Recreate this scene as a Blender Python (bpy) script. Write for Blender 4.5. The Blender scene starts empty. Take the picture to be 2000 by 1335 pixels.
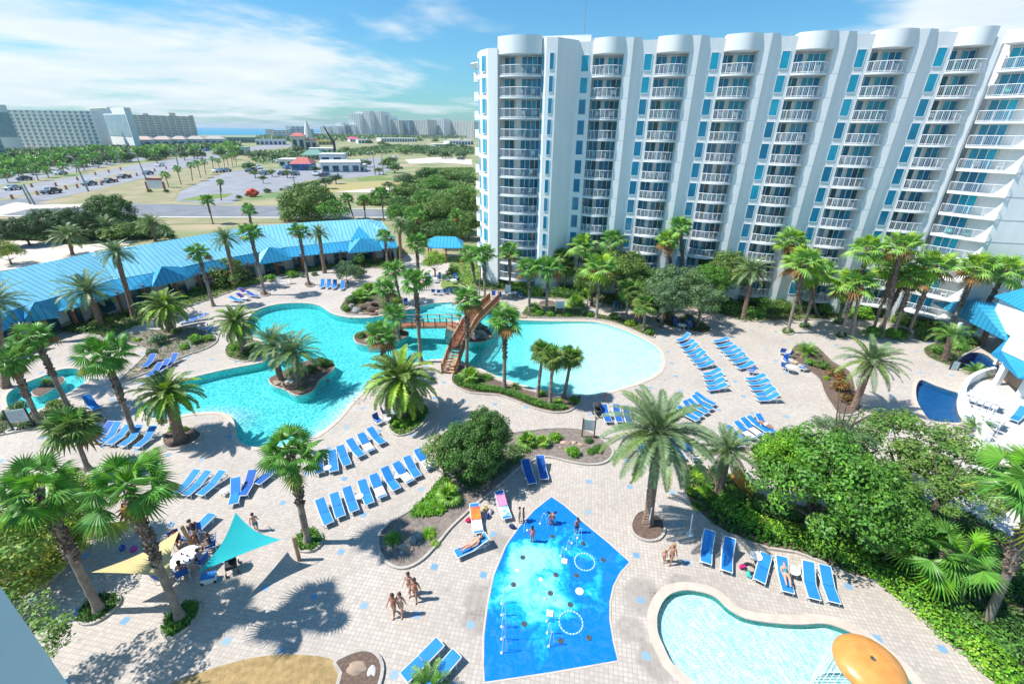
import bpy, bmesh, math, random
from math import sin, cos, tan, pi, radians, atan2, hypot, sqrt, exp
from mathutils import Vector, Matrix, Quaternion
from mathutils.geometry import tessellate_polygon
SC = bpy.context.scene
COL = SC.collection
rnd = random.Random(7)

# ------------------------------------------------------------------ camera
F, PITCH, ROLL, H = 880.0, radians(25.1), radians(0.8), 22.0
_f = Vector((0, cos(PITCH), -sin(PITCH))); _r0 = Vector((1, 0, 0)); _u0 = Vector((0, sin(PITCH), cos(PITCH)))
_r = _r0 * cos(ROLL) + _u0 * sin(ROLL); _u = _u0 * cos(ROLL) - _r0 * sin(ROLL)
cam_d = bpy.data.cameras.new('camera'); cam = bpy.data.objects.new('camera', cam_d); COL.objects.link(cam)
cam_d.sensor_width = 36; cam_d.lens = 36 * F / 2000; cam_d.clip_start = 0.1; cam_d.clip_end = 60000
m = Matrix((( _r.x, _u.x, -_f.x, 0), (_r.y, _u.y, -_f.y, 0), (_r.z, _u.z, -_f.z, H), (0, 0, 0, 1)))
cam.matrix_world = m
SC.camera = cam

# ------------------------------------------------------------------ light
SUN_EL, SUN_AZ = radians(55), radians(183.0)      # azimuth of the sun, counted from +X
sd = bpy.data.lights.new('sun', 'SUN'); sd.energy = 5.0; sd.angle = radians(0.5); sd.color = (1.0, 0.955, 0.9)
sun = bpy.data.objects.new('sun', sd); COL.objects.link(sun)
sdir = Vector((cos(SUN_EL) * cos(SUN_AZ), cos(SUN_EL) * sin(SUN_AZ), sin(SUN_EL)))
sun.rotation_euler = sdir.to_track_quat('Z', 'Y').to_euler(); sun.location = (-60, 0, 90)
W = bpy.data.worlds.new('World'); SC.world = W; W.use_nodes = True
nt = W.node_tree; nt.nodes.clear()
def N(t, **k):
    n = nt.nodes.new(t)
    for a, b in k.items():
        if a.startswith('i_'): n.inputs[a[2:].replace('_', ' ')].default_value = b
        else: setattr(n, a, b)
    return n
L = lambda a, b: nt.links.new(a, b)
sky = N('ShaderNodeTexSky', sky_type='NISHITA', sun_disc=False, sun_elevation=SUN_EL, sun_rotation=pi / 2 - SUN_AZ, ozone_density=2.5, dust_density=0.6, air_density=1.2)
tc = N('ShaderNodeTexCoord'); sep = N('ShaderNodeSeparateXYZ'); L(tc.outputs['Generated'], sep.inputs[0])
def M_(op, a, b=None, c=None, clamp=False):
    n = nt.nodes.new('ShaderNodeMath'); n.operation = op; n.use_clamp = clamp
    for i, v in enumerate((a, b, c)):
        if v is None: continue
        if isinstance(v, (int, float)): n.inputs[i].default_value = v
        else: L(v, n.inputs[i])
    return n.outputs[0]
zc = M_('MAXIMUM', sep.outputs[2], 0.0)
den = M_('ADD', zc, 0.10)
cx = M_('DIVIDE', sep.outputs[0], den); cy = M_('DIVIDE', sep.outputs[1], den)
cmb = N('ShaderNodeCombineXYZ'); L(cx, cmb.inputs[0]); L(cy, cmb.inputs[1])
nz = N('ShaderNodeTexNoise', i_Scale=0.55, i_Detail=9.0, i_Roughness=0.56, i_Distortion=0.25); L(cmb.outputs[0], nz.inputs['Vector'])
# clouds lie mostly low over the sea and high on the right
azr = M_('DIVIDE', sep.outputs[0], M_('MAXIMUM', sep.outputs[1], 0.05))   # tan of azimuth
def G_(x, c, w):      # gaussian bump
    d = M_('DIVIDE', M_('SUBTRACT', x, c), w); return M_('POWER', 2.718, M_('MULTIPLY', M_('MULTIPLY', d, d), -1.0))
elev = M_('DIVIDE', zc, M_('MAXIMUM', sep.outputs[1], 0.05))
left = M_('MULTIPLY', G_(azr, -0.95, 0.78), G_(elev, 0.10, 0.17))
right = M_('MULTIPLY', G_(azr, 0.98, 0.36), G_(elev, 0.24, 0.13))
leftup = M_('MULTIPLY', G_(azr, -1.45, 0.2), G_(elev, 0.34, 0.04))
cov = M_('ADD', M_('ADD', M_('MULTIPLY', left, 0.30), M_('MULTIPLY', right, 0.66)), M_('MULTIPLY', leftup, 0.10))
dens = M_('ADD', nz.outputs[0], cov)
mask = N('ShaderNodeMapRange', interpolation_type='SMOOTHSTEP'); L(dens, mask.inputs[0])
mask.inputs[1].default_value = 0.58; mask.inputs[2].default_value = 0.76; mask.inputs[4].default_value = 0.93
nz2 = N('ShaderNodeTexNoise', i_Scale=1.7, i_Detail=6.0); L(cmb.outputs[0], nz2.inputs['Vector'])
cl = N('ShaderNodeMix', data_type='RGBA'); L(nz2.outputs[0], cl.inputs[0])
cl.inputs['A'].default_value = (4.9, 6.0, 6.6, 1); cl.inputs['B'].default_value = (8.0, 8.3, 8.4, 1)
tint = N('ShaderNodeMix', data_type='RGBA', blend_type='MULTIPLY'); tint.inputs[0].default_value = 1.0
L(sky.outputs[0], tint.inputs['A']); tint.inputs['B'].default_value = (0.43, 0.88, 1.14, 1)
mx = N('ShaderNodeMix', data_type='RGBA'); L(mask.outputs[0], mx.inputs[0]); L(tint.outputs['Result'], mx.inputs['A']); L(cl.outputs['Result'], mx.inputs['B'])
bg = N('ShaderNodeBackground'); bg.inputs[1].default_value = 0.100; L(mx.outputs['Result'], bg.inputs[0])
wo = N('ShaderNodeOutputWorld'); L(bg.outputs[0], wo.inputs[0])
SC.view_settings.view_transform = 'Standard'; SC.view_settings.look = 'None'
SC.view_settings.exposure = 0.45; SC.view_settings.gamma = 1.0
SC.cycles.max_bounces = 8; SC.cycles.transparent_max_bounces = 12; SC.cycles.diffuse_bounces = 3
SC.cycles.glossy_bounces = 3; SC.cycles.transmission_bounces = 4; SC.cycles.volume_bounces = 0

# ------------------------------------------------------------------ pixel (2000 px wide photograph) to a point on the ground or at a height z
def ray(px, py): return _f + _r * ((px - 1000) / F) + _u * ((667.5 - py) / F)
def G(px, py, z=0.0):
    d = ray(px, py); t = (z - H) / d.z; return Vector((d.x * t, d.y * t, z))
def at_y(px, py, Y):
    d = ray(px, py); t = Y / d.y; return Vector((d.x * t, Y, H + d.z * t))
def GP(pts, z=0.0): return [G(x, y, z).xy for x, y in pts]

# ------------------------------------------------------------------ scene helpers
def tag(o, label=None, cat=None, group=None, kind=None):
    if label: o['label'] = label
    if cat: o['category'] = cat
    if group: o['group'] = group
    if kind: o['kind'] = kind
    return o
def thing(name, label, cat, loc=(0, 0, 0), rz=0.0, group=None, scale=None):
    o = bpy.data.objects.new(name, None); COL.objects.link(o); o.location = loc; o.rotation_euler = (0, 0, rz)
    o.empty_display_size = 0.3
    if scale is not None: o.scale = (scale,) * 3 if isinstance(scale, (int, float)) else scale
    return tag(o, label, cat, group)
def child(name, me, parent, loc=(0, 0, 0), rot=None, scale=None):
    o = bpy.data.objects.new(name, me); COL.objects.link(o); o.parent = parent; o.location = loc
    if rot is not None: o.rotation_euler = rot
    if scale is not None: o.scale = (scale,) * 3 if isinstance(scale, (int, float)) else scale
    return o
def copy_tree(o, parent=None):
    c = o.copy(); COL.objects.link(c)
    if parent is not None: c.parent = parent
    for ch in list(o.children): copy_tree(ch, c)
    return c

class MB:
    def __init__(s): s.v = []; s.f = []; s.m = []; s.mi = 0; s.M = None
    def add(s, vs, fs):
        b = len(s.v)
        if s.M is not None: vs = [s.M @ Vector(p) for p in vs]
        s.v.extend([tuple(p) for p in vs]); s.f.extend([tuple(i + b for i in f) for f in fs]); s.m.extend([s.mi] * len(fs)); return s
    def box(s, x0, x1, y0, y1, z0, z1):
        return s.add([(x0, y0, z0), (x1, y0, z0), (x1, y1, z0), (x0, y1, z0), (x0, y0, z1), (x1, y0, z1), (x1, y1, z1), (x0, y1, z1)],
                     [(0, 3, 2, 1), (4, 5, 6, 7), (0, 1, 5, 4), (1, 2, 6, 5), (2, 3, 7, 6), (3, 0, 4, 7)])
    def prism(s, poly, z0, z1, ztop=None, bottom=True):
        n = len(poly); P = [Vector((p[0], p[1])) for p in poly]
        a = sum(P[i].x * P[(i + 1) % n].y - P[(i + 1) % n].x * P[i].y for i in range(n))
        if a < 0: P.reverse(); ztop = list(reversed(ztop)) if ztop else None
        vs = [(p.x, p.y, z0) for p in P] + [(p.x, p.y, ztop[i] if ztop else z1) for i, p in enumerate(P)]
        fs = [(i, (i + 1) % n, n + (i + 1) % n, n + i) for i in range(n)]
        tri = tessellate_polygon([[Vector((p.x, p.y, 0)) for p in P]])
        for t in tri:
            q = [P[i] for i in t]; ar = (q[1] - q[0]).cross(q[2] - q[0])
            t = t if ar > 0 else tuple(reversed(t))
            fs.append(tuple(n + i for i in t))
            if bottom: fs.append(tuple(reversed(t)))
        return s.add(vs, fs)
    def tube(s, p0, p1, r0, r1=None, n=8, cap=True):
        p0, p1 = Vector(p0), Vector(p1); r1 = r0 if r1 is None else r1
        d = (p1 - p0); q = d.to_track_quat('Z', 'Y') if d.length > 1e-6 else Quaternion()
        vs = []
        for p, r in ((p0, r0), (p1, r1)):
            for k in range(n):
                a = 2 * pi * k / n; vs.append(p + q @ Vector((r * cos(a), r * sin(a), 0)))
        fs = [(k, (k + 1) % n, n + (k + 1) % n, n + k) for k in range(n)]
        if cap: fs += [tuple(reversed(range(n))), tuple(range(n, 2 * n))]
        return s.add(vs, fs)
    def path(s, pts, rs, n=6, cap=True):
        pts = [Vector(p) for p in pts]; vs = []
        for i, p in enumerate(pts):
            d = pts[min(i + 1, len(pts) - 1)] - pts[max(i - 1, 0)]; q = d.to_track_quat('Z', 'Y')
            r = rs[i] if isinstance(rs, (list, tuple)) else rs
            for k in range(n):
                a = 2 * pi * k / n; vs.append(p + q @ Vector((r * cos(a), r * sin(a), 0)))
        fs = []
        for i in range(len(pts) - 1):
            for k in range(n): fs.append((i * n + k, i * n + (k + 1) % n, (i + 1) * n + (k + 1) % n, (i + 1) * n + k))
        if cap: fs += [tuple(reversed(range(n))), tuple(range((len(pts) - 1) * n, len(pts) * n))]
        return s.add(vs, fs)
    def lathe(s, prof, n=24, c=(0, 0, 0)):
        vs = []; 
        for r, z in prof:
            for k in range(n): a = 2 * pi * k / n; vs.append((c[0] + r * cos(a), c[1] + r * sin(a), c[2] + z))
        fs = []
        for i in range(len(prof) - 1):
            for k in range(n): fs.append((i * n + k, i * n + (k + 1) % n, (i + 1) * n + (k + 1) % n, (i + 1) * n + k))
        return s.add(vs, fs)
    def blob(s, c, r, seed=0, amp=0.25, sub=2, sq=(1, 1, 1)):
        bm = bmesh.new(); bmesh.ops.create_icosphere(bm, subdivisions=sub, radius=1)
        rr = random.Random(seed); ks = [(Vector((rr.uniform(-1, 1), rr.uniform(-1, 1), rr.uniform(-1, 1))) * 2.2, rr.uniform(0, 6)) for _ in range(4)]
        vs = []
        for v in bm.verts:
            k = 1 + amp * sum(sin(v.co.dot(a) * 2 + b) for a, b in ks) / 3; p = v.co * k * r
            vs.append((c[0] + p.x * sq[0], c[1] + p.y * sq[1], c[2] + p.z * sq[2]))
        fs = [tuple(v.index for v in f.verts) for f in bm.faces]; bm.free(); return s.add(vs, fs)
    def mesh(s, name, mats, smooth=False):
        me = bpy.data.meshes.new(name); me.from_pydata(s.v, [], s.f)
        if not isinstance(mats, (list, tuple)): mats = [mats]
        for mm in mats: me.materials.append(mm)
        if len(mats) > 1: me.polygons.foreach_set('material_index', s.m)
        if smooth:
            me.polygons.foreach_set('use_smooth', [True] * len(me.polygons))
            try: me.set_sharp_from_angle(angle=radians(40))
            except Exception: pass
        me.update(); return me
    def obj(s, name, mats, parent=None, loc=(0, 0, 0), rot=None, smooth=False):
        o = bpy.data.objects.new(name, s.mesh(name, mats, smooth)); COL.objects.link(o)
        if parent is not None: o.parent = parent
        o.location = loc
        if rot is not None: o.rotation_euler = rot
        return o

# ------------------------------------------------------------------ materials
def newmat(name):
    mt = bpy.data.materials.new(name); mt.use_nodes = True; t = mt.node_tree; t.nodes.clear(); return mt, t
def mat(name, c1, c2=None, scale=6.0, rough=0.7, bump=0.0, bscale=None, metal=0.0, spec=0.5, detail=4.0, coat=0.0, world=True, isl=0.0, transl=0.0, emis=None, vs=None):
    """procedural principled: noise between two colours, optional bump, per-island variation, translucency"""
    mt, t = newmat(name); n = t.nodes; l = t.links
    out = n.new('ShaderNodeOutputMaterial'); p = n.new('ShaderNodeBsdfPrincipled')
    p.inputs['Roughness'].default_value = rough; p.inputs['Metallic'].default_value = metal; p.inputs['Specular IOR Level'].default_value = spec
    if coat: p.inputs['Coat Weight'].default_value = coat; p.inputs['Coat Roughness'].default_value = 0.05
    c2 = c2 or tuple(min(1, x * 0.82) for x in c1)
    tcn = n.new('ShaderNodeTexCoord'); src = tcn.outputs['Object']
    if world: g = n.new('ShaderNodeNewGeometry'); src = g.outputs['Position']
    no = n.new('ShaderNodeTexNoise'); no.inputs['Scale'].default_value = scale; no.inputs['Detail'].default_value = detail; 
    if vs: mpp = n.new('ShaderNodeMapping'); mpp.inputs['Scale'].default_value = vs; l.new(src, mpp.inputs[0]); l.new(mpp.outputs[0], no.inputs['Vector'])
    else: l.new(src, no.inputs['Vector'])
    mr = n.new('ShaderNodeMapRange'); mr.inputs[1].default_value = 0.33; mr.inputs[2].default_value = 0.67; l.new(no.outputs[0], mr.inputs[0])
    mx = n.new('ShaderNodeMix'); mx.data_type = 'RGBA'; l.new(mr.outputs[0], mx.inputs[0]); mx.inputs['A'].default_value = (*c1, 1); mx.inputs['B'].default_value = (*c2, 1)
    colr = mx.outputs['Result']
    if isl:
        gg = n.new('ShaderNodeNewGeometry'); hs = n.new('ShaderNodeHueSaturation'); l.new(colr, hs.inputs['Color'])
        m1 = n.new('ShaderNodeMapRange'); m1.inputs[3].default_value = 1 - isl; m1.inputs[4].default_value = 1 + isl; l.new(gg.outputs['Random Per Island'], m1.inputs[0]); l.new(m1.outputs[0], hs.inputs['Value'])
        m2 = n.new('ShaderNodeMapRange'); m2.inputs[3].default_value = 0.5 - 0.045 * isl; m2.inputs[4].default_value = 0.5 + 0.03 * isl
        fr = n.new('ShaderNodeMath'); fr.operation = 'FRACT'; mm = n.new('ShaderNodeMath'); mm.operation = 'MULTIPLY'; mm.inputs[1].default_value = 17.3
        l.new(gg.outputs['Random Per Island'], mm.inputs[0]); l.new(mm.outputs[0], fr.inputs[0]); l.new(fr.outputs[0], m2.inputs[0]); l.new(m2.outputs[0], hs.inputs['Hue'])
        colr = hs.outputs[0]
    l.new(colr, p.inputs['Base Color'])
    if emis: p.inputs['Emission Color'].default_value = (*emis, 1); p.inputs['Emission Strength'].default_value = 1
    if bump:
        nb = n.new('ShaderNodeTexNoise'); nb.inputs['Scale'].default_value = bscale or scale * 4; nb.inputs['Detail'].default_value = 3; l.new(src, nb.inputs['Vector'])
        bp = n.new('ShaderNodeBump'); bp.inputs['Strength'].default_value = min(1, bump); bp.inputs['Distance'].default_value = 0.05; l.new(nb.outputs[0], bp.inputs['Height']); l.new(bp.outputs[0], p.inputs['Normal'])
    if transl:
        tr = n.new('ShaderNodeBsdfTranslucent'); l.new(colr, tr.inputs[0]); ms = n.new('ShaderNodeMixShader'); ms.inputs[0].default_value = transl
        l.new(p.outputs[0], ms.inputs[1]); l.new(tr.outputs[0], ms.inputs[2]); l.new(ms.outputs[0], out.inputs[0])
    else: l.new(p.outputs[0], out.inputs[0])
    return mt

WALL = mat('white_stucco', (0.88, 0.88, 0.87), (0.80, 0.82, 0.82), scale=1.0, detail=6, vs=(1.4, 1.4, 0.12), rough=0.85, bump=0.15, bscale=20)
TRIM = mat('white_painted_trim', (0.82, 0.83, 0.83), (0.76, 0.78, 0.79), scale=2, rough=0.6)
RAILM = mat('white_railing_paint', (0.8, 0.82, 0.82), (0.74, 0.77, 0.78), scale=3, rough=0.45)
PLASTW = mat('white_resin', (0.80, 0.80, 0.78), (0.72, 0.73, 0.72), scale=5, rough=0.4)
CONC = mat('pale_concrete', (0.62, 0.60, 0.56), (0.52, 0.50, 0.47), scale=1.2, rough=0.9, bump=0.3, bscale=12)
CURB = mat('curb_concrete', (0.50, 0.46, 0.40), (0.38, 0.35, 0.31), scale=2.2, rough=0.9, bump=0.4, bscale=20)
COPING = mat('tan_coping', (0.62, 0.52, 0.43), (0.50, 0.42, 0.35), scale=2.0, rough=0.85, bump=0.2)
MULCH = mat('pine_mulch', (0.20, 0.135, 0.10), (0.11, 0.075, 0.058), scale=7, rough=0.95, bump=0.9, bscale=24)
PMULCH = mat('grey_mulch', (0.30, 0.25, 0.21), (0.17, 0.14, 0.12), scale=5, rough=0.95, bump=0.9, bscale=26)
DRYTURF = mat('dry_straw_turf', (0.46, 0.32, 0.14), (0.30, 0.21, 0.09), scale=4, rough=0.95, bump=1.0, bscale=18)
SAND = mat('white_sand', (0.66, 0.60, 0.52), (0.50, 0.44, 0.36), scale=0.15, rough=0.95, bump=0.3)
DRYG = mat('dry_grass', (0.38, 0.30, 0.19), (0.20, 0.23, 0.10), scale=0.12, rough=0.95, detail=8)
LAWN = mat('lawn_grass', (0.12, 0.20, 0.035), (0.20, 0.26, 0.06), scale=0.5, rough=0.9, bump=0.6, bscale=15, detail=8)
ASPH = mat('asphalt', (0.22, 0.235, 0.255), (0.16, 0.175, 0.195), scale=0.2, rough=0.9, bump=0.2, detail=8)
ASPHL = mat('bleached_asphalt', (0.30, 0.31, 0.33), (0.23, 0.24, 0.26), scale=0.15, rough=0.9, detail=8)
PAINTW = mat('road_paint', (0.75, 0.75, 0.72), rough=0.7)
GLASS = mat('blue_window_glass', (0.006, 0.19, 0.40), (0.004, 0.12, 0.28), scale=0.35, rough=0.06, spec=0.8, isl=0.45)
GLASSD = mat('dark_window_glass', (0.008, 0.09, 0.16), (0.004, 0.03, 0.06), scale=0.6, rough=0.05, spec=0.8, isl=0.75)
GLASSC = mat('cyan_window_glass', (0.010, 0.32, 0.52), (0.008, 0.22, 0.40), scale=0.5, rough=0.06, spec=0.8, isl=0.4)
ROOFB = None
WOODR = mat('red_cedar_wood', (0.34, 0.13, 0.065), (0.22, 0.08, 0.04), scale=3, rough=0.7, bump=0.3)
WOODL = mat('weathered_timber', (0.48, 0.31, 0.18), (0.36, 0.22, 0.12), scale=3, rough=0.75)
POSTM = mat('brown_post', (0.30, 0.12, 0.06), (0.2, 0.08, 0.04), scale=3, rough=0.8)
DARK = mat('dark_grey_matte', (0.06, 0.07, 0.08), (0.03, 0.035, 0.04), scale=1, rough=0.8)  # plain dark grey for a sign frame and the crane boom
ROCK = mat('tan_boulder', (0.50, 0.38, 0.27), (0.28, 0.20, 0.15), scale=1.8, rough=0.9, bump=0.8, bscale=6, detail=8)
ROCKG = mat('grey_boulder', (0.38, 0.37, 0.34), (0.2, 0.19, 0.18), scale=2.2, rough=0.9, bump=0.8, bscale=6, detail=8)
METALW = mat('brushed_aluminium', (0.72, 0.73, 0.73), (0.6, 0.62, 0.62), scale=5, rough=0.35, metal=0.4)
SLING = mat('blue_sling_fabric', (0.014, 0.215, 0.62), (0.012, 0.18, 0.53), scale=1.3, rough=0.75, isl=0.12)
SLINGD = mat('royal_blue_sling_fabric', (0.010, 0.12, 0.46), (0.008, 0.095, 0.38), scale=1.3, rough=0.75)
GREENT = mat('teal_resin', (0.08, 0.42, 0.42), rough=0.4)
BLACK = mat('black_fabric', (0.02, 0.022, 0.025), (0.04, 0.04, 0.045), scale=8, rough=0.8)
GREYP = mat('grey_metal_pole', (0.33, 0.35, 0.35), (0.25, 0.27, 0.27), scale=2, rough=0.5, metal=0.3)
TEALSAIL = mat('turquoise_sail_fabric', (0.015, 0.60, 0.62), (0.012, 0.54, 0.58), scale=1.0, rough=0.7, transl=0.25)
CREAMSAIL = mat('cream_sail_fabric', (0.80, 0.66, 0.32), (0.76, 0.62, 0.29), scale=1.0, rough=0.7, transl=0.3)
ORANGE = mat('orange_fibreglass', (0.72, 0.33, 0.085), (0.60, 0.26, 0.06), scale=2.5, detail=8, rough=0.34, coat=0.25)
TILEW = mat('pool_wall_tile', (0.30, 0.68, 0.66), (0.24, 0.60, 0.60), scale=8, rough=0.35)
PLASTER = mat('pool_plaster', (0.72, 0.77, 0.73), (0.66, 0.72, 0.69), scale=0.5, rough=0.8)
PLASTERD = mat('dark_pool_plaster', (0.03, 0.20, 0.32), (0.02, 0.14, 0.26), scale=0.5, rough=0.7)

# foliage
LF = {}
def leafmat(k, c1, c2, isl=0.4, rough=0.5, tr=0.25, scale=0.8): LF[k] = mat('foliage_' + k, c1, c2, scale=scale, rough=rough, isl=isl, transl=tr, spec=0.4)
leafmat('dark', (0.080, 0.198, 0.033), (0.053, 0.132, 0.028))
leafmat('mid', (0.126, 0.317, 0.038), (0.088, 0.224, 0.038))
leafmat('bright', (0.179, 0.429, 0.022), (0.099, 0.313, 0.022))
leafmat('lime', (0.351, 0.534, 0.032), (0.191, 0.395, 0.028))
leafmat('yellow', (0.351, 0.360, 0.044), (0.157, 0.255, 0.032))
leafmat('olive', (0.196, 0.304, 0.057), (0.119, 0.211, 0.048))
leafmat('autumn', (0.336, 0.277, 0.057), (0.165, 0.224, 0.043))
leafmat('blue', (0.149, 0.264, 0.123), (0.103, 0.198, 0.090))
leafmat('red', (0.320, 0.132, 0.048), (0.149, 0.119, 0.028))
leafmat('fan', (0.142, 0.356, 0.043), (0.088, 0.251, 0.043), isl=0.4, rough=0.38)
leafmat('fanlight', (0.283, 0.488, 0.087), (0.157, 0.360, 0.066), isl=0.4, rough=0.4)
leafmat('feather', (0.212, 0.317, 0.067), (0.134, 0.224, 0.052), isl=0.35, rough=0.4)
leafmat('featherblue', (0.20, 0.30, 0.13), (0.149, 0.238, 0.104), isl=0.3, rough=0.4)
leafmat('dead', (0.38, 0.20, 0.06), (0.26, 0.14, 0.05), isl=0.3, rough=0.8)
leafmat('far', (0.103, 0.198, 0.067), (0.072, 0.132, 0.052))
PINK = mat('pink_petals', (0.65, 0.16, 0.24), (0.5, 0.1, 0.2), scale=3, rough=0.6)
TRUNKG = mat('palm_trunk_grey', (0.34, 0.28, 0.23), (0.20, 0.16, 0.135), scale=2.5, rough=0.95, bump=0.8, bscale=14)
TRUNKB = mat('palm_boots_brown', (0.30, 0.23, 0.18), (0.12, 0.085, 0.07), scale=5, rough=0.95, bump=0.8, bscale=14, isl=0.45)
TRUNKD = mat('date_palm_bark', (0.33, 0.22, 0.16), (0.15, 0.10, 0.075), scale=6, rough=0.95, bump=1.0, bscale=10)
BARK = mat('tree_bark', (0.22, 0.17, 0.13), (0.12, 0.09, 0.07), scale=6, rough=0.95, bump=0.8)

# standing-seam roof: ribs along local direction, coordinates supplied per face through UV (u across the ribs)
def roofmat(name, c1, c2):
    mt, t = newmat(name); n = t.nodes; l = t.links
    out = n.new('ShaderNodeOutputMaterial'); p = n.new('ShaderNodeBsdfPrincipled'); l.new(p.outputs[0], out.inputs[0]); p.inputs['Roughness'].default_value = 0.42; p.inputs['Metallic'].default_value = 0.1
    uv = n.new('ShaderNodeUVMap'); sp = n.new('ShaderNodeSeparateXYZ'); l.new(uv.outputs[0], sp.inputs[0])
    mu = n.new('ShaderNodeMath'); mu.operation = 'MULTIPLY'; mu.inputs[1].default_value = 1 / 0.62; l.new(sp.outputs[0], mu.inputs[0])
    fr = n.new('ShaderNodeMath'); fr.operation = 'FRACT'; l.new(mu.outputs[0], fr.inputs[0])
    pp = n.new('ShaderNodeMath'); pp.operation = 'LESS_THAN'; pp.inputs[1].default_value = 0.16; l.new(fr.outputs[0], pp.inputs[0])
    g = n.new('ShaderNodeNewGeometry'); no = n.new('ShaderNodeTexNoise'); no.inputs['Scale'].default_value = 0.5; l.new(g.outputs['Position'], no.inputs['Vector'])
    mx = n.new('ShaderNodeMix'); mx.data_type = 'RGBA'; l.new(no.outputs[0], mx.inputs[0]); mx.inputs['A'].default_value = (*c1, 1); mx.inputs['B'].default_value = (*c2, 1)
    m2 = n.new('ShaderNodeMix'); m2.data_type = 'RGBA'; l.new(pp.outputs[0], m2.inputs[0]); l.new(mx.outputs['Result'], m2.inputs['A']); m2.inputs['B'].default_value = (c1[0] * 0.4, c1[1] * 0.5, c1[2] * 0.6, 1)
    l.new(m2.outputs['Result'], p.inputs['Base Color'])
    bp = n.new('ShaderNodeBump'); bp.inputs['Strength'].default_value = 0.8; bp.inputs['Distance'].default_value = 0.05; l.new(pp.outputs[0], bp.inputs['Height']); l.new(bp.outputs[0], p.inputs['Normal'])
    return mt
ROOFB = roofmat('blue_standing_seam', (0.045, 0.38, 0.62), (0.03, 0.32, 0.56))
ROOFP = roofmat('sky_sheen_standing_seam', (0.24, 0.59, 0.70), (0.17, 0.51, 0.65))  # sky reflection on the main roof put into the colour as paler blue

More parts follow.
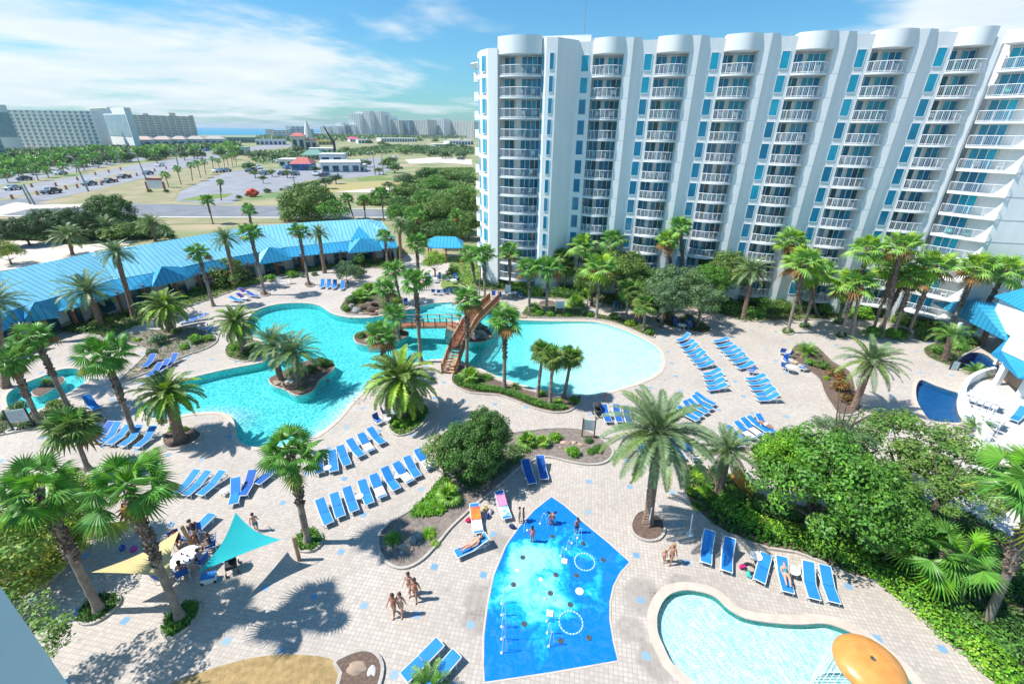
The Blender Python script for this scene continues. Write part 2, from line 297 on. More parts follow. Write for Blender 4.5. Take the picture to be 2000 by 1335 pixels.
WET = [(*G(px, py).xy, r) for px, py, r in ((945,1165,1.5),(935,1210,1.1),(975,1060,1.0),(1255,1165,1.7),(1235,1230,1.1),(1330,1140,1.0),(1285,1290,1.4),(1480,1225,1.3),(1292,1170,.9))]
def paver_mat():
    mt, t = newmat('pool_deck_pavers'); n = t.nodes; l = t.links
    def mth(op, a, b=None, c=None):
        x = n.new('ShaderNodeMath'); x.operation = op
        for i, v in enumerate((a, b, c)):
            if v is None: continue
            if isinstance(v, (int, float)): x.inputs[i].default_value = v
            else: l.new(v, x.inputs[i])
        return x.outputs[0]
    out = n.new('ShaderNodeOutputMaterial'); p = n.new('ShaderNodeBsdfPrincipled'); l.new(p.outputs[0], out.inputs[0]); p.inputs['Roughness'].default_value = 0.85
    g = n.new('ShaderNodeNewGeometry'); mp = n.new('ShaderNodeMapping'); mp.vector_type = 'TEXTURE'
    mp.inputs['Location'].default_value = (5.47, 24.28, 0); mp.inputs['Rotation'].default_value = (0, 0, radians(-9.3)); l.new(g.outputs['Position'], mp.inputs[0])
    s = n.new('ShaderNodeSeparateXYZ'); l.new(mp.outputs[0], s.inputs[0]); x, y = s.outputs[0], s.outputs[1]
    T = 2.79 / 13; LT = 2.79
    fx = mth('FRACT', mth('DIVIDE', x, T)); 
    row = mth('FLOOR', mth('DIVIDE', y, T)); off = mth('MULTIPLY', mth('MODULO', mth('ABSOLUTE', row), 2), 0.0)
    fy = mth('FRACT', mth('DIVIDE', y, T))
    ex = mth('MINIMUM', fx, mth('SUBTRACT', 1, fx)); ey = mth('MINIMUM', fy, mth('SUBTRACT', 1, fy))
    joint = n.new('ShaderNodeMapRange'); l.new(mth('MINIMUM', ex, ey), joint.inputs[0]); joint.inputs[1].default_value = 0.035; joint.inputs[2].default_value = 0.10
    # per-paver random
    cv = n.new('ShaderNodeCombineXYZ'); l.new(mth('FLOOR', mth('DIVIDE', x, T)), cv.inputs[0]); l.new(row, cv.inputs[1])
    wn = n.new('ShaderNodeTexWhiteNoise'); l.new(cv.outputs[0], wn.inputs[0])
    rp = n.new('ShaderNodeValToRGB'); l.new(wn.outputs['Value'], rp.inputs[0]); e = rp.color_ramp.elements
    e[0].position = 0; e[0].color = (0.45, 0.395, 0.34, 1); e[1].position = 1; e[1].color = (0.55, 0.49, 0.43, 1)
    k = e.new(0.5); k.color = (0.505, 0.445, 0.385, 1)
    # broad staining
    no = n.new('ShaderNodeTexNoise'); no.inputs['Scale'].default_value = 0.22; no.inputs['Detail'].default_value = 7; l.new(g.outputs['Position'], no.inputs['Vector'])
    st = n.new('ShaderNodeMapRange'); l.new(no.outputs[0], st.inputs[0]); st.inputs[1].default_value = 0.3; st.inputs[2].default_value = 0.7; st.inputs[3].default_value = 0.84; st.inputs[4].default_value = 1.06
    # small dark spots
    n3 = n.new('ShaderNodeTexNoise'); n3.inputs['Scale'].default_value = 2.6; n3.inputs['Detail'].default_value = 3; l.new(g.outputs['Position'], n3.inputs['Vector'])
    sp = n.new('ShaderNodeMapRange'); l.new(n3.outputs[0], sp.inputs[0]); sp.inputs[1].default_value = 0.68; sp.inputs[2].default_value = 0.74; sp.inputs[3].default_value = 1; sp.inputs[4].default_value = 0.72
    tot = mth('MULTIPLY', st.outputs[0], sp.outputs[0])
    # damp, algae stained patches beside the splash pad and the kids pool
    nw = n.new('ShaderNodeTexNoise'); nw.inputs['Scale'].default_value = 1.3; nw.inputs['Detail'].default_value = 6; l.new(g.outputs['Position'], nw.inputs['Vector'])
    for wx, wy, wr in WET:
        dn = n.new('ShaderNodeVectorMath'); dn.operation = 'DISTANCE'; dn.inputs[1].default_value = (wx, wy, 0); l.new(g.outputs['Position'], dn.inputs[0])
        q = n.new('ShaderNodeMapRange'); l.new(mth('ADD', mth('DIVIDE', dn.outputs['Value'], wr), mth('MULTIPLY', nw.outputs[0], 0.9)), q.inputs[0]); q.inputs[1].default_value = 0.95; q.inputs[2].default_value = 1.25; q.inputs[3].default_value = 0.70; q.inputs[4].default_value = 1
        tot = mth('MULTIPLY', tot, q.outputs[0])
    sc = n.new('ShaderNodeVectorMath'); sc.operation = 'SCALE'; l.new(rp.outputs[0], sc.inputs[0]); l.new(tot, sc.inputs['Scale'])
    # blue accents
    hx = mth('ABSOLUTE', mth('SUBTRACT', mth('FRACT', mth('ADD', mth('DIVIDE', x, LT), 0.5)), 0.5)); hy = mth('ABSOLUTE', mth('SUBTRACT', mth('FRACT', mth('ADD', mth('DIVIDE', y, LT), 0.5)), 0.5))
    acc = mth('LESS_THAN', mth('MAXIMUM', hx, hy), 0.064)
    cv2 = n.new('ShaderNodeCombineXYZ'); l.new(mth('ROUND', mth('DIVIDE', x, LT)), cv2.inputs[0]); l.new(mth('ROUND', mth('DIVIDE', y, LT)), cv2.inputs[1])
    wn2 = n.new('ShaderNodeTexWhiteNoise'); l.new(cv2.outputs[0], wn2.inputs[0])
    bl = n.new('ShaderNodeMix'); bl.data_type = 'RGBA'; l.new(wn2.outputs['Value'], bl.inputs[0]); bl.inputs['A'].default_value = (0.27, 0.40, 0.50, 1); bl.inputs['B'].default_value = (0.14, 0.30, 0.48, 1)
    acc2 = mth('MULTIPLY', acc, mth('GREATER_THAN', wn2.outputs['Value'], 0.12))
    m1 = n.new('ShaderNodeMix'); m1.data_type = 'RGBA'; l.new(acc2, m1.inputs[0]); l.new(sc.outputs[0], m1.inputs['A']); l.new(bl.outputs['Result'], m1.inputs['B'])
    jn = mth('MAXIMUM', joint.outputs[0], acc2)
    m2 = n.new('ShaderNodeMix'); m2.data_type = 'RGBA'; l.new(jn, m2.inputs[0]); m2.inputs['A'].default_value = (0.36, 0.32, 0.28, 1); l.new(m1.outputs['Result'], m2.inputs['B'])
    l.new(m2.outputs['Result'], p.inputs['Base Color'])
    bp = n.new('ShaderNodeBump'); bp.inputs['Strength'].default_value = 0.4; bp.inputs['Distance'].default_value = 0.01; l.new(jn, bp.inputs['Height']); l.new(bp.outputs[0], p.inputs['Normal'])
    return mt
PAVER = paver_mat()

def water_mat(name, dens, col, scale=1.1, contrast=0.35, rip=0.35, net_fade=False):
    """clear water: fresnel mirror over a transparent skin tinted with a painted caustic net, absorbing volume below"""
    mt, t = newmat(name); n = t.nodes; l = t.links
    out = n.new('ShaderNodeOutputMaterial'); g = n.new('ShaderNodeNewGeometry')
    no = n.new('ShaderNodeTexNoise'); no.inputs['Scale'].default_value = scale * 0.9; no.inputs['Detail'].default_value = 2; l.new(g.outputs['Position'], no.inputs['Vector'])
    va = n.new('ShaderNodeVectorMath'); va.operation = 'SCALE'; va.inputs['Scale'].default_value = 0.9; l.new(no.outputs['Color'], va.inputs[0])
    vb = n.new('ShaderNodeVectorMath'); vb.operation = 'ADD'; l.new(va.outputs[0], vb.inputs[0]); l.new(g.outputs['Position'], vb.inputs[1])
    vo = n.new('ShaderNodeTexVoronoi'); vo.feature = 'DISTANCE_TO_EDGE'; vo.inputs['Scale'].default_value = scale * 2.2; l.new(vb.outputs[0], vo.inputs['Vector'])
    mr = n.new('ShaderNodeMapRange'); mr.inputs[1].default_value = 0.0; mr.inputs[2].default_value = 0.22; mr.inputs[3].default_value = 1.0; mr.inputs[4].default_value = 1 - contrast; l.new(vo.outputs['Distance'], mr.inputs[0])  # bright caustic lines painted into the surface tint
    if net_fade:      # the painted caustic net fades towards the shallow beach end
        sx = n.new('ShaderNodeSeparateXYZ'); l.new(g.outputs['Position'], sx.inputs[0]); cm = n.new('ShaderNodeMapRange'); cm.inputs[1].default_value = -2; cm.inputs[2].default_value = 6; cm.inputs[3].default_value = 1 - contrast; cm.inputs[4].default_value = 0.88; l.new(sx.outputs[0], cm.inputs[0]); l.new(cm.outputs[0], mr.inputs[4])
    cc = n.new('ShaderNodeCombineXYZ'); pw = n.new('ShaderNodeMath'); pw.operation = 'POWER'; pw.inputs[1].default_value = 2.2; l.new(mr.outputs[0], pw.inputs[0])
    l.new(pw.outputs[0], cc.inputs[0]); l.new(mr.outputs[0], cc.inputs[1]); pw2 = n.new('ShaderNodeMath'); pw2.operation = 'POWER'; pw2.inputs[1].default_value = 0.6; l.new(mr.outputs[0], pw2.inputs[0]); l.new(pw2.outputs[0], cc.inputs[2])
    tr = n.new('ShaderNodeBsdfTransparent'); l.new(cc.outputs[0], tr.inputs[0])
    gl = n.new('ShaderNodeBsdfGlossy'); gl.inputs['Roughness'].default_value = 0.08
    nb = n.new('ShaderNodeTexNoise'); nb.inputs['Scale'].default_value = 3.0; nb.inputs['Detail'].default_value = 3; l.new(g.outputs['Position'], nb.inputs['Vector'])
    bp = n.new('ShaderNodeBump'); bp.inputs['Strength'].default_value = rip; bp.inputs['Distance'].default_value = 0.08; l.new(nb.outputs[0], bp.inputs['Height']); l.new(bp.outputs[0], gl.inputs['Normal'])
    fr = n.new('ShaderNodeFresnel'); fr.inputs[0].default_value = 1.33; l.new(bp.outputs[0], fr.inputs['Normal'])
    ms = n.new('ShaderNodeMixShader'); l.new(fr.outputs[0], ms.inputs[0]); l.new(tr.outputs[0], ms.inputs[1]); l.new(gl.outputs[0], ms.inputs[2]); l.new(ms.outputs[0], out.inputs[0])
    vol = n.new('ShaderNodeVolumeAbsorption'); vol.inputs[0].default_value = (*col, 1); vol.inputs[1].default_value = dens; l.new(vol.outputs[0], out.inputs['Volume'])
    return mt
WATER = water_mat('pool_water', 0.62, (0.05, 0.94, 0.91), scale=1.3, contrast=0.34, net_fade=True)
WATERK = water_mat('shallow_pool_water', 0.32, (0.25, 0.97, 0.93), scale=1.9, contrast=0.20)
WATERS = water_mat('spa_water', 0.7, (0.03, 0.62, 0.95), scale=1.0, contrast=0.15)

# ------------------------------------------------------------------ polygon tools
def smooth_poly(pts, sub=4, closed=True):
    P = [Vector((p[0], p[1])) for p in pts]; n = len(P); out = []
    rng = range(n) if closed else range(n - 1)
    for i in rng:
        p0 = P[(i - 1) % n] if closed or i > 0 else P[0]; p1 = P[i]; p2 = P[(i + 1) % n]; p3 = P[(i + 2) % n] if closed or i < n - 2 else P[n - 1]
        for k in range(sub):
            t = k / sub; out.append(0.5 * ((2 * p1) + (p2 - p0) * t + (2 * p0 - 5 * p1 + 4 * p2 - p3) * t * t + (3 * p1 - p0 - 3 * p2 + p3) * t ** 3))
    if not closed: out.append(P[-1])
    return out
def area(P): return 0.5 * sum(P[i].x * P[(i + 1) % len(P)].y - P[(i + 1) % len(P)].x * P[i].y for i in range(len(P)))
def ccw(P): return P if area(P) > 0 else list(reversed(P))
def offset(P, d):
    P = ccw(P); n = len(P); out = []
    for i in range(n):
        a = (P[i] - P[i - 1]); b = (P[(i + 1) % n] - P[i]); t = (a.normalized() if a.length > 1e-6 else Vector((0, 0))) + (b.normalized() if b.length > 1e-6 else Vector((0, 0)))
        if t.length < 1e-6: t = b
        t.normalize(); out.append(P[i] + Vector((t.y, -t.x)) * d)
    return out
def inside(p, P):
    c = False; n = len(P); j = n - 1
    for i in range(n):
        if (P[i].y > p[1]) != (P[j].y > p[1]) and p[0] < (P[j].x - P[i].x) * (p[1] - P[i].y) / (P[j].y - P[i].y) + P[i].x: c = not c
        j = i
    return c
FLATN = [0]
def flat(name, outer, holes, z, material, kind='structure', parent=None):
    FLATN[0] += 1; z = z + 0.0011 * FLATN[0] if z > 0.001 else z
    loops = [ccw(outer)] + [ccw(h) for h in holes]
    L3 = [[Vector((p.x, p.y, 0)) for p in l] for l in loops]; V = [p for l in L3 for p in l]
    tri = tessellate_polygon(L3); fs = []
    for t in tri:
        a, b, c = (V[i].xy for i in t)
        fs.append(t if (b - a).cross(c - a) > 0 else tuple(reversed(t)))
    me = bpy.data.meshes.new(name); me.from_pydata([(p.x, p.y, z) for p in V], [], fs); me.materials.append(material); me.update()
    o = bpy.data.objects.new(name, me); COL.objects.link(o)
    if parent is not None: o.parent = parent
    elif kind: o['kind'] = kind
    return o
def strip(mb, P, w0, w1, z0, z1, closed=True):
    """solid band along outline P between offsets w0 and w1, from z0 up to z1"""
    A = offset(P, w0); B = offset(P, w1); n = len(A)
    vs = []
    for a, b in zip(A, B): vs += [(a.x, a.y, z0), (a.x, a.y, z1), (b.x, b.y, z1), (b.x, b.y, z0)]
    fs = []
    for i in range(n if closed else n - 1):
        j = (i + 1) % n
        for k in range(4): fs.append((4 * i + k, 4 * i + (k + 1) % 4, 4 * j + (k + 1) % 4, 4 * j + k))
    return mb.add(vs, [tuple(reversed(f)) for f in fs])
ORD = 'first second third fourth fifth sixth seventh eighth ninth tenth eleventh twelfth thirteenth fourteenth fifteenth sixteenth seventeenth eighteenth nineteenth'.split()
for t_ in ('twent', 'thirt', 'fort', 'fift', 'sixt'): ORD += [t_ + 'ieth'] + [t_ + 'y-' + o for o in ORD[:9]]
# ================================================================== GROUND, POOLS, BEDS
DECK = [Vector(p) for p in [(-62, -6), (85, -6), (85, 50.6), (53.0, 50.6), (49.6, 55.2), (-4, 66.9), (-9, 72), (-9.5, 87), (-32, 85.5), (-45, 79), (-51, 67), (-54, 48), (-59, 36), (-72, 20)]]
POOL_PX = [(482,640),(484,624),(495,610),(512,601),(537,595),(562,592),(600,592),(625,597),(645,610),(662,616),(687,620),(720,620),(750,615),(772,611),(800,605),(825,597),(850,592),(880,590),(905,592),
 (925,603),(955,614),(990,622),(1020,625),(1075,627),(1150,628),(1187,634),(1225,647),(1257,662),(1280,677),(1292,692),(1294,710),(1285,727),(1260,742),(1225,754),(1187,765),(1150,771),(1112,770),(1075,766),(1037,756),(1000,745),(962,731),(937,719),(912,710),
 (895,703),(870,701),(840,703),(812,709),(775,722),(740,742),(712,762),(687,785),(662,815),(637,837),(615,852),(585,864),(545,873),(495,873),(475,867),(463,855),(460,838),(455,820),(445,809),(425,805),(400,805),(370,808),(335,815),(305,817),(285,811),(280,798),(300,775),(335,752),(375,737),(437,722),(500,710),(518,703),(526,692),(522,675),(505,660),(490,652)]
ISL = [[(525,742),(532,752),(555,760),(575,771),(592,771),(612,762),(625,742),(645,727),(654,715),(647,707),(630,700),(600,705),(575,715),(550,727),(532,736)],
 [(691,657),(694,667),(705,672),(725,675),(750,672),(782,662),(797,655),(795,647),(775,642),(745,641),(715,645),(700,650)],
 [(896,655),(912,667),(935,668),(952,665),(962,658),(957,647),(945,638),(925,633),(905,638)]]
PLUNGE = [(12,775),(22,762),(50,747),(82,735),(115,722),(140,719),(155,722),(164,735),(167,745),(150,758),(120,775),(95,790),(75,800),(50,808),(25,808),(14,792)]
PL_ISL = [(62,767),(70,774),(84,771),(107,757),(126,744),(120,736),(100,745),(75,757)]
KIDS = [(1282,1210),(1285,1193),(1295,1172),(1312,1157),(1341,1151),(1376,1156),(1400,1166),(1424,1188),(1457,1206),(1510,1215),(1562,1218),(1608,1216),(1640,1224),(1680,1242),(1720,1272),(1760,1305),(1790,1345),(1800,1390),(1760,1440),(1640,1470),(1500,1450),(1410,1395),(1363,1340),(1335,1315),(1310,1292),(1295,1262),(1284,1235)]
SPA1 = [(1789,755),(1800,741),(1828,752),(1857,762),(1872,768),(1869,785),(1872,806),(1880,824),(1850,825),(1818,821),(1802,804),(1790,781)]
SPA2 = [(1867,715),(1889,690),(1922,690),(1945,707),(1953,716),(1945,729),(1902,726)]
SPA3 = [(1928,921),(1960,915),(2005,912),(2040,930),(2030,985),(1985,960),(1957,938)]
SPA4 = [(1468,880),(1480,862),(1510,858),(1545,870),(1560,900),(1550,935),(1520,925),(1490,905)]   # blue slide pool behind the tree
pools = []
def pool(tagname, px, islands, depth_fn, wmat, fmat, wall, coping_w=0.32, z_w=-0.10, label=None, sub=4, maxd=1.3, cop=True):
    P = ccw(smooth_poly(GP(px), sub)); I = [ccw(smooth_poly(GP(q), sub)) for q in islands]
    pools.append(P)
    # basin wall
    wb = MB(); n = len(P)
    def wallring(Q, flip, topz):
        vs = [(p.x, p.y, topz) for p in Q] + [(p.x, p.y, -maxd - 0.05) for p in Q]; k = len(Q)
        fs = [((i + 1) % k, i, k + i, k + (i + 1) % k) for i in range(k)]
        if flip: fs = [tuple(reversed(f)) for f in fs]
        wb.add(vs, fs)
    wallring(P, False, 0.0)
    for q in I: wallring(q, True, 0.02)
    o = wb.obj(tagname + '_wall', wall); o['kind'] = 'structure'
    # floor: grid under the whole basin
    xs = [p.x for p in P]; ys = [p.y for p in P]; x0, x1, y0, y1 = min(xs) - .3, max(xs) + .3, min(ys) - .3, max(ys) + .3
    st = 0.6 if (x1 - x0) > 20 else 0.35; nx = int((x1 - x0) / st) + 2; ny = int((y1 - y0) / st) + 2
    vs = [(x0 + i * (x1 - x0) / (nx - 1), y0 + j * (y1 - y0) / (ny - 1)) for j in range(ny) for i in range(nx)]
    keep = {}; mb = MB(); Pbig = offset(P, 0.9)
    fl = []
    ok = [inside(v, Pbig) for v in vs]
    for j in range(ny - 1):
        for i in range(nx - 1):
            q = (j * nx + i, j * nx + i + 1, (j + 1) * nx + i + 1, (j + 1) * nx + i)
            if any(ok[k] for k in q): fl.append(q)
    mb.add([(v[0], v[1], -depth_fn(v[0], v[1])) for v in vs], fl)
    o = mb.obj(tagname + '_floor', fmat, smooth=True); o['kind'] = 'structure'
    # water body
    wm = MB(); wm.prism([(p.x, p.y) for p in offset(P, 0.04)], -maxd - 0.3, z_w)
    o = wm.obj(tagname + '_water', wmat); o['kind'] = 'structure'
    if cop:
        c = MB(); strip(c, P, -0.03, coping_w, -0.04, 0.035)
        for q in I: strip(c, q, -0.28, 0.03, -0.06, 0.06)
        o = c.obj(tagname + '_coping', COPING); o['kind'] = 'structure'
    return P, I
def sm(a, b, x): t = max(0, min(1, (x - a) / (b - a))); return t * t * (3 - 2 * t)
bx, by = G(1290, 700).xy; cxb, cyb = G(1135, 695).xy
def dmain(x, y):
    d = 0.85
    r = 0.85 - .60 * sm(-4, 10, x) if y > 30 else 0.85
    # zero-entry strips on the near shore and round the beach end
    e = min((hypot(x - a, y - b) for a, b in SHORE), default=9)
    return max(0.05, min(d, r, 0.05 + 0.30 * e))
SHORE = [G(px, py).xy[:] for px, py in [(615,852),(637,837),(662,815),(687,785),(712,762),(740,742),(585,864),(545,873),(600,858),(627,845),(650,826),(675,800),(700,773),(725,752),(775,722),(812,709),(445,809),(425,805),(400,805),(370,808),(1294,710),(1285,727),(1260,742),(1225,754),(1187,765),(1292,692)]]
PM, PI_ = pool('lagoon_pool', POOL_PX, ISL, dmain, WATER, PLASTER, TILEW)
pool('plunge_pool', PLUNGE, [PL_ISL], lambda x, y: 0.75, WATER, PLASTER, TILEW, maxd=0.9)
PLI = ccw(smooth_poly(GP(PL_ISL), 4))
PK, _ = pool('kids_pool', KIDS, [], lambda x, y: 0.36, WATERK, PLASTER, mat('green_pool_tile', (0.04, 0.30, 0.27), (0.03, 0.24, 0.22), rough=0.35), coping_w=0.45, maxd=0.5, z_w=-0.13)
pool('spa_pool', SPA1, [], lambda x, y: 0.6, WATERS, PLASTERD, PLASTERD, coping_w=0.28, maxd=0.8, sub=3, z_w=-0.04)
pool('dark_spa_pool', SPA2, [], lambda x, y: 1.0, WATERS, mat('deep_pool_plaster', (0.01, 0.07, 0.16), rough=0.7), PLASTERD, coping_w=0.2, maxd=1.1, sub=3, z_w=-0.08)
pool('upper_spa_pool', SPA3, [], lambda x, y: 1.0, WATERS, PLASTERD, PLASTERD, coping_w=0.2, maxd=1.1, sub=3, z_w=-0.08)
pool('slide_pool', SPA4, [], lambda x, y: 0.5, WATERS, PLASTERD, TILEW, coping_w=0.2, maxd=0.6, sub=3, z_w=-0.08)
flat('pool_deck', DECK, pools, 0.0, PAVER)
# pale concrete terrace by the bar on the right
TERR = GP([(1910,742),(1962,742),(2010,710),(2090,730),(2200,900),(2160,1020),(2020,1120),(1850,1000),(1880,900),(1905,850),(1893,812),(1890,775)])
flat('concrete_terrace', TERR, [pools[5]], 0.006, mat('white_concrete', (0.58, 0.54, 0.49), (0.50, 0.47, 0.43), scale=0.8, rough=0.85, bump=0.1))

for k in range(3):      # curved entry steps of the lagoon
    c_ = G(895, 588).xy; pts = [c_ + Vector((cos(a), sin(a))) * (4.6 - k * 1.1) for a in [pi * 1.02 + q * pi * .8 / 14 for q in range(15)]]; st = MB(); st.prism([c_] + pts, -.9, -.62 + .18 * k); st.obj('pool_step', PLASTER)['kind'] = 'structure'
# ---- terrain around
GRN = mat('coastal_ground', (0.40, 0.32, 0.20), (0.13, 0.22, 0.07), scale=0.05, rough=0.95, detail=12)
flat('ground', [Vector(p) for p in [(-2500, -40), (2500, -40), (2500, 3000), (-200, 2400), (-900, 1300), (-1600, 900), (-2600, 700)]], [DECK], -0.01, GRN)
SEA = mat('sea_water', (0.02, 0.27, 0.40), (0.015, 0.22, 0.36), scale=0.01, rough=0.6, spec=0.2)
flat('sea', [Vector(p) for p in [(-9000, 300), (9000, 300), (9000, 14000), (-9000, 14000)]], [], -1.2, SEA)
ROAD = GP([(-60, 440), (70, 396), (175, 373), (287, 347), (350, 331), (425, 311), (470, 299), (540, 289), (600, 283), (590, 279), (520, 283), (440, 292), (425, 298), (337, 311), (250, 325), (162, 342), (60, 359), (0, 370), (-80, 386)])
flat('highway_road', ROAD, [], 0.02, ASPHL)
SIDE = [Vector(p) for p in [(-190, 121), (-139, 121.5), (-98, 123.5), (-78, 124.5), (-54, 126), (-31, 128), (0, 131), (60, 138), (60, 146), (0, 141), (-31, 138.5), (-54, 137.5), (-72, 143), (-90, 143), (-116, 144), (-150, 150), (-190, 158)]]
flat('side_road', SIDE, [], 0.024, ASPH)
LOT = GP([(345,387),(352,374),(400,353),(440,337),(480,331),(560,330),(640,318),(700,312),(745,308),(765,330),(735,346),(690,347),(600,352),(570,370),(505,379),(470,384),(455,397),(420,399),(345,393)])
flat('parking_lot', LOT, [], 0.022, ASPHL)
LOT2 = GP([(-100,352),(0,338),(60,322),(140,318),(230,306),(330,298),(420,290),(420,297),(330,304),(250,317),(165,332),(60,352),(0,362),(-100,380)])
flat('far_parking_lot', LOT2, [], 0.015, ASPHL)
flat('road_verge', GP([(70,397),(175,374.5),(287,349),(350,333),(425,313),(462,303),(455,330),(400,352),(350,372),(340,392),(250,398),(120,399)]), [], 0.03, DRYG)
flat('road_median', GP([(0,388),(175,354),(255,334),(262,337),(180,357),(0,393)]), [], 0.034, DRYG)
for nm, px, mt in (('sand_patch', [(600,368),(660,362),(720,355),(790,362),(785,374),(700,376),(640,375)], SAND), ('sand_patch', [(790,312),(860,306),(922,312),(922,322),(860,318),(800,320)], SAND),
                   ('lawn', [(695,347),(735,343),(775,349),(740,352),(700,353)], LAWN), ('lawn', [(880,332),(925,330),(930,345),(890,347)], LAWN), ('lawn', [(350,392),(400,380),(455,378),(440,386),(390,392)], LAWN),
                   ('lawn', [(600,372),(660,358),(760,353),(800,360),(760,366),(680,372),(620,379)], mat('yellow_grass', (0.34, 0.33, 0.10), (0.40, 0.30, 0.16), scale=0.1, rough=0.95)),
                   ('lawn', [(800,402),(925,400),(925,440),(830,440),(800,415)], LAWN), ('sand_patch', [(-60,470),(60,470),(150,480),(260,470),(240,490),(60,520),(-60,540)], SAND),
                   ('sand_patch', [(30,395),(70,399),(250,399),(240,403),(60,408),(-40,430),(-60,420)], SAND), ('sand_patch', [(240,423),(500,424),(700,428),(800,424),(800,430),(500,436),(250,440)], DRYG)):
    flat(nm, GP(px), [], 0.04, mt)
sw = MB()
for a, b, w in ((( -150, 119.6), (-98, 121.6), 1.5), ((-98, 121.6), (-54, 124), 1.5), ((-54, 124), (0, 129), 1.5), ((-54, 139.4), (0, 142.8), 1.2)):
    d = (Vector(b) - Vector(a)).normalized(); nn = Vector((-d.y, d.x)) * w / 2
    sw.prism([Vector(a) - nn, Vector(b) - nn, Vector(b) + nn, Vector(a) + nn], 0.0, 0.13)
sw.obj('pavement', CONC)['kind'] = 'structure'
ln = MB()
def dash(a, b, n, w, z):
    a, b = Vector(a), Vector(b); d = (b - a) / n; u = d.normalized(); nn = Vector((-u.y, u.x)) * w / 2
    for i in range(n):
        p = a + d * i; q = p + d * 0.55; ln.add([(*(p - nn), z), (*(q - nn), z), (*(q + nn), z), (*(p + nn), z)], [(0, 1, 2, 3)])
for A, B in (((20, 376), (425, 304)), ((0, 392), (425, 307.5))):
    dash(G(*A).xy, G(*B).xy, 28, 0.3, 0.028)
for k in range(22):      # bays of the parking lot
    t = k / 21; p = G(352 + (440 - 352) * t, 376 + (338 - 376) * t).xy; ln.add([(p.x, p.y, .03), (p.x + 4.5, p.y, .03), (p.x + 4.5, p.y + .2, .03), (p.x, p.y + .2, .03)], [(0, 1, 2, 3)])
ln.obj('road_marking', PAINTW)['kind'] = 'structure'

# ---- planting beds: mulch + curb
BEDS = {
 'B1': [(884,732),(885,750),(912,765),(937,769),(975,772),(1012,785),(1037,795),(1062,802),(1087,806),(1112,802),(1130,787),(1134,774),(1112,778),(1075,775),(1037,765),(1000,754),(962,740),(937,728),(912,719),(893,714)],
 'B2': [(761,830),(765,842),(777,850),(800,846),(820,832),(835,810),(835,797),(820,790),(795,792),(775,807)],
 'B3': [(741,1051),(750,1034),(767,1019),(796,1002),(822,981),(845,955),(868,925),(890,895),(930,868),(985,850),(1040,842),(1080,838),(1125,839),(1150,845),(1175,860),(1192,875),(1195,887),(1182,902),(1157,907),(1125,904),(1095,897),(1070,892),(1050,895),(1025,907),(1000,925),(975,947),(950,967),(925,987),(900,1010),(877,1032),(854,1060),(825,1091),(796,1107),(773,1107),(753,1094),(743,1074)],
 'B4': [(577,1057),(585,1073),(605,1076),(623,1066),(627,1048),(615,1036),(595,1037)],
 'B5': [(156,1204),(164,1216),(185,1215),(213,1198),(231,1178),(228,1165),(202,1163),(173,1175)],
 'B6': [(320,1224),(326,1241),(346,1241),(375,1215),(389,1189),(384,1178),(360,1178),(332,1201)],
 'B7': [(1234,1025),(1240,1044),(1262,1055),(1285,1052),(1296,1036),(1290,1013),(1268,1000),(1246,1003)],
 'B10': [(1545,687),(1548,703),(1577,723),(1600,742),(1610,768),(1626,794),(1642,811),(1678,803),(1672,770),(1659,726),(1626,707),(1594,677),(1558,674)],
 'B11': [(1803,684),(1811,677),(1831,670),(1870,664),(1915,672),(1900,684),(1880,694),(1866,706),(1855,715),(1831,707),(1811,697)],
 'B12': [(237,657),(275,650),(330,643),(370,641),(395,646),(422,658),(420,670),(400,682),(362,695),(325,712),(287,728),(240,745),(240,738),(282,697),(285,682),(250,670)],
 'B13': [(440,687),(447,673),(465,667),(487,662),(502,668),(514,680),(514,694),(498,702),(478,706),(450,700)],
 'B14': [(320,855),(332,842),(362,835),(392,847),(385,860),(362,872),(337,877),(322,870)],
 'B16': [(665,600),(672,610),(687,614),(737,613),(770,607),(797,598),(790,585),(772,575),(725,568),(687,580)],
 'B17': [(1022,618),(1030,602),(1060,598),(1100,600),(1150,610),(1190,619),(1235,628),(1270,640),(1278,658),(1262,656),(1228,641),(1190,628),(1150,622),(1075,621)],
 'B18': [(1280,628),(1295,612),(1330,622),(1375,635),(1388,645),(1375,652),(1340,645),(1300,637)],
 'B20': [(-30,800),(10,815),(40,812),(80,806),(110,800),(150,800),(200,812),(195,825),(130,830),(60,838),(-30,850)],
 'B21': [(1052,595),(1060,604),(1082,603),(1090,594),(1075,588),(1058,589)],
}
for i, (px, py) in enumerate([(1538,648),(1571,637),(1638,629),(1642,656),(1451,622),(1704,645),(264,853),(604,556),(517,574),(417,597),(985,757)]):
    if i < 9: rr = 11 if py > 600 else 9; BEDS['R%d' % i] = [(px + rr * cos(a) , py + rr * 0.55 * sin(a)) for a in [k * pi / 4 for k in range(8)]]
bedpoly = {}
curb = MB(); grey = MB()
for k, px in BEDS.items():
    P = ccw(smooth_poly(GP(px), 3)); bedpoly[k] = P
    o = flat('planting_bed', P, [], 0.05, PMULCH if k in ('B3', 'B12') else MULCH)
    c = MB(); strip(c, P, -0.02, 0.13, -0.02, 0.13); o = c.obj('bed_curb', CURB); o['kind'] = 'structure'
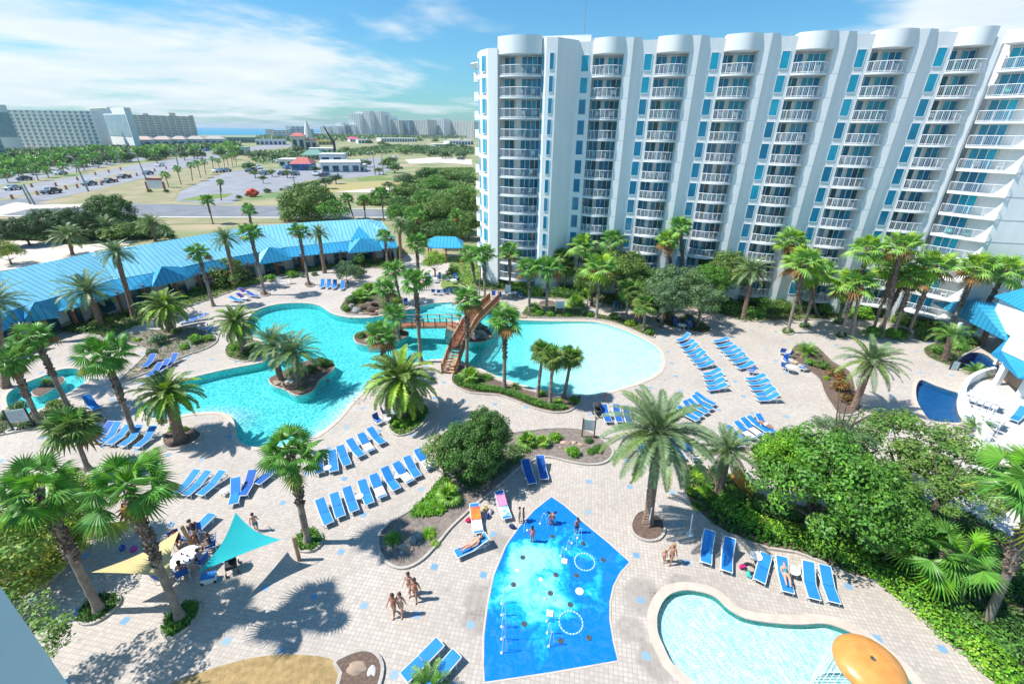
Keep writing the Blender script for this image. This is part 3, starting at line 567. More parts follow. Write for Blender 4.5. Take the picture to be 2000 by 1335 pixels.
for nm, px, mt in (('hotel_bed', [(880,540),(905,560),(925,566),(992,570),(1040,580),(1125,586),(1165,590),(1275,612),(1300,603),(1375,604),(1425,621),(1464,628),(1545,626),(1642,623),(1700,628),(1737,631),(1789,646),(1837,652),(1850,640),(1900,600),(1900,575),(1700,560),(1300,520),(1000,520),(890,505)], mat('hotel_bed_soil', (0.12, 0.15, 0.05), (0.16, 0.11, 0.07), scale=0.5, rough=0.95, bump=0.6)),  # greenish brown soil of the hotel bed
                   ('club_bed', [(60,690),(130,645),(210,660),(250,645),(330,612),(400,588),(450,570),(500,548),(560,536),(620,524),(660,523),(720,524),(770,520),(775,492),(690,500),(560,508),(500,522),(450,540),(380,560),(300,590),(230,615),(130,625),(60,660)], mat('club_bed_soil', (0.13, 0.16, 0.05), (0.20, 0.15, 0.10), scale=0.5, rough=0.95, bump=0.6)),
                   ('corner_bed', [(860,560),(870,540),(880,520),(870,505),(900,500),(935,520),(930,560),(905,572),(880,572)], LAWN),
                   ('hedge_bed', [(1334,930),(1340,920),(1357,914),(1390,918),(1420,925),(1450,945),(1490,975),(1560,990),(1650,990),(1800,985),(1900,1010),(2010,1070),(2300,1150),(2500,1400),(2100,1480),(1958,1337),(1912,1297),(1860,1259),(1825,1227),(1790,1196),(1755,1157),(1720,1133),(1687,1130),(1650,1117),(1600,1095),(1550,1077),(1500,1070),(1450,1052),(1412,1037),(1375,1010),(1350,985),(1337,960)], MULCH),
                   ('straw_bed', [(340,1335),(404,1311),(450,1297),(508,1284),(565,1280),(623,1283),(656,1293),(668,1310),(655,1345),(640,1420),(300,1460),(280,1380)], DRYTURF),
                   ('boulder_bed', [(656,1296),(670,1286),(686,1279),(707,1273),(727,1276),(741,1290),(745,1310),(738,1340),(715,1400),(650,1400),(660,1345),(668,1315)], MULCH),
                   ('left_shrub_bed', [(-200,900),(-60,900),(0,960),(60,1010),(115,1085),(125,1110),(60,1160),(20,1185),(-40,1260),(-300,1200)], MULCH)):
    P = ccw(smooth_poly(GP(px), 2)); bedpoly[nm] = P
    flat(nm, P, [], 0.055 if nm != 'boulder_bed' else 0.07, mt)
    c = MB(); strip(c, P, -0.02, 0.13, -0.02, 0.13 if nm not in ('straw_bed',) else 0.07); o = c.obj('bed_curb', CURB); o['kind'] = 'structure'
for q in PI_ : flat('island_bed', offset(q, -0.05), [], 0.045, MULCH)
flat('island_bed', offset(PLI, -0.05), [], 0.045, MULCH)

# ---- splash pad
PAD = ccw(smooth_poly(GP([(1077,970),(1102,987),(1145,1025),(1188,1060),(1229,1097),(1211,1117),(1197,1143),(1190,1175),(1190,1210),(1197,1253),(1206,1289),(1073,1312),(947,1331),(945,1296),(946,1238),(953,1181),(965,1123),(989,1065),(1015,1028),(1044,996)]), 1))
mt, t = newmat('wet_blue_rubber'); n = t.nodes; l = t.links
out = n.new('ShaderNodeOutputMaterial'); p = n.new('ShaderNodeBsdfPrincipled'); l.new(p.outputs[0], out.inputs[0])
g = n.new('ShaderNodeNewGeometry'); no = n.new('ShaderNodeTexNoise'); no.inputs['Scale'].default_value = 0.45; no.inputs['Detail'].default_value = 3; no.inputs['Distortion'].default_value = 0.9; l.new(g.outputs['Position'], no.inputs['Vector'])
gc = G(1085, 1150); sp = n.new('ShaderNodeVectorMath'); sp.operation = 'DISTANCE'; sp.inputs[1].default_value = (gc.x - 0.6, gc.y + 0.7, 0); l.new(g.outputs['Position'], sp.inputs[0])
m0 = n.new('ShaderNodeMapRange'); l.new(sp.outputs['Value'], m0.inputs[0]); m0.inputs[1].default_value = 1.2; m0.inputs[2].default_value = 3.9; m0.inputs[3].default_value = 0.16; m0.inputs[4].default_value = -0.20
ad = n.new('ShaderNodeMath'); ad.operation = 'ADD'; l.new(no.outputs[0], ad.inputs[0]); l.new(m0.outputs[0], ad.inputs[1])
n6 = n.new('ShaderNodeTexNoise'); n6.inputs['Scale'].default_value = 2.4; n6.inputs['Detail'].default_value = 6; n6.inputs['Distortion'].default_value = 1.2; l.new(g.outputs['Position'], n6.inputs['Vector'])
m6 = n.new('ShaderNodeMath'); m6.operation = 'MULTIPLY_ADD'; m6.inputs[1].default_value = 0.30; l.new(n6.outputs[0], m6.inputs[0]); l.new(ad.outputs[0], m6.inputs[2])
rr6 = n.new('ShaderNodeMapRange'); rr6.inputs[1].default_value = 0.4; rr6.inputs[2].default_value = 0.6; rr6.inputs[3].default_value = 0.12; rr6.inputs[4].default_value = 0.55; l.new(n6.outputs[0], rr6.inputs[0]); l.new(rr6.outputs[0], p.inputs['Roughness'])
rp = n.new('ShaderNodeValToRGB'); a6 = n.new('ShaderNodeMath'); a6.operation = 'SUBTRACT'; a6.inputs[1].default_value = 0.15; l.new(m6.outputs[0], a6.inputs[0]); l.new(a6.outputs[0], rp.inputs[0]); e = rp.color_ramp.elements
e[0].position = 0.40; e[0].color = (0.006, 0.19, 0.66, 1); e[1].position = 0.74; e[1].color = (0.26, 0.72, 0.86, 1)
k = e.new(0.53); k.color = (0.012, 0.42, 0.78, 1)
n5 = n.new('ShaderNodeTexNoise'); n5.inputs['Scale'].default_value = 9; n5.inputs['Detail'].default_value = 4; l.new(g.outputs['Position'], n5.inputs['Vector'])
m5 = n.new('ShaderNodeMapRange'); l.new(n5.outputs[0], m5.inputs[0]); m5.inputs[1].default_value = 0.3; m5.inputs[2].default_value = 0.7; m5.inputs[3].default_value = 0.88; m5.inputs[4].default_value = 1.1
s5 = n.new('ShaderNodeVectorMath'); s5.operation = 'SCALE'; l.new(rp.outputs[0], s5.inputs[0]); l.new(m5.outputs[0], s5.inputs['Scale']); l.new(s5.outputs[0], p.inputs['Base Color'])
p.inputs['Roughness'].default_value = 0.35
bp = n.new('ShaderNodeBump'); bp.inputs['Strength'].default_value = 0.25; bp.inputs['Distance'].default_value = 0.03; l.new(n5.outputs[0], bp.inputs['Height']); l.new(bp.outputs[0], p.inputs['Normal'])
PADM = mt
b = MB(); b.prism([(q.x, q.y) for q in PAD], -0.01, 0.012, bottom=False); b.obj('splash_pad_floor', PADM)['kind'] = 'structure'
c = MB(); strip(c, PAD, 0.0, 0.09, -0.01, 0.02); c.obj('splash_pad_edge', COPING)['kind'] = 'structure'
# damp darker pavers to the left of the pad and next to the kids pool
# ================================================================== HOTEL
TH = radians(-13.3)
hotel = thing('hotel_building', 'long white twelve-storey hotel with curved balconies and blue glass facing the pools', 'hotel', (0, 68, 0), TH)
NF, FH, Z0 = 12, 2.42, 1.75
def arc(u0, u1, v0, bulge, n=10, v1=None):
    """front edge of a bowed balcony, in local x,y (y negative = towards the pools)"""
    return [(u0 + (u1 - u0) * k / n, -(v0 + ((v1 if v1 is not None else v0) - v0) * sm(0, 1, k / n) + bulge * sin(pi * k / n) ** 0.9)) for k in range(n + 1)]
wl = MB()
ZT = 31.4
wl.box(-2.0, 51.6, 1.75, 18, 0, ZT)                     # core behind the recesses
for i in range(6):
    u = 8.43 + 7.6 * i
    wl.box(u - 0.5, u + 1.4, 0.0, 2.3, 0, 32.05)
    a, b_ = u + 5.15, u + 7.1
    if i == 5: continue
    wl.prism([(a, 2.3), (a, -0.40), (a + 1.0, -0.44), (a + 1.95, 0.0), (a + 1.95, 2.3)], 0, 32.3)
wl.prism([(51.0, 2.3), (51.0, -0.2), (51.3, -0.55), (51.75, -0.6), (52.1, -0.35), (52.2, 0.1), (52.2, 2.3)], 0, ZT)
# left tower
wl.prism([(-3.2, -2.0), (-1.85, -2.25), (-1.85, 2.3), (-5.9, 2.3), (-5.4, 0.9), (-4.4, -0.8)], 0, 31.3)
wl.prism([(-5.9, 2.3), (0, 2.3), (0, 18), (-6.4, 18)], 0, 30.9)
wl.box(-1.85, 3.75, -0.2, 2.3, 0, 30.6)
wl.prism([(3.72, 2.0), (3.72, -1.75), (4.35, -2.45), (5.75, -2.45), (8.0, -0.02), (8.0, 2.3)], 0, 32.2)
wl.box(2.5, 9.3, 1.0, 9, ZT, 32.9)
# raised panel joints
pj = MB()
for k in range(NF):
    z = Z0 + FH * k - 0.12
    pj.M = None
    for i in range(5):
        a = 8.43 + 7.6 * i + 5.15; pj.prism([(a + .01, -.4035), (a + 1.0, -.4435), (a + 1.0, -.42), (a + .01, -.38)], z, z + .045)
wallo = wl.obj('wall', WALL, hotel)
JNT = mat('panel_joint_grey', (.52, .56, .58), rough=.9)
pj.obj('panel_joint', JNT, hotel)
# parapet drums over the balconies
def drum(u0, u1, v0, bulge, z0, z1, v1=None):
    A = arc(u0, u1, v0, bulge, 16, v1); d = MB(); d.prism(A + [(u1, 2.4), (u0, 2.4)], z0, z1); return d
for i in range(6):
    u = 8.43 + 7.6 * i
    drum(u + 1.4, u + (5.15 if i < 5 else 4.7), 0.06, 0.66, 30.7, 32.34, .39).obj('parapet', WALL, hotel, smooth=True)
drum(-1.85, 3.72, 2.1, 0.95, 30.6, 32.5).obj('parapet', WALL, hotel, smooth=True)
# balcony: slab + railing + two sliding doors
def railing_mb(A, h=1.05, posts=8, bal=0.16):
    r = MB(); pts = [Vector((x, y, 0)) for x, y in A]
    L_ = [0]
    for a, b in zip(pts, pts[1:]): L_.append(L_[-1] + (b - a).length)
    def at(s):
        for i in range(len(pts) - 1):
            if s <= L_[i + 1] + 1e-6: return pts[i].lerp(pts[i + 1], (s - L_[i]) / max(1e-6, L_[i + 1] - L_[i]))
        return pts[-1]
    for a, b in zip(pts, pts[1:]):
        for z, w in ((h, 0.035), (0.10, 0.025)):
            r.tube(a + Vector((0, 0, z)), b + Vector((0, 0, z)), w, n=4, cap=False)
    nb = int(L_[-1] / bal)
    for k in range(nb + 1):
        p = at(L_[-1] * k / nb); r.tube(p + Vector((0, 0, .05)), p + Vector((0, 0, h)), 0.013, n=3, cap=False)
    for k in range(posts):
        p = at(L_[-1] * k / (posts - 1)); r.tube(p, p + Vector((0, 0, h)), 0.032, n=4, cap=False)
    return r
def slab_mb(A, back, th=0.2):
    s = MB(); s.prism(A + [(A[-1][0], back), (A[0][0], back)], -th, 0.0); return s
def door_mb(x0, x1, n, y, h=2.19, seed=0):
    """sliding door: n glass panes (material 0) in a white frame (material 1)"""
    d = MB(); w = (x1 - x0) / n; rr = random.Random(seed)
    for k in range(n):
        d.mi = rr.choice([0, 0, 1]); a = x0 + k * w
        d.box(a + 0.03, a + w - 0.03, y - 0.03 - 0.004 * (k % 2), y + 0.03, 0.05, h - 0.04)
    d.mi = 2
    for k in range(n + 1): a = x0 + k * w; d.box(a - 0.035, a + 0.035, y - 0.06, y + 0.04, 0.0, h)
    d.box(x0 + 0.035, x1 - 0.035, y - 0.055, y + 0.04, h - 0.07, h + 0.002)
    return d
A_bay = arc(1.42, 5.13, 0.10, 0.66, 12, .37)
bay_slab = slab_mb(A_bay, 1.74).mesh('balcony', TRIM, True); bay_rail = railing_mb([(x, y + 0.08) for x, y in A_bay]).mesh('railing', RAILM)
def glset(k):       # mirrored sky and shade put into the glass colours, floor by floor
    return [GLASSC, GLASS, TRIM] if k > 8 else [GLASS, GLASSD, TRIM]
doorL, doorR = {}, {}
for s in range(5):
    for top in (0, 1):
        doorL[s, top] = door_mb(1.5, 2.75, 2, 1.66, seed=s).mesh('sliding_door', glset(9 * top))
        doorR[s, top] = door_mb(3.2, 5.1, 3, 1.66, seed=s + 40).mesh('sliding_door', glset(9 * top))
def furniture(seed):
    rr = random.Random(seed); out = []
    for c in range(2):
        f = MB(); x = 2.0 + c * 1.5 + rr.random() * .8; y = 0.1 + rr.random() * 0.9
        f.box(x, x + .5, y, y + .5, .38, .43); f.box(x, x + .5, y + .45, y + .5, .43, .9)
        for a in (0.03, .44):
            for b in (.03, .44): f.box(x + a, x + a + .03, y + b, y + b + .03, 0.005, .38)
        out.append(f.mesh('balcony_chair', [PLASTW if seed % 2 else GREENT]))
    return out
furn = [furniture(s) for s in range(6)]
def furnish(k, bo, loc=(0, 0, 0)):
    for me in furn[k]: child('balcony_chair', me, bo, loc)
winmb = MB(); winmb.mi = 0; winmb.box(0.04, 0.91, -0.03, 0.03, 0.5, 2.22); winmb.mi = 1
winmb.box(0, 0.05, -0.05, 0.03, .45, 2.27); winmb.box(0.90, 0.95, -0.05, 0.03, .45, 2.27); winmb.box(0.05, 0.90, -0.045, 0.03, 2.21, 2.27); winmb.box(0.05, 0.90, -0.07, 0.03, .45, .51)
win_lo = winmb.mesh('window', [GLASS, TRIM]); win_hi = winmb.mesh('window', [GLASSC, TRIM])
rr = random.Random(3)
for i in range(6):
    u = 8.43 + 7.6 * i
    for k in range(NF):
        z = Z0 + FH * k
        bo = child('balcony', bay_slab, hotel, (u, 0, z)); child('railing', bay_rail, bo)
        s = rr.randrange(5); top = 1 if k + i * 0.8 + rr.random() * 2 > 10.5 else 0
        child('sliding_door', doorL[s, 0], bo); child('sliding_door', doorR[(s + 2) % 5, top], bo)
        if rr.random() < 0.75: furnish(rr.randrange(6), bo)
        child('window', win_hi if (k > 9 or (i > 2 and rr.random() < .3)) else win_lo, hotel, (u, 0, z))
# tower balconies
A_t = arc(-1.82, 3.70, 2.0, 0.85, 14); t_slab = slab_mb(A_t, -0.21).mesh('balcony', TRIM, True); t_rail = railing_mb([(x, y + 0.08) for x, y in A_t], posts=7).mesh('railing', RAILM)
dT = {}
for s in range(4): dT[s] = (door_mb(-1.4, 0.0, 2, -0.3, seed=s + 9).mesh('sliding_door', [GLASS, GLASSD, TRIM]), door_mb(0.9, 3.6, 4, -0.3, seed=s + 77).mesh('sliding_door', [GLASS, GLASSD, TRIM]))
w5 = MB(); w5.mi = 0; w5.box(0.03, 0.52, -0.03, .02, .5, 2.22); w5.mi = 1; w5.box(0, .04, -.05, .02, .45, 2.26); w5.box(.51, .55, -.05, .02, .45, 2.26); w5.box(.04, .51, -.06, .02, .44, .5)
w5a = w5.mesh('window', [GLASSC, TRIM]); w5b = w5.mesh('window', [GLASS, TRIM])
w8 = MB(); w8.mi = 0; w8.box(0.03, 0.97, -0.03, .02, .5, 2.22); w8.mi = 1; w8.box(0, .04, -.05, .02, .45, 2.26); w8.box(.96, 1.0, -.05, .02, .45, 2.26); w8.box(.04, .96, -.06, .02, .44, .5); w8m = w8.mesh('side_window', [GLASSC, TRIM])
for k in range(NF):
    z = Z0 + FH * k; bo = child('balcony', t_slab, hotel, (0, 0, z)); child('railing', t_rail, bo); q = dT[rr.randrange(4)]; child('sliding_door', q[0], bo); child('sliding_door', q[1], bo)
    furnish(rr.randrange(6), bo, (-1.5, -1.9, 0))
    child('window', w5a, hotel, (3.78, -1.82, z), (0, 0, atan2(-0.70, 0.63)))
    child('window', w5b, hotel, (4.82, -2.45, z))
    child('side_window', w8m, hotel, (-4.28, -1.02, z), (0, 0, atan2(-1.2, 1.2)))
    child('side_window', w8m, hotel, (-5.35, 0.75, z), (0, 0, atan2(-1.7, 1.0)), (0.8, 1, 1))
    rb = MB(); rb.lathe([(0.05, -.15), (1.35, -.15), (1.35, 0.0), (0.05, 0.0)], 24); o = rb.obj('round_balcony', TRIM, hotel, (-6.0, 5.2, z)); 
    r2 = MB(); r2.lathe([(1.28, 1.0), (1.34, 1.0), (1.34, .05), (1.28, .05)], 24); r2.obj('round_railing', RAILM, o)
v = MB(); v.lathe([(0.1, -.1), (1.6, -.25), (2.2, .1), (2.3, .3), (2.2, .42), (0.1, .45)], 32); v.obj('roof_visor', TRIM, hotel, (-5.3, 4.6, 30.0), smooth=True)
an = MB(); an.tube((8.2, 3, 32.9), (8.2, 3, 38.5), 0.05, 0.02, n=6); an.obj('antenna', GREYP, hotel)
# angled wing at the right end
W0 = Vector((50.4, 55.2)); dW = Vector((0.615, -0.79)).normalized(); LW = 5.0
wing = MB(); wing.M = Matrix.Translation((W0.x, W0.y, 0)) @ Matrix.Rotation(atan2(dW.y, dW.x), 4, 'Z')
inv = hotel.matrix_basis.inverted() if False else (Matrix.Translation((0, 68, 0)) @ Matrix.Rotation(TH, 4, 'Z')).inverted()
Mw = inv @ wing.M
wing.M = Mw
wing.box(0, LW, 1.9, 9, 0, 31.2); wing.obj('wall', WALL, hotel)
wc_ = MB(); wc_.M = Mw; wc_.prism([(0, 2.2), (-.3, -.2), (2.5, -.5), (5, -.4), (5, 2.2)], 30.75, 31.9); wc_.obj('parapet', WALL, hotel)
awr = atan2(dW.y, dW.x) - TH; o_loc = Mw.translation
A_w = [(0.0, -0.1), (1.2, -0.3), (2.5, -0.42), (3.8, -0.42), (4.95, -0.35)]
w_slab = slab_mb(A_w, 1.88).mesh('balcony', TRIM); w_rail = railing_mb([(x, y + .08) for x, y in A_w], posts=5).mesh('railing', RAILM)
dw = [(door_mb(0.3, 2.5, 3, 1.8, seed=s + 5).mesh('sliding_door', [GLASSC if s % 2 else GLASS, GLASS, TRIM]), door_mb(3.6, 4.8, 2, 1.8, seed=s + 15).mesh('sliding_door', [GLASS, GLASSD, TRIM])) for s in range(4)]
for k in range(12):
    z = Z0 + FH * k; bo = child('balcony', w_slab, hotel, (o_loc.x, o_loc.y, z), (0, 0, awr)); child('railing', w_rail, bo); q = dw[k % 4]; child('sliding_door', q[0], bo); child('sliding_door', q[1], bo)
    if k % 3 == 1: furnish(k % 6, bo, (-1, 0, 0))
ew = MB(); ew.M = inv
ew.prism([(53.35, 51.25), (82, 45.0), (84, 62), (53.9, 62)], 0, 32); ew.obj('end_wall', WALL, hotel)
ej = MB(); ej.M = inv
for k in range(1, 15): ej.prism([(53.4, 51.21), (82, 44.97), (82, 45.05), (53.4, 51.26)], Z0 + FH * k - .1, Z0 + FH * k - .06)
ej.obj('panel_joint', JNT, hotel)

# ================================================================== the corner of the camera's own building
d = ray(62, 1233); Yc = 4.2; Xc = d.x / d.y * Yc
own = MB(); own.box(Xc - 3.0, Xc, -8, Yc, 0, 40); o = own.obj('near_wall', mat('pale_blue_stucco', (0.62, 0.78, 0.82), (0.58, 0.75, 0.79), scale=1, rough=0.8, bump=0.1, bscale=30)); tag(o, 'pale blue stucco wall corner cutting across the bottom left of the view', 'wall')

# ================================================================== roofs helper (quads with UV running across the seams)
class Roof:
    def __init__(s): s.v = []; s.f = []; s.uv = []
    def quad(s, *pts, across=None):
        """first edge p0->p1 is the eave; seams run up the slope, u measured along the eave"""
        P = [Vector(p) for p in pts]; b = len(s.v); e = (P[1] - P[0]); e = e.normalized()
        n_ = Vector((0, 0, 1)); 
        s.v += [tuple(p) for p in P]; s.f.append(tuple(range(b, b + len(P))))
        s.uv += [((p - P[0]).dot(e), (p - P[0]).length) for p in P]
    def obj(s, name, mt, parent=None, thick=0.12):
        me = bpy.data.meshes.new(name)
        n0 = len(s.v); v2 = s.v + [(x, y, z - thick) for x, y, z in s.v]; f2 = list(s.f) + [tuple(reversed([i + n0 for i in f])) for f in s.f]
        ed = []
        for f in s.f:
            for i in range(len(f)):
                a, b = f[i], f[(i + 1) % len(f)]; ed.append((b, a, a + n0, b + n0))
        me.from_pydata(v2, [], f2 + ed); me.materials.append(mt); uvl = me.uv_layers.new(name='UVMap'); uvs = s.uv + s.uv
        for lp in me.loops: uvl.data[lp.index].uv = uvs[lp.vertex_index]
        me.update(); o = bpy.data.objects.new(name, me); COL.objects.link(o)
        if parent is not None: o.parent = parent
        return o
# ---- long clubhouse with the blue metal roof
E1, E2, E3 = 2.7, 3.9, 6.6       # porch eave, porch ridge line, main ridge/back edge heights
def c3(px, py, z): return G(px, py, z)
club = thing('clubhouse_building', 'long low clubhouse with blue metal roof and porch running behind the palms', 'building', (0, 0, 0))
R = Roof(); R2 = Roof()
eave = [c3(-120, 705, E1), c3(47, 625, E1), c3(112, 608, E1), c3(162, 597, E1), c3(252, 567, E1), c3(307, 555, E1), c3(370, 540, E1), c3(400, 532, E1), c3(507, 511, E1), c3(567, 502, E1), c3(682, 490, E1), c3(745, 486, E1), c3(777, 483, E1)]
brk = [c3(-120, 660, E2), c3(35, 602, E2), c3(110, 580, E2), c3(150, 568, E2), c3(220, 547, E2), c3(300, 533, E2), c3(365, 520, E2), c3(400, 512, E2), c3(500, 494, E2), c3(560, 483, E2), c3(680, 471, E2), c3(742, 466, E2), c3(772, 466, E2)]
top = [c3(-120, 560, E3), c3(0, 531, E3), c3(60, 518, E3), c3(110, 508, E3), c3(180, 493, E3), c3(235, 484, E3), c3(290, 476, E3), c3(330, 469, E3), c3(430, 452, E3), c3(500, 441, E3), c3(640, 431, E3), c3(718, 428, E3), c3(745, 432, E3 - .6)]
for i in range(len(eave) - 1):
    R2.quad(eave[i], eave[i + 1], brk[i + 1], brk[i]); R.quad(brk[i] + Vector((0, 0, .05)), brk[i + 1] + Vector((0, 0, .05)), top[i + 1], top[i])
ro = R.obj('main_roof', ROOFP, club); R2.obj('porch_roof', ROOFB, club)
# walls and dark porch back, posts
bw = MB(); inn = [p.lerp(q, 0.55) for p, q in zip(eave, brk)]
for a, b in zip(brk[:-1], brk[1:]):
    a2, b2 = a.copy(), b.copy(); bw.add([(a2.x, a2.y, 0), (b2.x, b2.y, 0), (b2.x, b2.y, E2 - .15), (a2.x, a2.y, E2 - .15)], [(0, 1, 2, 3)])
bw.obj('wall', mat('clubhouse_wall', (0.55, 0.56, 0.55), (0.44, 0.46, 0.46), scale=0.5, rough=0.85), club)
gm = MB()
for a, b in zip(brk[:-1], brk[1:]):
    d = (b - a); L_ = d.length; n_ = max(1, int(L_ / 3.0)); fr = Vector((-d.y, d.x, 0)).normalized() * -0.04
    for k in range(n_):
        p = a + d * ((k + .15) / n_) + fr; q = a + d * ((k + .8) / n_) + fr
        w_ = MB(); w_.add([(p.x, p.y, .2), (q.x, q.y, .2), (q.x, q.y, 2.3), (p.x, p.y, 2.3)], [(0, 1, 2, 3)]); w_.obj('window', GLASSD, club)
for i in range(len(eave) - 1):
    a, b = eave[i], eave[i + 1]; L_ = (b - a).length; n_ = max(1, round(L_ / 3.4))
    for k in range(n_):
        p = a.lerp(b, (k + .5) / n_).lerp(brk[i].lerp(brk[i + 1], (k + .5) / n_), .12); w_ = MB(); w_.box(p.x - .13, p.x + .13, p.y - .13, p.y + .13, 0, E1 + .25); w_.obj('post', POSTM, club)
# hipped entry porches and their dormers
for (l_, r_, ap, bl, br) in (((47, 627), (118, 618), (67, 590), (47, 600), (108, 582)), ((297, 560), (371, 543), (316, 520), (300, 530), (352, 520)), ((505, 516), (570, 506), (525, 482), (507, 494), (550, 485)), ((680, 494), (746, 489), (704, 465), (682, 472), (735, 467))):
    P = Roof(); ze = E1 - .05; A_ = c3(*l_, ze); B_ = c3(*r_, ze); T_ = c3(*ap, 4.75); C_ = c3(*bl, E2 + .1); D_ = c3(*br, E2 + .1)
    P.quad(A_, B_, T_); P.quad(C_, A_, T_); P.quad(B_, D_, T_); P.obj('entry_roof', ROOFB, club)
for (l_, r_, ap, bk) in (((148, 0), (0, 0), (0, 0), (0, 0)),)[:0]: pass
for (l_, r_, ap, z) in (((684, 470), (726, 466), (701, 441), 5.9),):
    P = Roof(); A_ = c3(*l_, 4.3); B_ = c3(*r_, 4.3); T_ = c3(*ap, z); Bk = (A_ + B_) / 2 + Vector((-.6, 3.2, 1.1)); P.quad(A_, B_, T_); P.quad(Bk, A_, T_); P.quad(B_, Bk, T_); P.obj('dormer_roof', ROOFB, club)
# back fall of the main roof so that it has depth
RB = Roof()
for i in range(len(top) - 1):
    a, b = top[i + 1], top[i]; RB.quad(a + Vector((-1.5, 7, -3.2)), b + Vector((-1.5, 7, -3.2)), b, a)
RB.obj('rear_roof', ROOFP, club)
# small blue-roofed pavilion near the hotel corner
def hip_pavilion(name, label, corners, ridge, z_e, z_r, mt, postm=POSTM, posts=True):
    A_, B_, C_, D_ = [G(x, y, z_e) for x, y in corners]; R1, R2_ = [G(x, y, z_r) for x, y in ridge]
    t_ = thing(name, label, 'pavilion', (0, 0, 0)); P = Roof(); P.quad(A_, B_, R2_, R1); P.quad(B_, C_, R2_); P.quad(C_, D_, R1, R2_); P.quad(D_, A_, R1); P.obj('roof', mt, t_)
    cen = (A_ + B_ + C_ + D_) / 4
    if posts:
        for q in (A_, B_, C_, D_, (A_ + B_) / 2):
            p = q.lerp(cen, .1); w_ = MB(); w_.box(p.x - .12, p.x + .12, p.y - .12, p.y + .12, 0, z_e); w_.obj('post', postm, t_)
    return t_
hip_pavilion('open_pavilion', 'small open pavilion with blue hipped roof by the corner of the white hotel', [(838, 484), (904, 484), (905, 470), (832, 468)], [(853, 461), (890, 462)], 2.8, 4.3, ROOFB)
bf = MB(); bf.box(-23, -10.8, 98, 98.2, 0, 2.3); tag(bf.obj('dark_wall', mat('brown_board_wall', (0.10, 0.07, 0.06), rough=0.9)), 'dark brown boundary wall behind the small blue pavilion', 'wall')
fe = MB()
for k in range(60):
    x = -30 + k * 0.34; y = 86.5 - (x + 30) * 0.01; fe.tube((x, y, 0), (x, y, 1.3), .02, n=4)
fe.tube((-30, 86.5, 1.3), (-9.8, 86.3, 1.3), .03, n=4); fe.tube((-30, 86.5, .15), (-9.8, 86.3, .15), .03, n=4)
tag(fe.obj('pool_fence', GREYP), 'grey picket fence between the clubhouse and the small pavilion', 'fence')

# ================================================================== bar buildings on the right
bar = thing('bar_pavilion', 'blue seamed roof pavilion behind the dark spa pool on the right', 'pavilion', (0, 0, 0))
P = Roof(); a = G(1822, 590, 3.0); b2 = G(1873, 632, 3.0); c_ = G(1966, 664, 3.0); r1 = G(1905, 588, 5.2); r2 = G(1965, 592, 5.2); dd = G(2060, 640, 3.0)
P.quad(a, c_, r2, r1); P.quad(c_, dd, r2); P.quad(G(1960, 560, 3.0), a, r1); P.quad(dd, G(2060, 580, 3.0), r2); P.obj('roof', ROOFB, bar)
for q in (a, b2, c_):
    w_ = MB(); p = q + Vector((.5, .3, 0)); w_.box(p.x - .14, p.x + .14, p.y - .14, p.y + .14, 0, 3.0); w_.obj('post', TRIM, bar)
w_ = MB(); p = G(1935, 640); w_.box(p.x, p.x + 9, p.y + 1, p.y + 5, 0, 2.85); w_.obj('wall', mat('shaded_bar_wall', (0.35, 0.36, 0.36), rough=0.9), bar)  # plain grey wall under the blue roof
up = thing('two_tier_bar_building', 'white bar building with blue roof tip at the right edge above the spa', 'building', (0, 0, 0))
P = Roof(); a = G(1942, 577, 6.2); b_ = G(2010, 612, 6.2); P.quad(a, b_, G(2060, 585, 7.8), G(2010, 560, 7.8)); P.obj('roof', ROOFB, up)
w_ = MB(); p1 = G(1950, 590, 5.6); p2 = G(2030, 640, 5.6); dirn = (p2 - p1).normalized(); nn = Vector((-dirn.y, dirn.x, 0))
w_.prism([(p1.x, p1.y), (p2.x, p2.y), ((p2 + nn * 6).x, (p2 + nn * 6).y), ((p1 + nn * 6).x, (p1 + nn * 6).y)], 3.4, 6.05); w_.obj('wall', WALL, up)
sb = thing('poolside_bar', 'white flat-roofed pool bar with blue awning and round counter at right', 'bar', (0, 0, 0))
A_ = G(1960, 676, 3.6); B_ = G(2045, 715, 3.6); C_ = G(2075, 665, 3.6); D_ = G(1985, 640, 3.6)
w_ = MB(); w_.prism([A_.xy, B_.xy, C_.xy, D_.xy], 3.15, 3.62); w_.obj('roof', WALL, sb)
w_ = MB(); w_.prism([A_.lerp(C_, .2).xy, B_.lerp(D_, .12).xy, C_.lerp(A_, .1).xy, D_.lerp(B_, .2).xy], 0.0, 3.14); w_.obj('wall', mat('tan_bar_wall', (0.45, 0.33, 0.24), (0.36, 0.27, 0.2), scale=1, rough=0.9), sb)
P = Roof(); P.quad(G(1947, 697, 2.3), G(1990, 737, 2.3), G(2040, 745, 2.3), B_ + Vector((0, 0, -.5)), A_ + Vector((0, 0, -.5))); o = P.obj('awning', mat('blue_awning_canvas', (0.02, 0.30, 0.58), (0.015, 0.26, 0.52), scale=1, rough=0.7), sb)
P = Roof(); P.quad(G(1936, 690, 2.3), G(1950, 700, 2.3), A_ + Vector((0, 0, -.5)), D_ + Vector((0, 0, -.5))); P.obj('awning', o.data.materials[0], sb)
for q in ((1945, 750), (1990, 775)):
    p = G(*q); w_ = MB(); w_.box(p.x - .22, p.x + .22, p.y - .22, p.y + .22, 0, 2.6); w_.obj('post', WALL, sb)
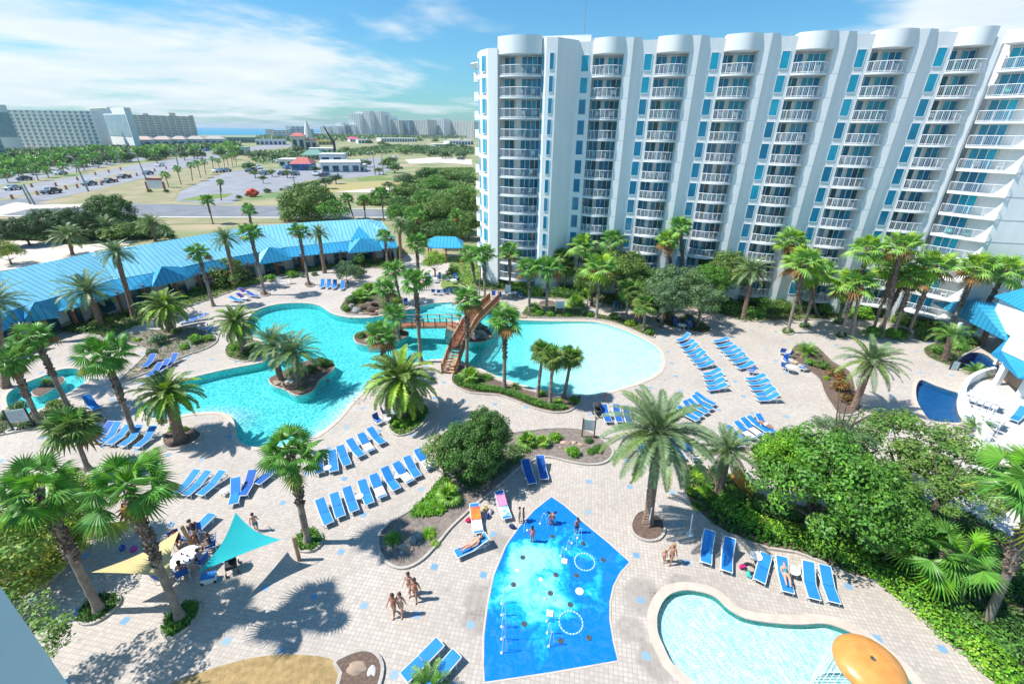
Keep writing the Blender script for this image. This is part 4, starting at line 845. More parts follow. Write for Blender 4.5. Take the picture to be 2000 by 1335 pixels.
# curved white wall round the spa
arcp = [G(x, y).xy for x, y in ((1937, 733), (1915, 738), (1893, 748), (1880, 762), (1874, 782), (1880, 806), (1893, 826), (1912, 846), (1926, 862))]
arcp = smooth_poly(arcp, 4, closed=False); w_ = MB(); n_ = len(arcp); vs = []; 
for i, p in enumerate(arcp):
    t_ = (arcp[min(i + 1, n_ - 1)] - arcp[max(0, i - 1)]).normalized(); nn = Vector((-t_.y, t_.x)) * .16
    vs += [(*(p - nn), 0), (*(p - nn), .95), (*(p + nn), .95), (*(p + nn), 0)]
fs = [tuple(4 * i + k_ if 0 else x for x in (4 * i + k_, 4 * i + (k_ + 1) % 4, 4 * i + 4 + (k_ + 1) % 4, 4 * i + 4 + k_)) for i in range(n_ - 1) for k_ in range(4)] + [(0, 1, 2, 3), (4 * n_ - 1, 4 * n_ - 2, 4 * n_ - 3, 4 * n_ - 4)]
w_.add(vs, fs); tag(w_.obj('curved_wall', WALL), 'low curved white wall hugging the right side of the crescent blue spa', 'wall')
rl = MB(); pp = [G(x, y).xy for x, y in ((1912, 862), (1935, 880), (1960, 897), (1990, 915), (2010, 930))]
for a, b in zip(pp, pp[1:]):
    rl.tube((*a, 1.0), (*b, 1.0), .035, n=5); rl.tube((*a, .12), (*b, .12), .03, n=5); nb = int((b - a).length / .14)
    for k in range(nb): q = a.lerp(b, k / nb); rl.tube((*q, 0), (*q, 1.0), .014 if k % 8 else .035, n=4)
tag(rl.obj('white_railing', RAILM), 'white metal railing below the curved spa wall', 'railing')
# ================================================================== VEGETATION
UP = Vector((0, 0, 1))
def fan_leaf(mb, hub, d, R, rr, nseg=14, droop=0.35):
    """costapalmate leaf: segments fanned round the hub in the plane of d and a side vector, tips drooping"""
    d = d.normalized(); s = d.cross(UP); s = s.normalized() if s.length > 0.05 else Vector((1, 0, 0)); nrm = s.cross(d).normalized()
    tw = rr.uniform(-.4, .4); s = (s * cos(tw) + nrm * sin(tw)).normalized(); nrm = s.cross(d).normalized()
    amax = 2.0
    for k in range(nseg):
        a0 = -amax + 2 * amax * k / nseg; a1 = -amax + 2 * amax * (k + 1) / nseg; am = (a0 + a1) / 2
        r = R * (1 - 0.22 * (abs(am) / amax) ** 2) * rr.uniform(.92, 1.05)
        def P(a, q, lift=0): 
            p = hub + (d * cos(a) + s * sin(a)) * q; p = p + nrm * (lift - 0.13 * R * abs(a)); p.z -= droop * (q / R) ** 2.2 * R * 0.75; return p
        mb.add([hub + nrm * .0, P(a0, r * .50), P(am, r * .58, .035 * R), P(a1, r * .50), P(am + rr.uniform(-.04, .04), r)], [(0, 1, 2), (0, 2, 3), (1, 4, 2), (2, 4, 3)])
def fan_crown(name, seed, n=27, R=.98, pet=1.02, mats=None, dead=0, lo=118, nseg=14):
    rr = random.Random(seed); mb = MB()
    for i in range(n):
        t = (i + .5) / n; pol = radians(8 + (lo - 8) * t ** 0.8 + rr.uniform(-7, 7)); az = i * 2.39996 + rr.uniform(-.25, .25)
        d = Vector((sin(pol) * cos(az), sin(pol) * sin(az), cos(pol)))
        pl = pet * (0.55 + .55 * sin(min(pol, pi / 2))) * rr.uniform(.85, 1.12); hub = d * pl * (rr.uniform(.75, 1.12) if i % 4 else rr.uniform(.35, .6)); hub.z -= 0.10 * t * pl; dl = (d + Vector((0, 0, -.28 * t))).normalized()
        mb.mi = 0 if (t < .62 or rr.random() < .7) else 1
        if t < .22: mb.mi = 1 if rr.random() < .7 else 0
        if t > .8 and rr.random() < .4: mb.mi = 2
        mb.add([(0.02, 0, 0), (-.02, 0, 0), tuple(hub + Vector((-.012, 0, 0))), tuple(hub + Vector((.012, 0, 0)))], [(0, 1, 2, 3)])
        fan_leaf(mb, hub, dl, R * rr.uniform(.85, 1.08) * (.8 if t < .12 else 1), rr, nseg, droop=rr.uniform(.1, .3) + .4 * t)
    return mb.mesh(name, mats)
def dead_skirt(seed, n=9, R=.9):
    rr = random.Random(seed); mb = MB()
    for i in range(n):
        az = i * 2.4 + rr.uniform(-.3, .3); pol = radians(rr.uniform(135, 165)); d = Vector((sin(pol) * cos(az), sin(pol) * sin(az), cos(pol))); hub = d * .75
        fan_leaf(mb, hub, (d + Vector((0, 0, -.8))).normalized(), R * rr.uniform(.6, .9), rr, 9, droop=.7)
    return mb.mesh('dead_fronds', [LF['dead']])
def frond(mb, az, el, L_, rr, npair=26, curve=1.25, lw=.42, ww=.05, base=.12):
    pts = []; p = Vector((cos(az), sin(az), 0)) * base; e = el; n = 10; h = Vector((cos(az), sin(az), 0)); side = Vector((-sin(az), cos(az), 0)); yaw = rr.uniform(-.25, .25)
    for k in range(n + 1):
        pts.append(p.copy()); p = p + (h * cos(e) + UP * sin(e) + side * (yaw * k / n)).normalized() * (L_ / n); e -= curve / n * (0.55 + .9 * k / n)
    m0 = mb.mi; mb.path(pts, [.035 * (1 - .85 * k / n) for k in range(n + 1)], n=3, cap=False)
    for k in range(npair):
        t = .14 + .86 * k / (npair - 1); x = t * n; i = min(n - 1, int(x)); q = pts[i].lerp(pts[i + 1], x - i); tg = (pts[i + 1] - pts[i]).normalized()
        sd = tg.cross(UP); sd = sd.normalized() if sd.length > .05 else side; nn = sd.cross(tg)
        ll = lw * (sin(pi * min(1, .12 + t * .88)) ** .55) * rr.uniform(.85, 1.1); 
        for s in (-1, 1):
            dr = (sd * s * .80 + tg * .62 + nn * rr.uniform(.12, .38)).normalized(); tip = q + dr * ll; tip.z -= .10 * ll
            w = tg * ww * .5; md = q.lerp(tip, .45) + Vector((0, 0, .01)); mb.add([q - w * .4, q + w * .4, md + w, tip, md - w], [(0, 1, 2, 3, 4)])
def feather_crown(name, seed, n=46, L_=2.7, mats=None, lo=-35, curve=1.3, lw=.45, npair=26, ww=.055, hi=84):
    rr = random.Random(seed); mb = MB()
    for i in range(n):
        t = (i + .5) / n; el = radians(hi - (hi - lo) * t ** .9 + rr.uniform(-6, 6)); az = i * 2.39996 + rr.uniform(-.2, .2)
        mb.mi = 0 if rr.random() < .72 else 1
        if t > .88 and rr.random() < .45: mb.mi = 2
        frond(mb, az, el, L_ * rr.uniform(.85, 1.06) * (.75 + .25 * min(1, t * 4)), rr, npair, curve * (.65 + .5 * (1 - abs(t - .4))), lw, ww)
    return mb.mesh(name, mats)
FM = [LF['fan'], LF['fanlight'], LF['dead']]
fans = [fan_crown('crown', s, mats=FM) for s in (1, 2, 3, 4)]
fanslight = [fan_crown('crown', s + 10, mats=[LF['fanlight'], LF['lime'], LF['dead']]) for s in (1, 2)]
fansbig = [fan_crown('crown', s + 30, n=29, R=1.06, pet=1.28, mats=[LF['fan'], LF['bright'], LF['yellow']], nseg=20) for s in (1, 2, 3)]
sabals = [fan_crown('crown', s + 20, n=36, R=.82, pet=.62, mats=[LF['olive'], LF['mid'], LF['dead']], lo=135, nseg=12) for s in (1, 2, 3)]
skirts = [dead_skirt(s) for s in (1, 2)]
dates = [feather_crown('crown', s, 46, 3.0, [LF['featherblue'], LF['feather'], LF['olive']], lo=-30, curve=1.0, lw=.50, npair=32, ww=.075) for s in (1, 2)]
datebig = feather_crown('crown', 5, 58, 3.45, [LF['featherblue'], LF['feather'], LF['olive']], lo=-42, curve=1.15, lw=.52, npair=42, ww=.075)
canary = [feather_crown('crown', s + 8, 60, 2.75, [LF['feather'], LF['lime'], LF['yellow']], lo=-45, curve=1.3, lw=.42, npair=30, ww=.10) for s in (1, 2)]
queen = [feather_crown('crown', s + 14, 22, 2.3, [LF['mid'], LF['fanlight'], LF['olive']], lo=-5, curve=1.9, lw=.5, npair=22) for s in (1,)]
farfan = fan_crown('crown', 90, n=20, mats=FM, nseg=7); farfea = feather_crown('crown', 91, 26, 2.6, [LF['feather'], LF['olive'], LF['olive']], npair=10, lw=.6, ww=.16)
cycad = [feather_crown('fronds', s + 50, 34, 1.15, [LF['mid'], LF['fanlight'], LF['yellow']], lo=-5, curve=.9, lw=.24, npair=12, ww=.06, hi=78) for s in (1, 2)]

def fan_trunk(h, seed, boots=.55, r=.20):
    rr = random.Random(seed); n = max(6, int(h * 2.2)); pts = []; rs = []
    for k in range(n + 1):
        t = k / n; pts.append((.04 * sin(t * 5 + seed) * t, .04 * cos(t * 4 + seed) * t, h * t)); rs.append(r * (1.55 - 1.0 * min(1, t * 9)) if t < .1 else r * (.95 - .2 * t + rr.uniform(-.04, .04)))
    mb = MB(); mb.mi = 0; mb.path(pts, rs, n=10)
    mb.mi = 1; zz = h * (1 - boots)
    while zz < h * 1.0:
        for k in range(5):
            a = rr.uniform(0, 2 * pi); ra = r * .74; rb = r * rr.uniform(1.05, 1.75); w = .17; z1 = zz + rr.uniform(-.08, .08)
            c = Vector((cos(a), sin(a), 0)); s = Vector((-sin(a), cos(a), 0)) * w * .5
            mb.add([c * ra - s + UP * (z1 - .12), c * ra + s + UP * (z1 - .12), c * rb + s * .5 + UP * (z1 + .13), c * rb - s * .5 + UP * (z1 + .13), c * ra * .9 + UP * (z1 + .2)], [(0, 1, 2, 3), (3, 2, 4), (0, 3, 4), (1, 4, 2)])
        zz += .13
    return mb.mesh('trunk', [TRUNKG, TRUNKB], True)
def date_trunk(h, seed, r=.27, bulge=False):
    rr = random.Random(seed); mb = MB(); n = int(h / .09); m = 12; vs = []
    for k in range(n + 1):
        t = k / n; z = h * t; R_ = r * (1.35 - .35 * min(1, t * 8)) * (1 + (.35 * sm(.55, 1, t) if bulge else .12 * sm(.8, 1, t)))
        for j in range(m):
            a = 2 * pi * (j + (k % 2) * .5) / m; q = R_ * (1.07 if (k + j) % 2 else .93) * rr.uniform(.95, 1.05); vs.append((q * cos(a), q * sin(a), z))
    fs = [(k * m + j, k * m + (j + 1) % m, (k + 1) * m + (j + 1) % m, (k + 1) * m + j) for k in range(n) for j in range(m)]
    mb.add(vs, fs); return mb.mesh('trunk', [TRUNKD])
T_fan = {h: [fan_trunk(h, s + h) for s in (1, 2)] for h in (3, 5, 8)}
T_sab = fan_trunk(4.0, 9, boots=.25, r=.17); T_date = {h: date_trunk(h, h) for h in (2, 4, 6)}; T_can = date_trunk(2, 31, r=.36, bulge=True); T_far = fan_trunk(5, 77, boots=.3, r=.2)
pal_n = [0]; HP = 'fan palms in front of the hotel'
def front(p, gap=1.5):
    """keep plants on the pool side of the hotel facade"""
    if p.x > 50 and p.y > 49.6: k = 49.6 / p.y; return Vector((p.x * k, p.y * k, p.z))
    if p.x < -2 or p.x > 52 or p.y > 75: return p
    v = p.x * sin(TH) - (p.y - 68) * cos(TH)
    if v < gap: k = gap - v; return Vector((p.x + sin(TH) * k, p.y - cos(TH) * k, p.z))
    return p
def palm(kind, bx_, by_, cx_, cy_, label, name=None, s=1.0, skirt=False, group=None, cvar=None, thick=1.0):
    base = front(G(bx_, by_, .05)); top = at_y(cx_, cy_, base.y); d = top - base
    if d.z < 1.0: d.z = 1.0
    h = d.length; i = pal_n[0]; pal_n[0] += 1
    nm = name or {'W': 'fan_palm', 'B': 'fan_palm', 'L': 'fan_palm', 'S': 'sabal_palm', 'D': 'date_palm', 'G': 'date_palm', 'C': 'canary_palm', 'Q': 'queen_palm', 'f': 'fan_palm', 'F': 'date_palm'}[kind]
    r_ = thing(nm, label, 'palm tree', base, 0, group)
    q = UP.rotation_difference(d.normalized()) @ Quaternion((0, 0, 1), i * 2.1)
    cm = {'W': fans, 'B': fansbig, 'L': fanslight, 'S': sabals, 'D': dates, 'G': [datebig], 'C': canary, 'Q': queen, 'f': [farfan], 'F': [farfea]}[kind]; cmesh = cm[(cvar if cvar is not None else i) % len(cm)]
    if kind in 'WBL': k = min(T_fan, key=lambda z: abs(z - h)); tm = T_fan[k][i % 2]
    elif kind == 'S': k = 4.0; tm = T_sab
    elif kind in 'DG': k = min(T_date, key=lambda z: abs(z - h)); tm = T_date[k]
    elif kind == 'C': k = 2; tm = T_can
    elif kind == 'Q': k = 2; tm = T_date[2]
    else: k = 5; tm = T_far
    t = child('trunk', tm, r_, scale=(thick, thick, h / k)); t.rotation_mode = 'QUATERNION'; t.rotation_quaternion = q
    s *= 1.25 if kind == 'L' else (1.1 if group == HP else 1.0); c = child('crown', cmesh, r_, loc=d, scale=s); c.rotation_mode = 'QUATERNION'; c.rotation_quaternion = Quaternion((0, 0, 1), i * 1.7) 
    if skirt: c2 = child('dead_fronds', skirts[i % 2], r_, loc=d * .985, scale=s)
    return r_
NP = 'fan palms round the pools'; HP = 'fan palms in front of the hotel'; CP = 'palms beside the clubhouse'
PL = [ # kind, base, crown, label, scale, skirt, group
('B',195,1192,75,955,'tall fan palm with rough brown trunk at the far left of the lower deck',.92,1,None),
('B',353,1207,248,955,'tall fan palm with cut brown frond stubs beside the cream shade sail',.92,1,None),
('B',601,1058,568,885,'single fan palm in a small curbed bed below the row of nine blue loungers',.88,0,None),
('G',1265,1022,1287,845,'big feathery date palm in a round tree ring next to the blue splash pad',1.0,0,None),
('C',352,858,328,768,'stocky canary palm with yellowing lower fronds casting a starburst shadow beside the lagoon',.95,0,None),
('B',264,853,205,690,'tall fan palm leaning over the deck between plunge pool and stocky yellow-fringed palm',.98,1,None),
('W',135,797,66,655,'slender fan palm with long bare trunk rising beside the plunge pool island',.95,0,None),
('W',78,828,20,700,'fan palm with brown dead fronds at the left edge by the plunge pool steps',.95,1,None),
('S',172,915,138,830,'broad grey green palm above the loungers at lower left',1.35,0,None),
('C',788,812,782,738,'wide arching canary palm in its own curbed bed on the lagoon shore',1.28,0,None),
('D',585,752,573,688,'date palm standing at the tip of the kidney shaped island',.92,0,None),
('D',548,742,533,672,'yellowish date palm just behind its twin on the kidney shaped island',.82,0,None),
('C',480,688,461,628,'canary palm with drooping skirt between two coves of the lagoon',.98,0,None),
('D',1668,795,1702,705,'large silvery date palm in the red mulch bed left of the crescent spa',.95,0,None),
('D',1402,968,1420,880,'young date palm in the bright green bed beside the orange slide fence',.72,0,None),
('B',1838,1148,1852,1075,'low bright fan palm behind the hedge at lower right',1.05,0,None),
('B',1925,1218,2035,960,'leaning fan palm trunk at the right edge beside the clipped hedge',1.1,0,None),
('S',1050,774,1060,682,'left one of the three cabbage palms on the near bank of the beach pool',.95,0,'cabbage palms on the beach pool bank'),
('S',1074,789,1080,695,'middle one of the three cabbage palms on the near bank of the beach pool',1.0,0,'cabbage palms on the beach pool bank'),
('S',1101,775,1117,693,'right one of the three cabbage palms on the near bank of the beach pool',1.0,0,'cabbage palms on the beach pool bank'),
('W',985,757,986,622,'fan palm with shaggy crown on the bank right of the wooden bridge stairs',1.05,1,None),
('W',822,706,811,545,'very tall slim fan palm on the tip of land left of the bridge stairs',.95,0,None),
('W',758,741,742,650,'short fan palm rising in front of the oval planted island',1.0,0,None),
('W',780,664,770,610,'fan palm on the oval planted island near the low footbridge',.8,0,None),
('W',765,612,752,562,'bushy fan palm above the rock waterfall',1.1,0,None),
('W',783,590,768,525,'fan palm behind the rock waterfall with pale trunk',1.05,0,None),
('W',912,717,913,582,'tall fan palm with orange seed stalks crossing in front of the bridge ramp',.95,1,None),
('W',820,566,813,472,'tall fan palm right of the waterfall planting on the far deck',1.0,0,None),
('W',757,520,752,460,'left palm of the close pair at the end of the clubhouse porch',.95,0,None),
('D',783,514,780,438,'feathery date palm at the far end of the clubhouse porch',.7,0,None),
('C',333,648,322,598,'canary palm with fat brown trunk behind the shrub bed near the clubhouse',1.1,0,None),
('D',200,640,170,568,'spreading date palm against the blue roof at far left',1.1,0,None),
('D',262,618,226,493,'tall leaning date palm in front of the pale blue roof',.82,0,None),
('D',12,755,-12,590,'date palm fronds reaching in at the left edge above the blue porch roof',.85,0,None),
('W',417,597,386,492,'fan palm with thin grey trunk in front of the entry porch',.92,0,None),
('D',461,560,440,466,'date palm rising out of the pink oleander by the porch',.8,0,None),
('W',518,575,488,452,'tall fan palm at the far left end of the upper sun deck',1.0,0,None),
('W',500,490,485,408,'distant fan palm poking above the blue roof ridge',.9,0,None),
('W',604,556,583,450,'tall fan palm standing alone on the upper sun deck',.95,0,None),
('D',634,532,623,456,'date palm beside the porch left of the small roof dormer',.72,0,None),
('D',142,497,132,460,'low date palm on the dry ground behind the blue roof, far left',1.15,0,None),
('D',212,468,205,442,'low date palm between the dark trees behind the blue roof',1.15,0,None),
('D',304,470,296,436,'single date palm on the dry verge behind the blue roof',1.05,0,None),
('W',416,437,404,390,'lone fan palm on the verge of the side road',1.05,0,None),
('W',432,391,430,355,'slim palm on the grass island at the parking lot entry',.8,0,None),
('W',691,427,678,386,'first of the row of fan palms behind the clubhouse end',1.1,0,'fan palms behind the clubhouse end'),
('W',714,428,710,388,'third of the row of fan palms behind the clubhouse end',1.05,0,'fan palms behind the clubhouse end'),
('W',749,431,745,374,'tallest of the fan palms behind the clubhouse end',1.1,0,'fan palms behind the clubhouse end'),
('W',895,466,890,418,'fan palm left of the hotel corner above the small pavilion',1.05,0,None),
('W',820,472,815,422,'fan palm in the trees behind the clubhouse end',1.0,0,None),
('W',929,557,919,494,'leftmost fan palm of the group at the hotel corner',1.0,0,HP),
('W',947,580,945,494,'fan palm at the hotel corner rising beside the top of the bridge ramp',.95,0,HP),
('W',966,543,965,477,'fan palm touching the hotel corner wall',.85,0,HP),
('W',996,575,995,490,'fan palm in front of the lowest curved tower balconies',1.0,0,HP),
('W',1034,608,1033,520,'fan palm with dark trunk before the hotel tower, right of the chairs',1.0,0,HP),
('W',1054,558,1052,524,'short fan palm under the narrow tower windows',.9,0,HP),
('W',1067,611,1070,520,'fan palm beside the small round tree ring near the hotel tower',1.05,0,HP),
('S',1106,561,1105,520,'grey green palm against the blank hotel tower wall',1.25,0,HP),
('S',1098,556,1096,498,'taller grey palm against the blank hotel tower wall',1.1,0,HP),
('L',1150,575,1137,476,'light green fan palm left of the oaks, before the second window column',1.0,0,HP),
('L',1165,622,1172,520,'pale fan palm standing on the far bank of the beach pool',1.1,0,HP),
('W',1205,570,1198,466,'fan palm crown standing just above the widest oak',.95,0,HP),
('L',1310,560,1304,468,'light fan palm between the oaks and the hotel, lower of a close pair',.9,0,HP),
('W',1327,560,1330,440,'tall fan palm between the oaks and the hotel, upper of a close pair',.9,0,HP),
('S',1222,626,1228,562,'grey cabbage palm left of the shaded blue chairs',1.15,0,HP),
('S',1257,646,1261,592,'grey cabbage palm at the right end of the beach pool planting',1.15,0,HP),
('S',1246,630,1248,578,'grey cabbage palm just behind the end of the beach pool planting',1.05,0,HP),
('D',1451,622,1470,530,'silvery date palm right of the oaks on the hotel side',.85,0,HP),
('L',1538,649,1573,512,'tall palm on the paving left of the pair of twin trunks, hotel side',1.15,0,HP),
('L',1571,638,1600,530,'palm with dark shaggy crown beside the tallest light palm on the paving',1.1,0,HP),
('L',1519,562,1545,468,'palm with golden skirt in the bed against the hotel',.95,1,HP),
('L',1547,566,1560,500,'palm in the bed against the hotel, right of the golden skirted one',.95,0,HP),
('L',1642,657,1672,553,'low bright palm in its own ring on the paving before the hotel',1.15,0,HP),
('L',1638,630,1652,565,'small palm just behind the low bright ring palm',.8,0,HP),
('L',1704,647,1748,520,'palm with leaning pale trunk in the crowded right group by the hotel',1.1,0,HP),
('L',1717,643,1766,545,'lower palm crossing behind the leaning pale trunk',1.0,0,HP),
('L',1745,600,1762,478,'highest palm of the crowded right group by the hotel',1.0,0,HP),
('L',1688,590,1695,482,'palm in front of the deep recess of the hotel wall',.95,0,HP),
('L',1790,613,1828,518,'palm leaning right over the trimmed hedge by the hotel wing',1.15,0,HP),
('L',1769,594,1783,540,'half hidden palm at the foot of the hotel wing',.9,0,HP),
('L',1883,582,1910,520,'palm before the angled hotel wing, left of the last one',1.05,0,HP),
('L',1928,585,1966,527,'rightmost dark trunked palm against the blank hotel end wall',1.1,0,HP),
('Q',1844,704,1858,655,'queen palm in the planter by the dark spa',1.0,0,None),
('Q',1917,674,1932,636,'queen palm against the blue pavilion roof',1.0,0,None),
]
for k_, a, b, c, d_, lab, s, sk, g in PL: palm(k_, a, b, c, d_, lab, s=s, skirt=bool(sk), group=g, cvar=None)
# palms along the highway
ROW = [(330,366,322,341),(354,360,345,329),(376,353,372,322),(392,347,385,318),(402,341,398,316),(417,332,414,310),(429,330,425,313),(439,328,436,307),(446,326,443,305),(454,325,452,303),(462,323,460,301)]
for i, q in enumerate(ROW): palm('f', *q, '%s palm along the highway verge counting from the left' % ORD[i], s=1.15, group='palms lining the highway')
for i, q in enumerate([(75,352,66,328),(95,347,90,332),(127,342,121,324),(16,356,8,338),(40,352,33,334),(150,336,147,322),(165,333,160,319)]): palm('f', *q, '%s small palm from the left in the far parking lot' % ORD[i], s=1.5, group='palms in the far parking lot')

# ---- broadleaf crowns
def leaf_cloud(name, seed, nclump, per, leaf, mats, flat=.8, rc=.34, lo=-.45, spread=.78, w2=.15):
    rr = random.Random(seed); mb = MB(); mb.mi = 0
    for c in range(nclump):
        while True:
            v = Vector((rr.gauss(0, 1), rr.gauss(0, 1), rr.gauss(0, 1))).normalized()
            if v.z > lo: break
        q = spread * rr.uniform(.45, 1.0) ** .5 if c > nclump * .2 else rr.uniform(0, .5); cen = Vector((v.x * q, v.y * q, v.z * q * flat)); r = rc * rr.uniform(.65, 1.15)
        for _ in range(per):
            w = Vector((rr.gauss(0, 1), rr.gauss(0, 1), rr.gauss(0, 1) + .35)).normalized(); p = cen + Vector((w.x, w.y, w.z * .8)) * r * rr.uniform(.72, 1.08)
            nrm = (w + Vector((rr.uniform(-.7, .7), rr.uniform(-.7, .7), rr.uniform(-.3, .9)))).normalized(); t1 = nrm.orthogonal().normalized(); t2 = nrm.cross(t1); a = rr.uniform(0, 6.28); e1 = t1 * cos(a) + t2 * sin(a); e2 = nrm.cross(e1); l = leaf * rr.uniform(.7, 1.3)
            mb.mi = 1 if rr.random() < w2 else 0
            mb.add([p - e1 * l * .5, p - e2 * l * .27, p + e1 * l * .5, p + e2 * l * .27], [(0, 1, 2, 3)])
    return mb.mesh(name, mats)
def tree_trunk(name, seed, h=1.0, R=1.0, r=.08):
    rr = random.Random(seed); mb = MB(); mb.path([(0, 0, 0), (.02, .01, h * .5), (0, .02, h)], [r * 1.3, r, r * .85], n=8)
    for k in range(6):
        a = k * 1.05 + rr.uniform(-.2, .2); q = R * rr.uniform(.45, .7); z0 = h * rr.uniform(.7, 1)
        mb.path([(0, 0, z0), (q * .45 * cos(a), q * .45 * sin(a), z0 + .35 * R), (q * cos(a), q * sin(a), z0 + R * rr.uniform(.5, .9))], [r * .6, r * .35, r * .12], n=6)
    return mb.mesh(name, [BARK], True)
MESH = {}
def cloud(kind, key, var=0):
    k = (kind, key, var)
    if k not in MESH:
        mats = {'dark': ['dark', 'mid'], 'mid': ['mid', 'bright'], 'bright': ['bright', 'lime'], 'lime': ['lime', 'yellow'], 'yellow': ['yellow', 'lime'], 'olive': ['olive', 'mid'], 'autumn': ['autumn', 'red'], 'blue': ['blue', 'olive'], 'red': ['red', 'autumn'], 'far': ['far', 'dark']}[key]; mm = [LF[x] for x in mats]
        if kind == 'big': MESH[k] = leaf_cloud('crown', 11 + var, 105, 160, .058, mm, rc=.22, spread=.86, flat=.85)
        elif kind == 'tree': MESH[k] = leaf_cloud('crown', 21 + var, 46, 85, .085, mm, rc=.27, spread=.8)
        elif kind == 'loose': MESH[k] = leaf_cloud('crown', 31 + var, 90, 90, .062, mm, rc=.18, spread=.92, flat=.7, w2=.3)
        elif kind == 'bush': MESH[k] = leaf_cloud('foliage', 41 + var, 24, 60, .15, mm, rc=.36, lo=-.05, spread=.68, flat=.9)
        elif kind == 'far': MESH[k] = leaf_cloud('crown', 51 + var, 18, 26, .22, mm, rc=.42, spread=.62)
        elif kind == 'flower': MESH[k] = leaf_cloud('flowers', 61 + var, 60, 4, .05, [PINK, PINK], rc=.30, spread=.80)
    return MESH[k]
trunks = [tree_trunk('trunk', s) for s in (1, 2)]
tn = [0]
def broad(kind, key, cx_, cy_, pr, label, zc_=None, flat=1.0, name='leafy_tree', group=None, flowers=False, cat='tree', base=None, sx=1.0):
    """crown centred on pixel (cx,cy) with radius pr px; zc = height of the crown's centre"""
    i = tn[0]; tn[0] += 1
    d = ray(cx_, cy_); z = zc_ if zc_ is not None else 3.0; t = (z - H) / d.z; c = Vector((d.x * t, d.y * t, z)); R_ = pr * t / F
    if zc_ is None: z = R_ * flat * .8; t = (z - H) / d.z; c = Vector((d.x * t, d.y * t, z)); R_ = pr * t / F
    r_ = thing(name, label, cat, (c.x, c.y, .04), 0, group)
    child('crown', cloud(kind, key, i % 2), r_, (0, 0, z - .04), (0, 0, i * 1.3), (R_ * sx, R_, R_ * flat))
    hh = max(.3, z - R_ * flat * .55); child('trunk', trunks[i % 2], r_, (0, 0, 0), (0, 0, i), (max(.8, R_ * .8), max(.8, R_ * .8), hh))
    if flowers: child('flowers', cloud('flower', 'mid', i % 2), r_, (0, 0, z - .04), (0, 0, i * 1.3), (R_ * 1.0, R_ * 1.0, R_ * flat))
    return r_
OAKS = 'oaks in front of the hotel'
broad('big','dark',922,882,74,'dense dark green tree on the big central planting bed',zc_=2.4,flat=1.0,name='leafy_tree')
broad('big','dark',952,842,54,'upper dome of dark glossy foliage crowning the central planting bed',zc_=3.7,flat=1.1)
broad('tree','olive',866,885,50,'pink flowering oleander bush on the left flank of the central bed',zc_=2.2,flat=1.0,name='oleander_bush',flowers=True,cat='bush')
broad('big','mid',1610,945,140,'huge glossy green tree filling the space above the right hedge',zc_=3.9,flat=.9)
broad('big','mid',1715,995,100,'lower right lobe of glossy green canopy over the hedge bed',zc_=3.4,flat=.85)
broad('big','bright',1540,895,70,'left shoulder tree of the glossy canopy beside the slide pool',zc_=4.4,flat=.9)
broad('loose','olive',1780,880,128,'wide pale green oak behind the glossy tree at right',zc_=4.6,flat=.7)
broad('loose','olive',1850,950,85,'paler loose oak at the right edge of the canopy near the spa',zc_=4.8,flat=.6)
broad('loose','blue',1640,850,60,'thin grey green oak tip reaching over the sun deck at right',zc_=5.6,flat=.6)
broad('tree','yellow',1745,1060,42,'yellow green shrub tree at the lower end of the glossy canopy',zc_=2.0)
broad('big','yellow',45,1075,110,'yellow green bushy tree beside the pale blue wall at lower left',zc_=2.4,flat=.9)
broad('big','lime',120,985,85,'lime green tree behind the tall fan palms at lower left',zc_=3.2,flat=.8)
broad('loose','olive',-150,1180,180,'loose oak at the lower left just outside the deck',zc_=6.5,flat=.55)
broad('loose','olive',-60,1300,150,'second loose oak throwing dappled shade across the lower left paving',zc_=7.0,flat=.5)
broad('big','olive',1215,528,60,'widest green oak at the left of the oak group in front of the hotel',zc_=4.8,flat=.85,group=OAKS)
broad('big','olive',1160,545,42,'small oak left of the widest one',zc_=3.8,group=OAKS)
broad('loose','blue',1320,560,66,'grey green oak in the middle of the hotel front',zc_=4.6,flat=.85,group=OAKS)
broad('big','blue',1300,580,50,'dark heart of the grey green oak clump over the shaded chairs',zc_=4.0,flat=.9,group=OAKS)
broad('loose','blue',1372,585,46,'right hand oak of the grey green clump above the patio table',zc_=3.8,flat=.9,group=OAKS)
broad('big','olive',1420,530,58,'green gold oak below the middle hotel balconies',zc_=4.8,flat=.9,group=OAKS)
broad('tree','dark',1270,550,36,'dark small oak tucked between the two biggest oaks',zc_=4.0,group=OAKS)
broad('big','mid',1180,515,40,'green oak high behind the small left one',zc_=4.6,group=OAKS); broad('loose','olive',1255,575,38,'low loose oak over the cabbage palms',zc_=3.2,group=OAKS); broad('big','mid',1385,550,42,'green oak between the grey green clump and the gold one',zc_=4.4,group=OAKS)
broad('tree','blue',676,532,30,'round grey green shrub tree on the far sun deck',zc_=1.8,name='shrub_tree')
broad('tree','lime',848,510,26,'small yellow green tree near the far patio tables',zc_=2.6,flat=1.2)
broad('tree','mid',702,505,14,'narrow green bush against the clubhouse end',zc_=1.5)
broad('tree','olive',445,535,42,'pink flowering oleander under the porch roof',zc_=1.8,name='oleander_bush',flowers=True,cat='bush')
broad('tree','dark',130,548,36,'dark leafed tree in front of the pale blue roof',zc_=3.4)
broad('big','dark',215,418,46,'largest dark tree behind the blue roof at left',zc_=4.2)
broad('big','far',150,435,40,'dark tree left of the largest one behind the blue roof',zc_=3.6)
broad('big','far',95,440,40,'dark shrubby tree between road and clubhouse, third from the left edge',zc_=3.2)
broad('big','far',45,450,36,'dark shrubby tree between road and clubhouse, second from the left edge',zc_=3.0)
broad('big','far',5,455,34,'dark shrubby tree at the left edge behind the clubhouse',zc_=2.8)
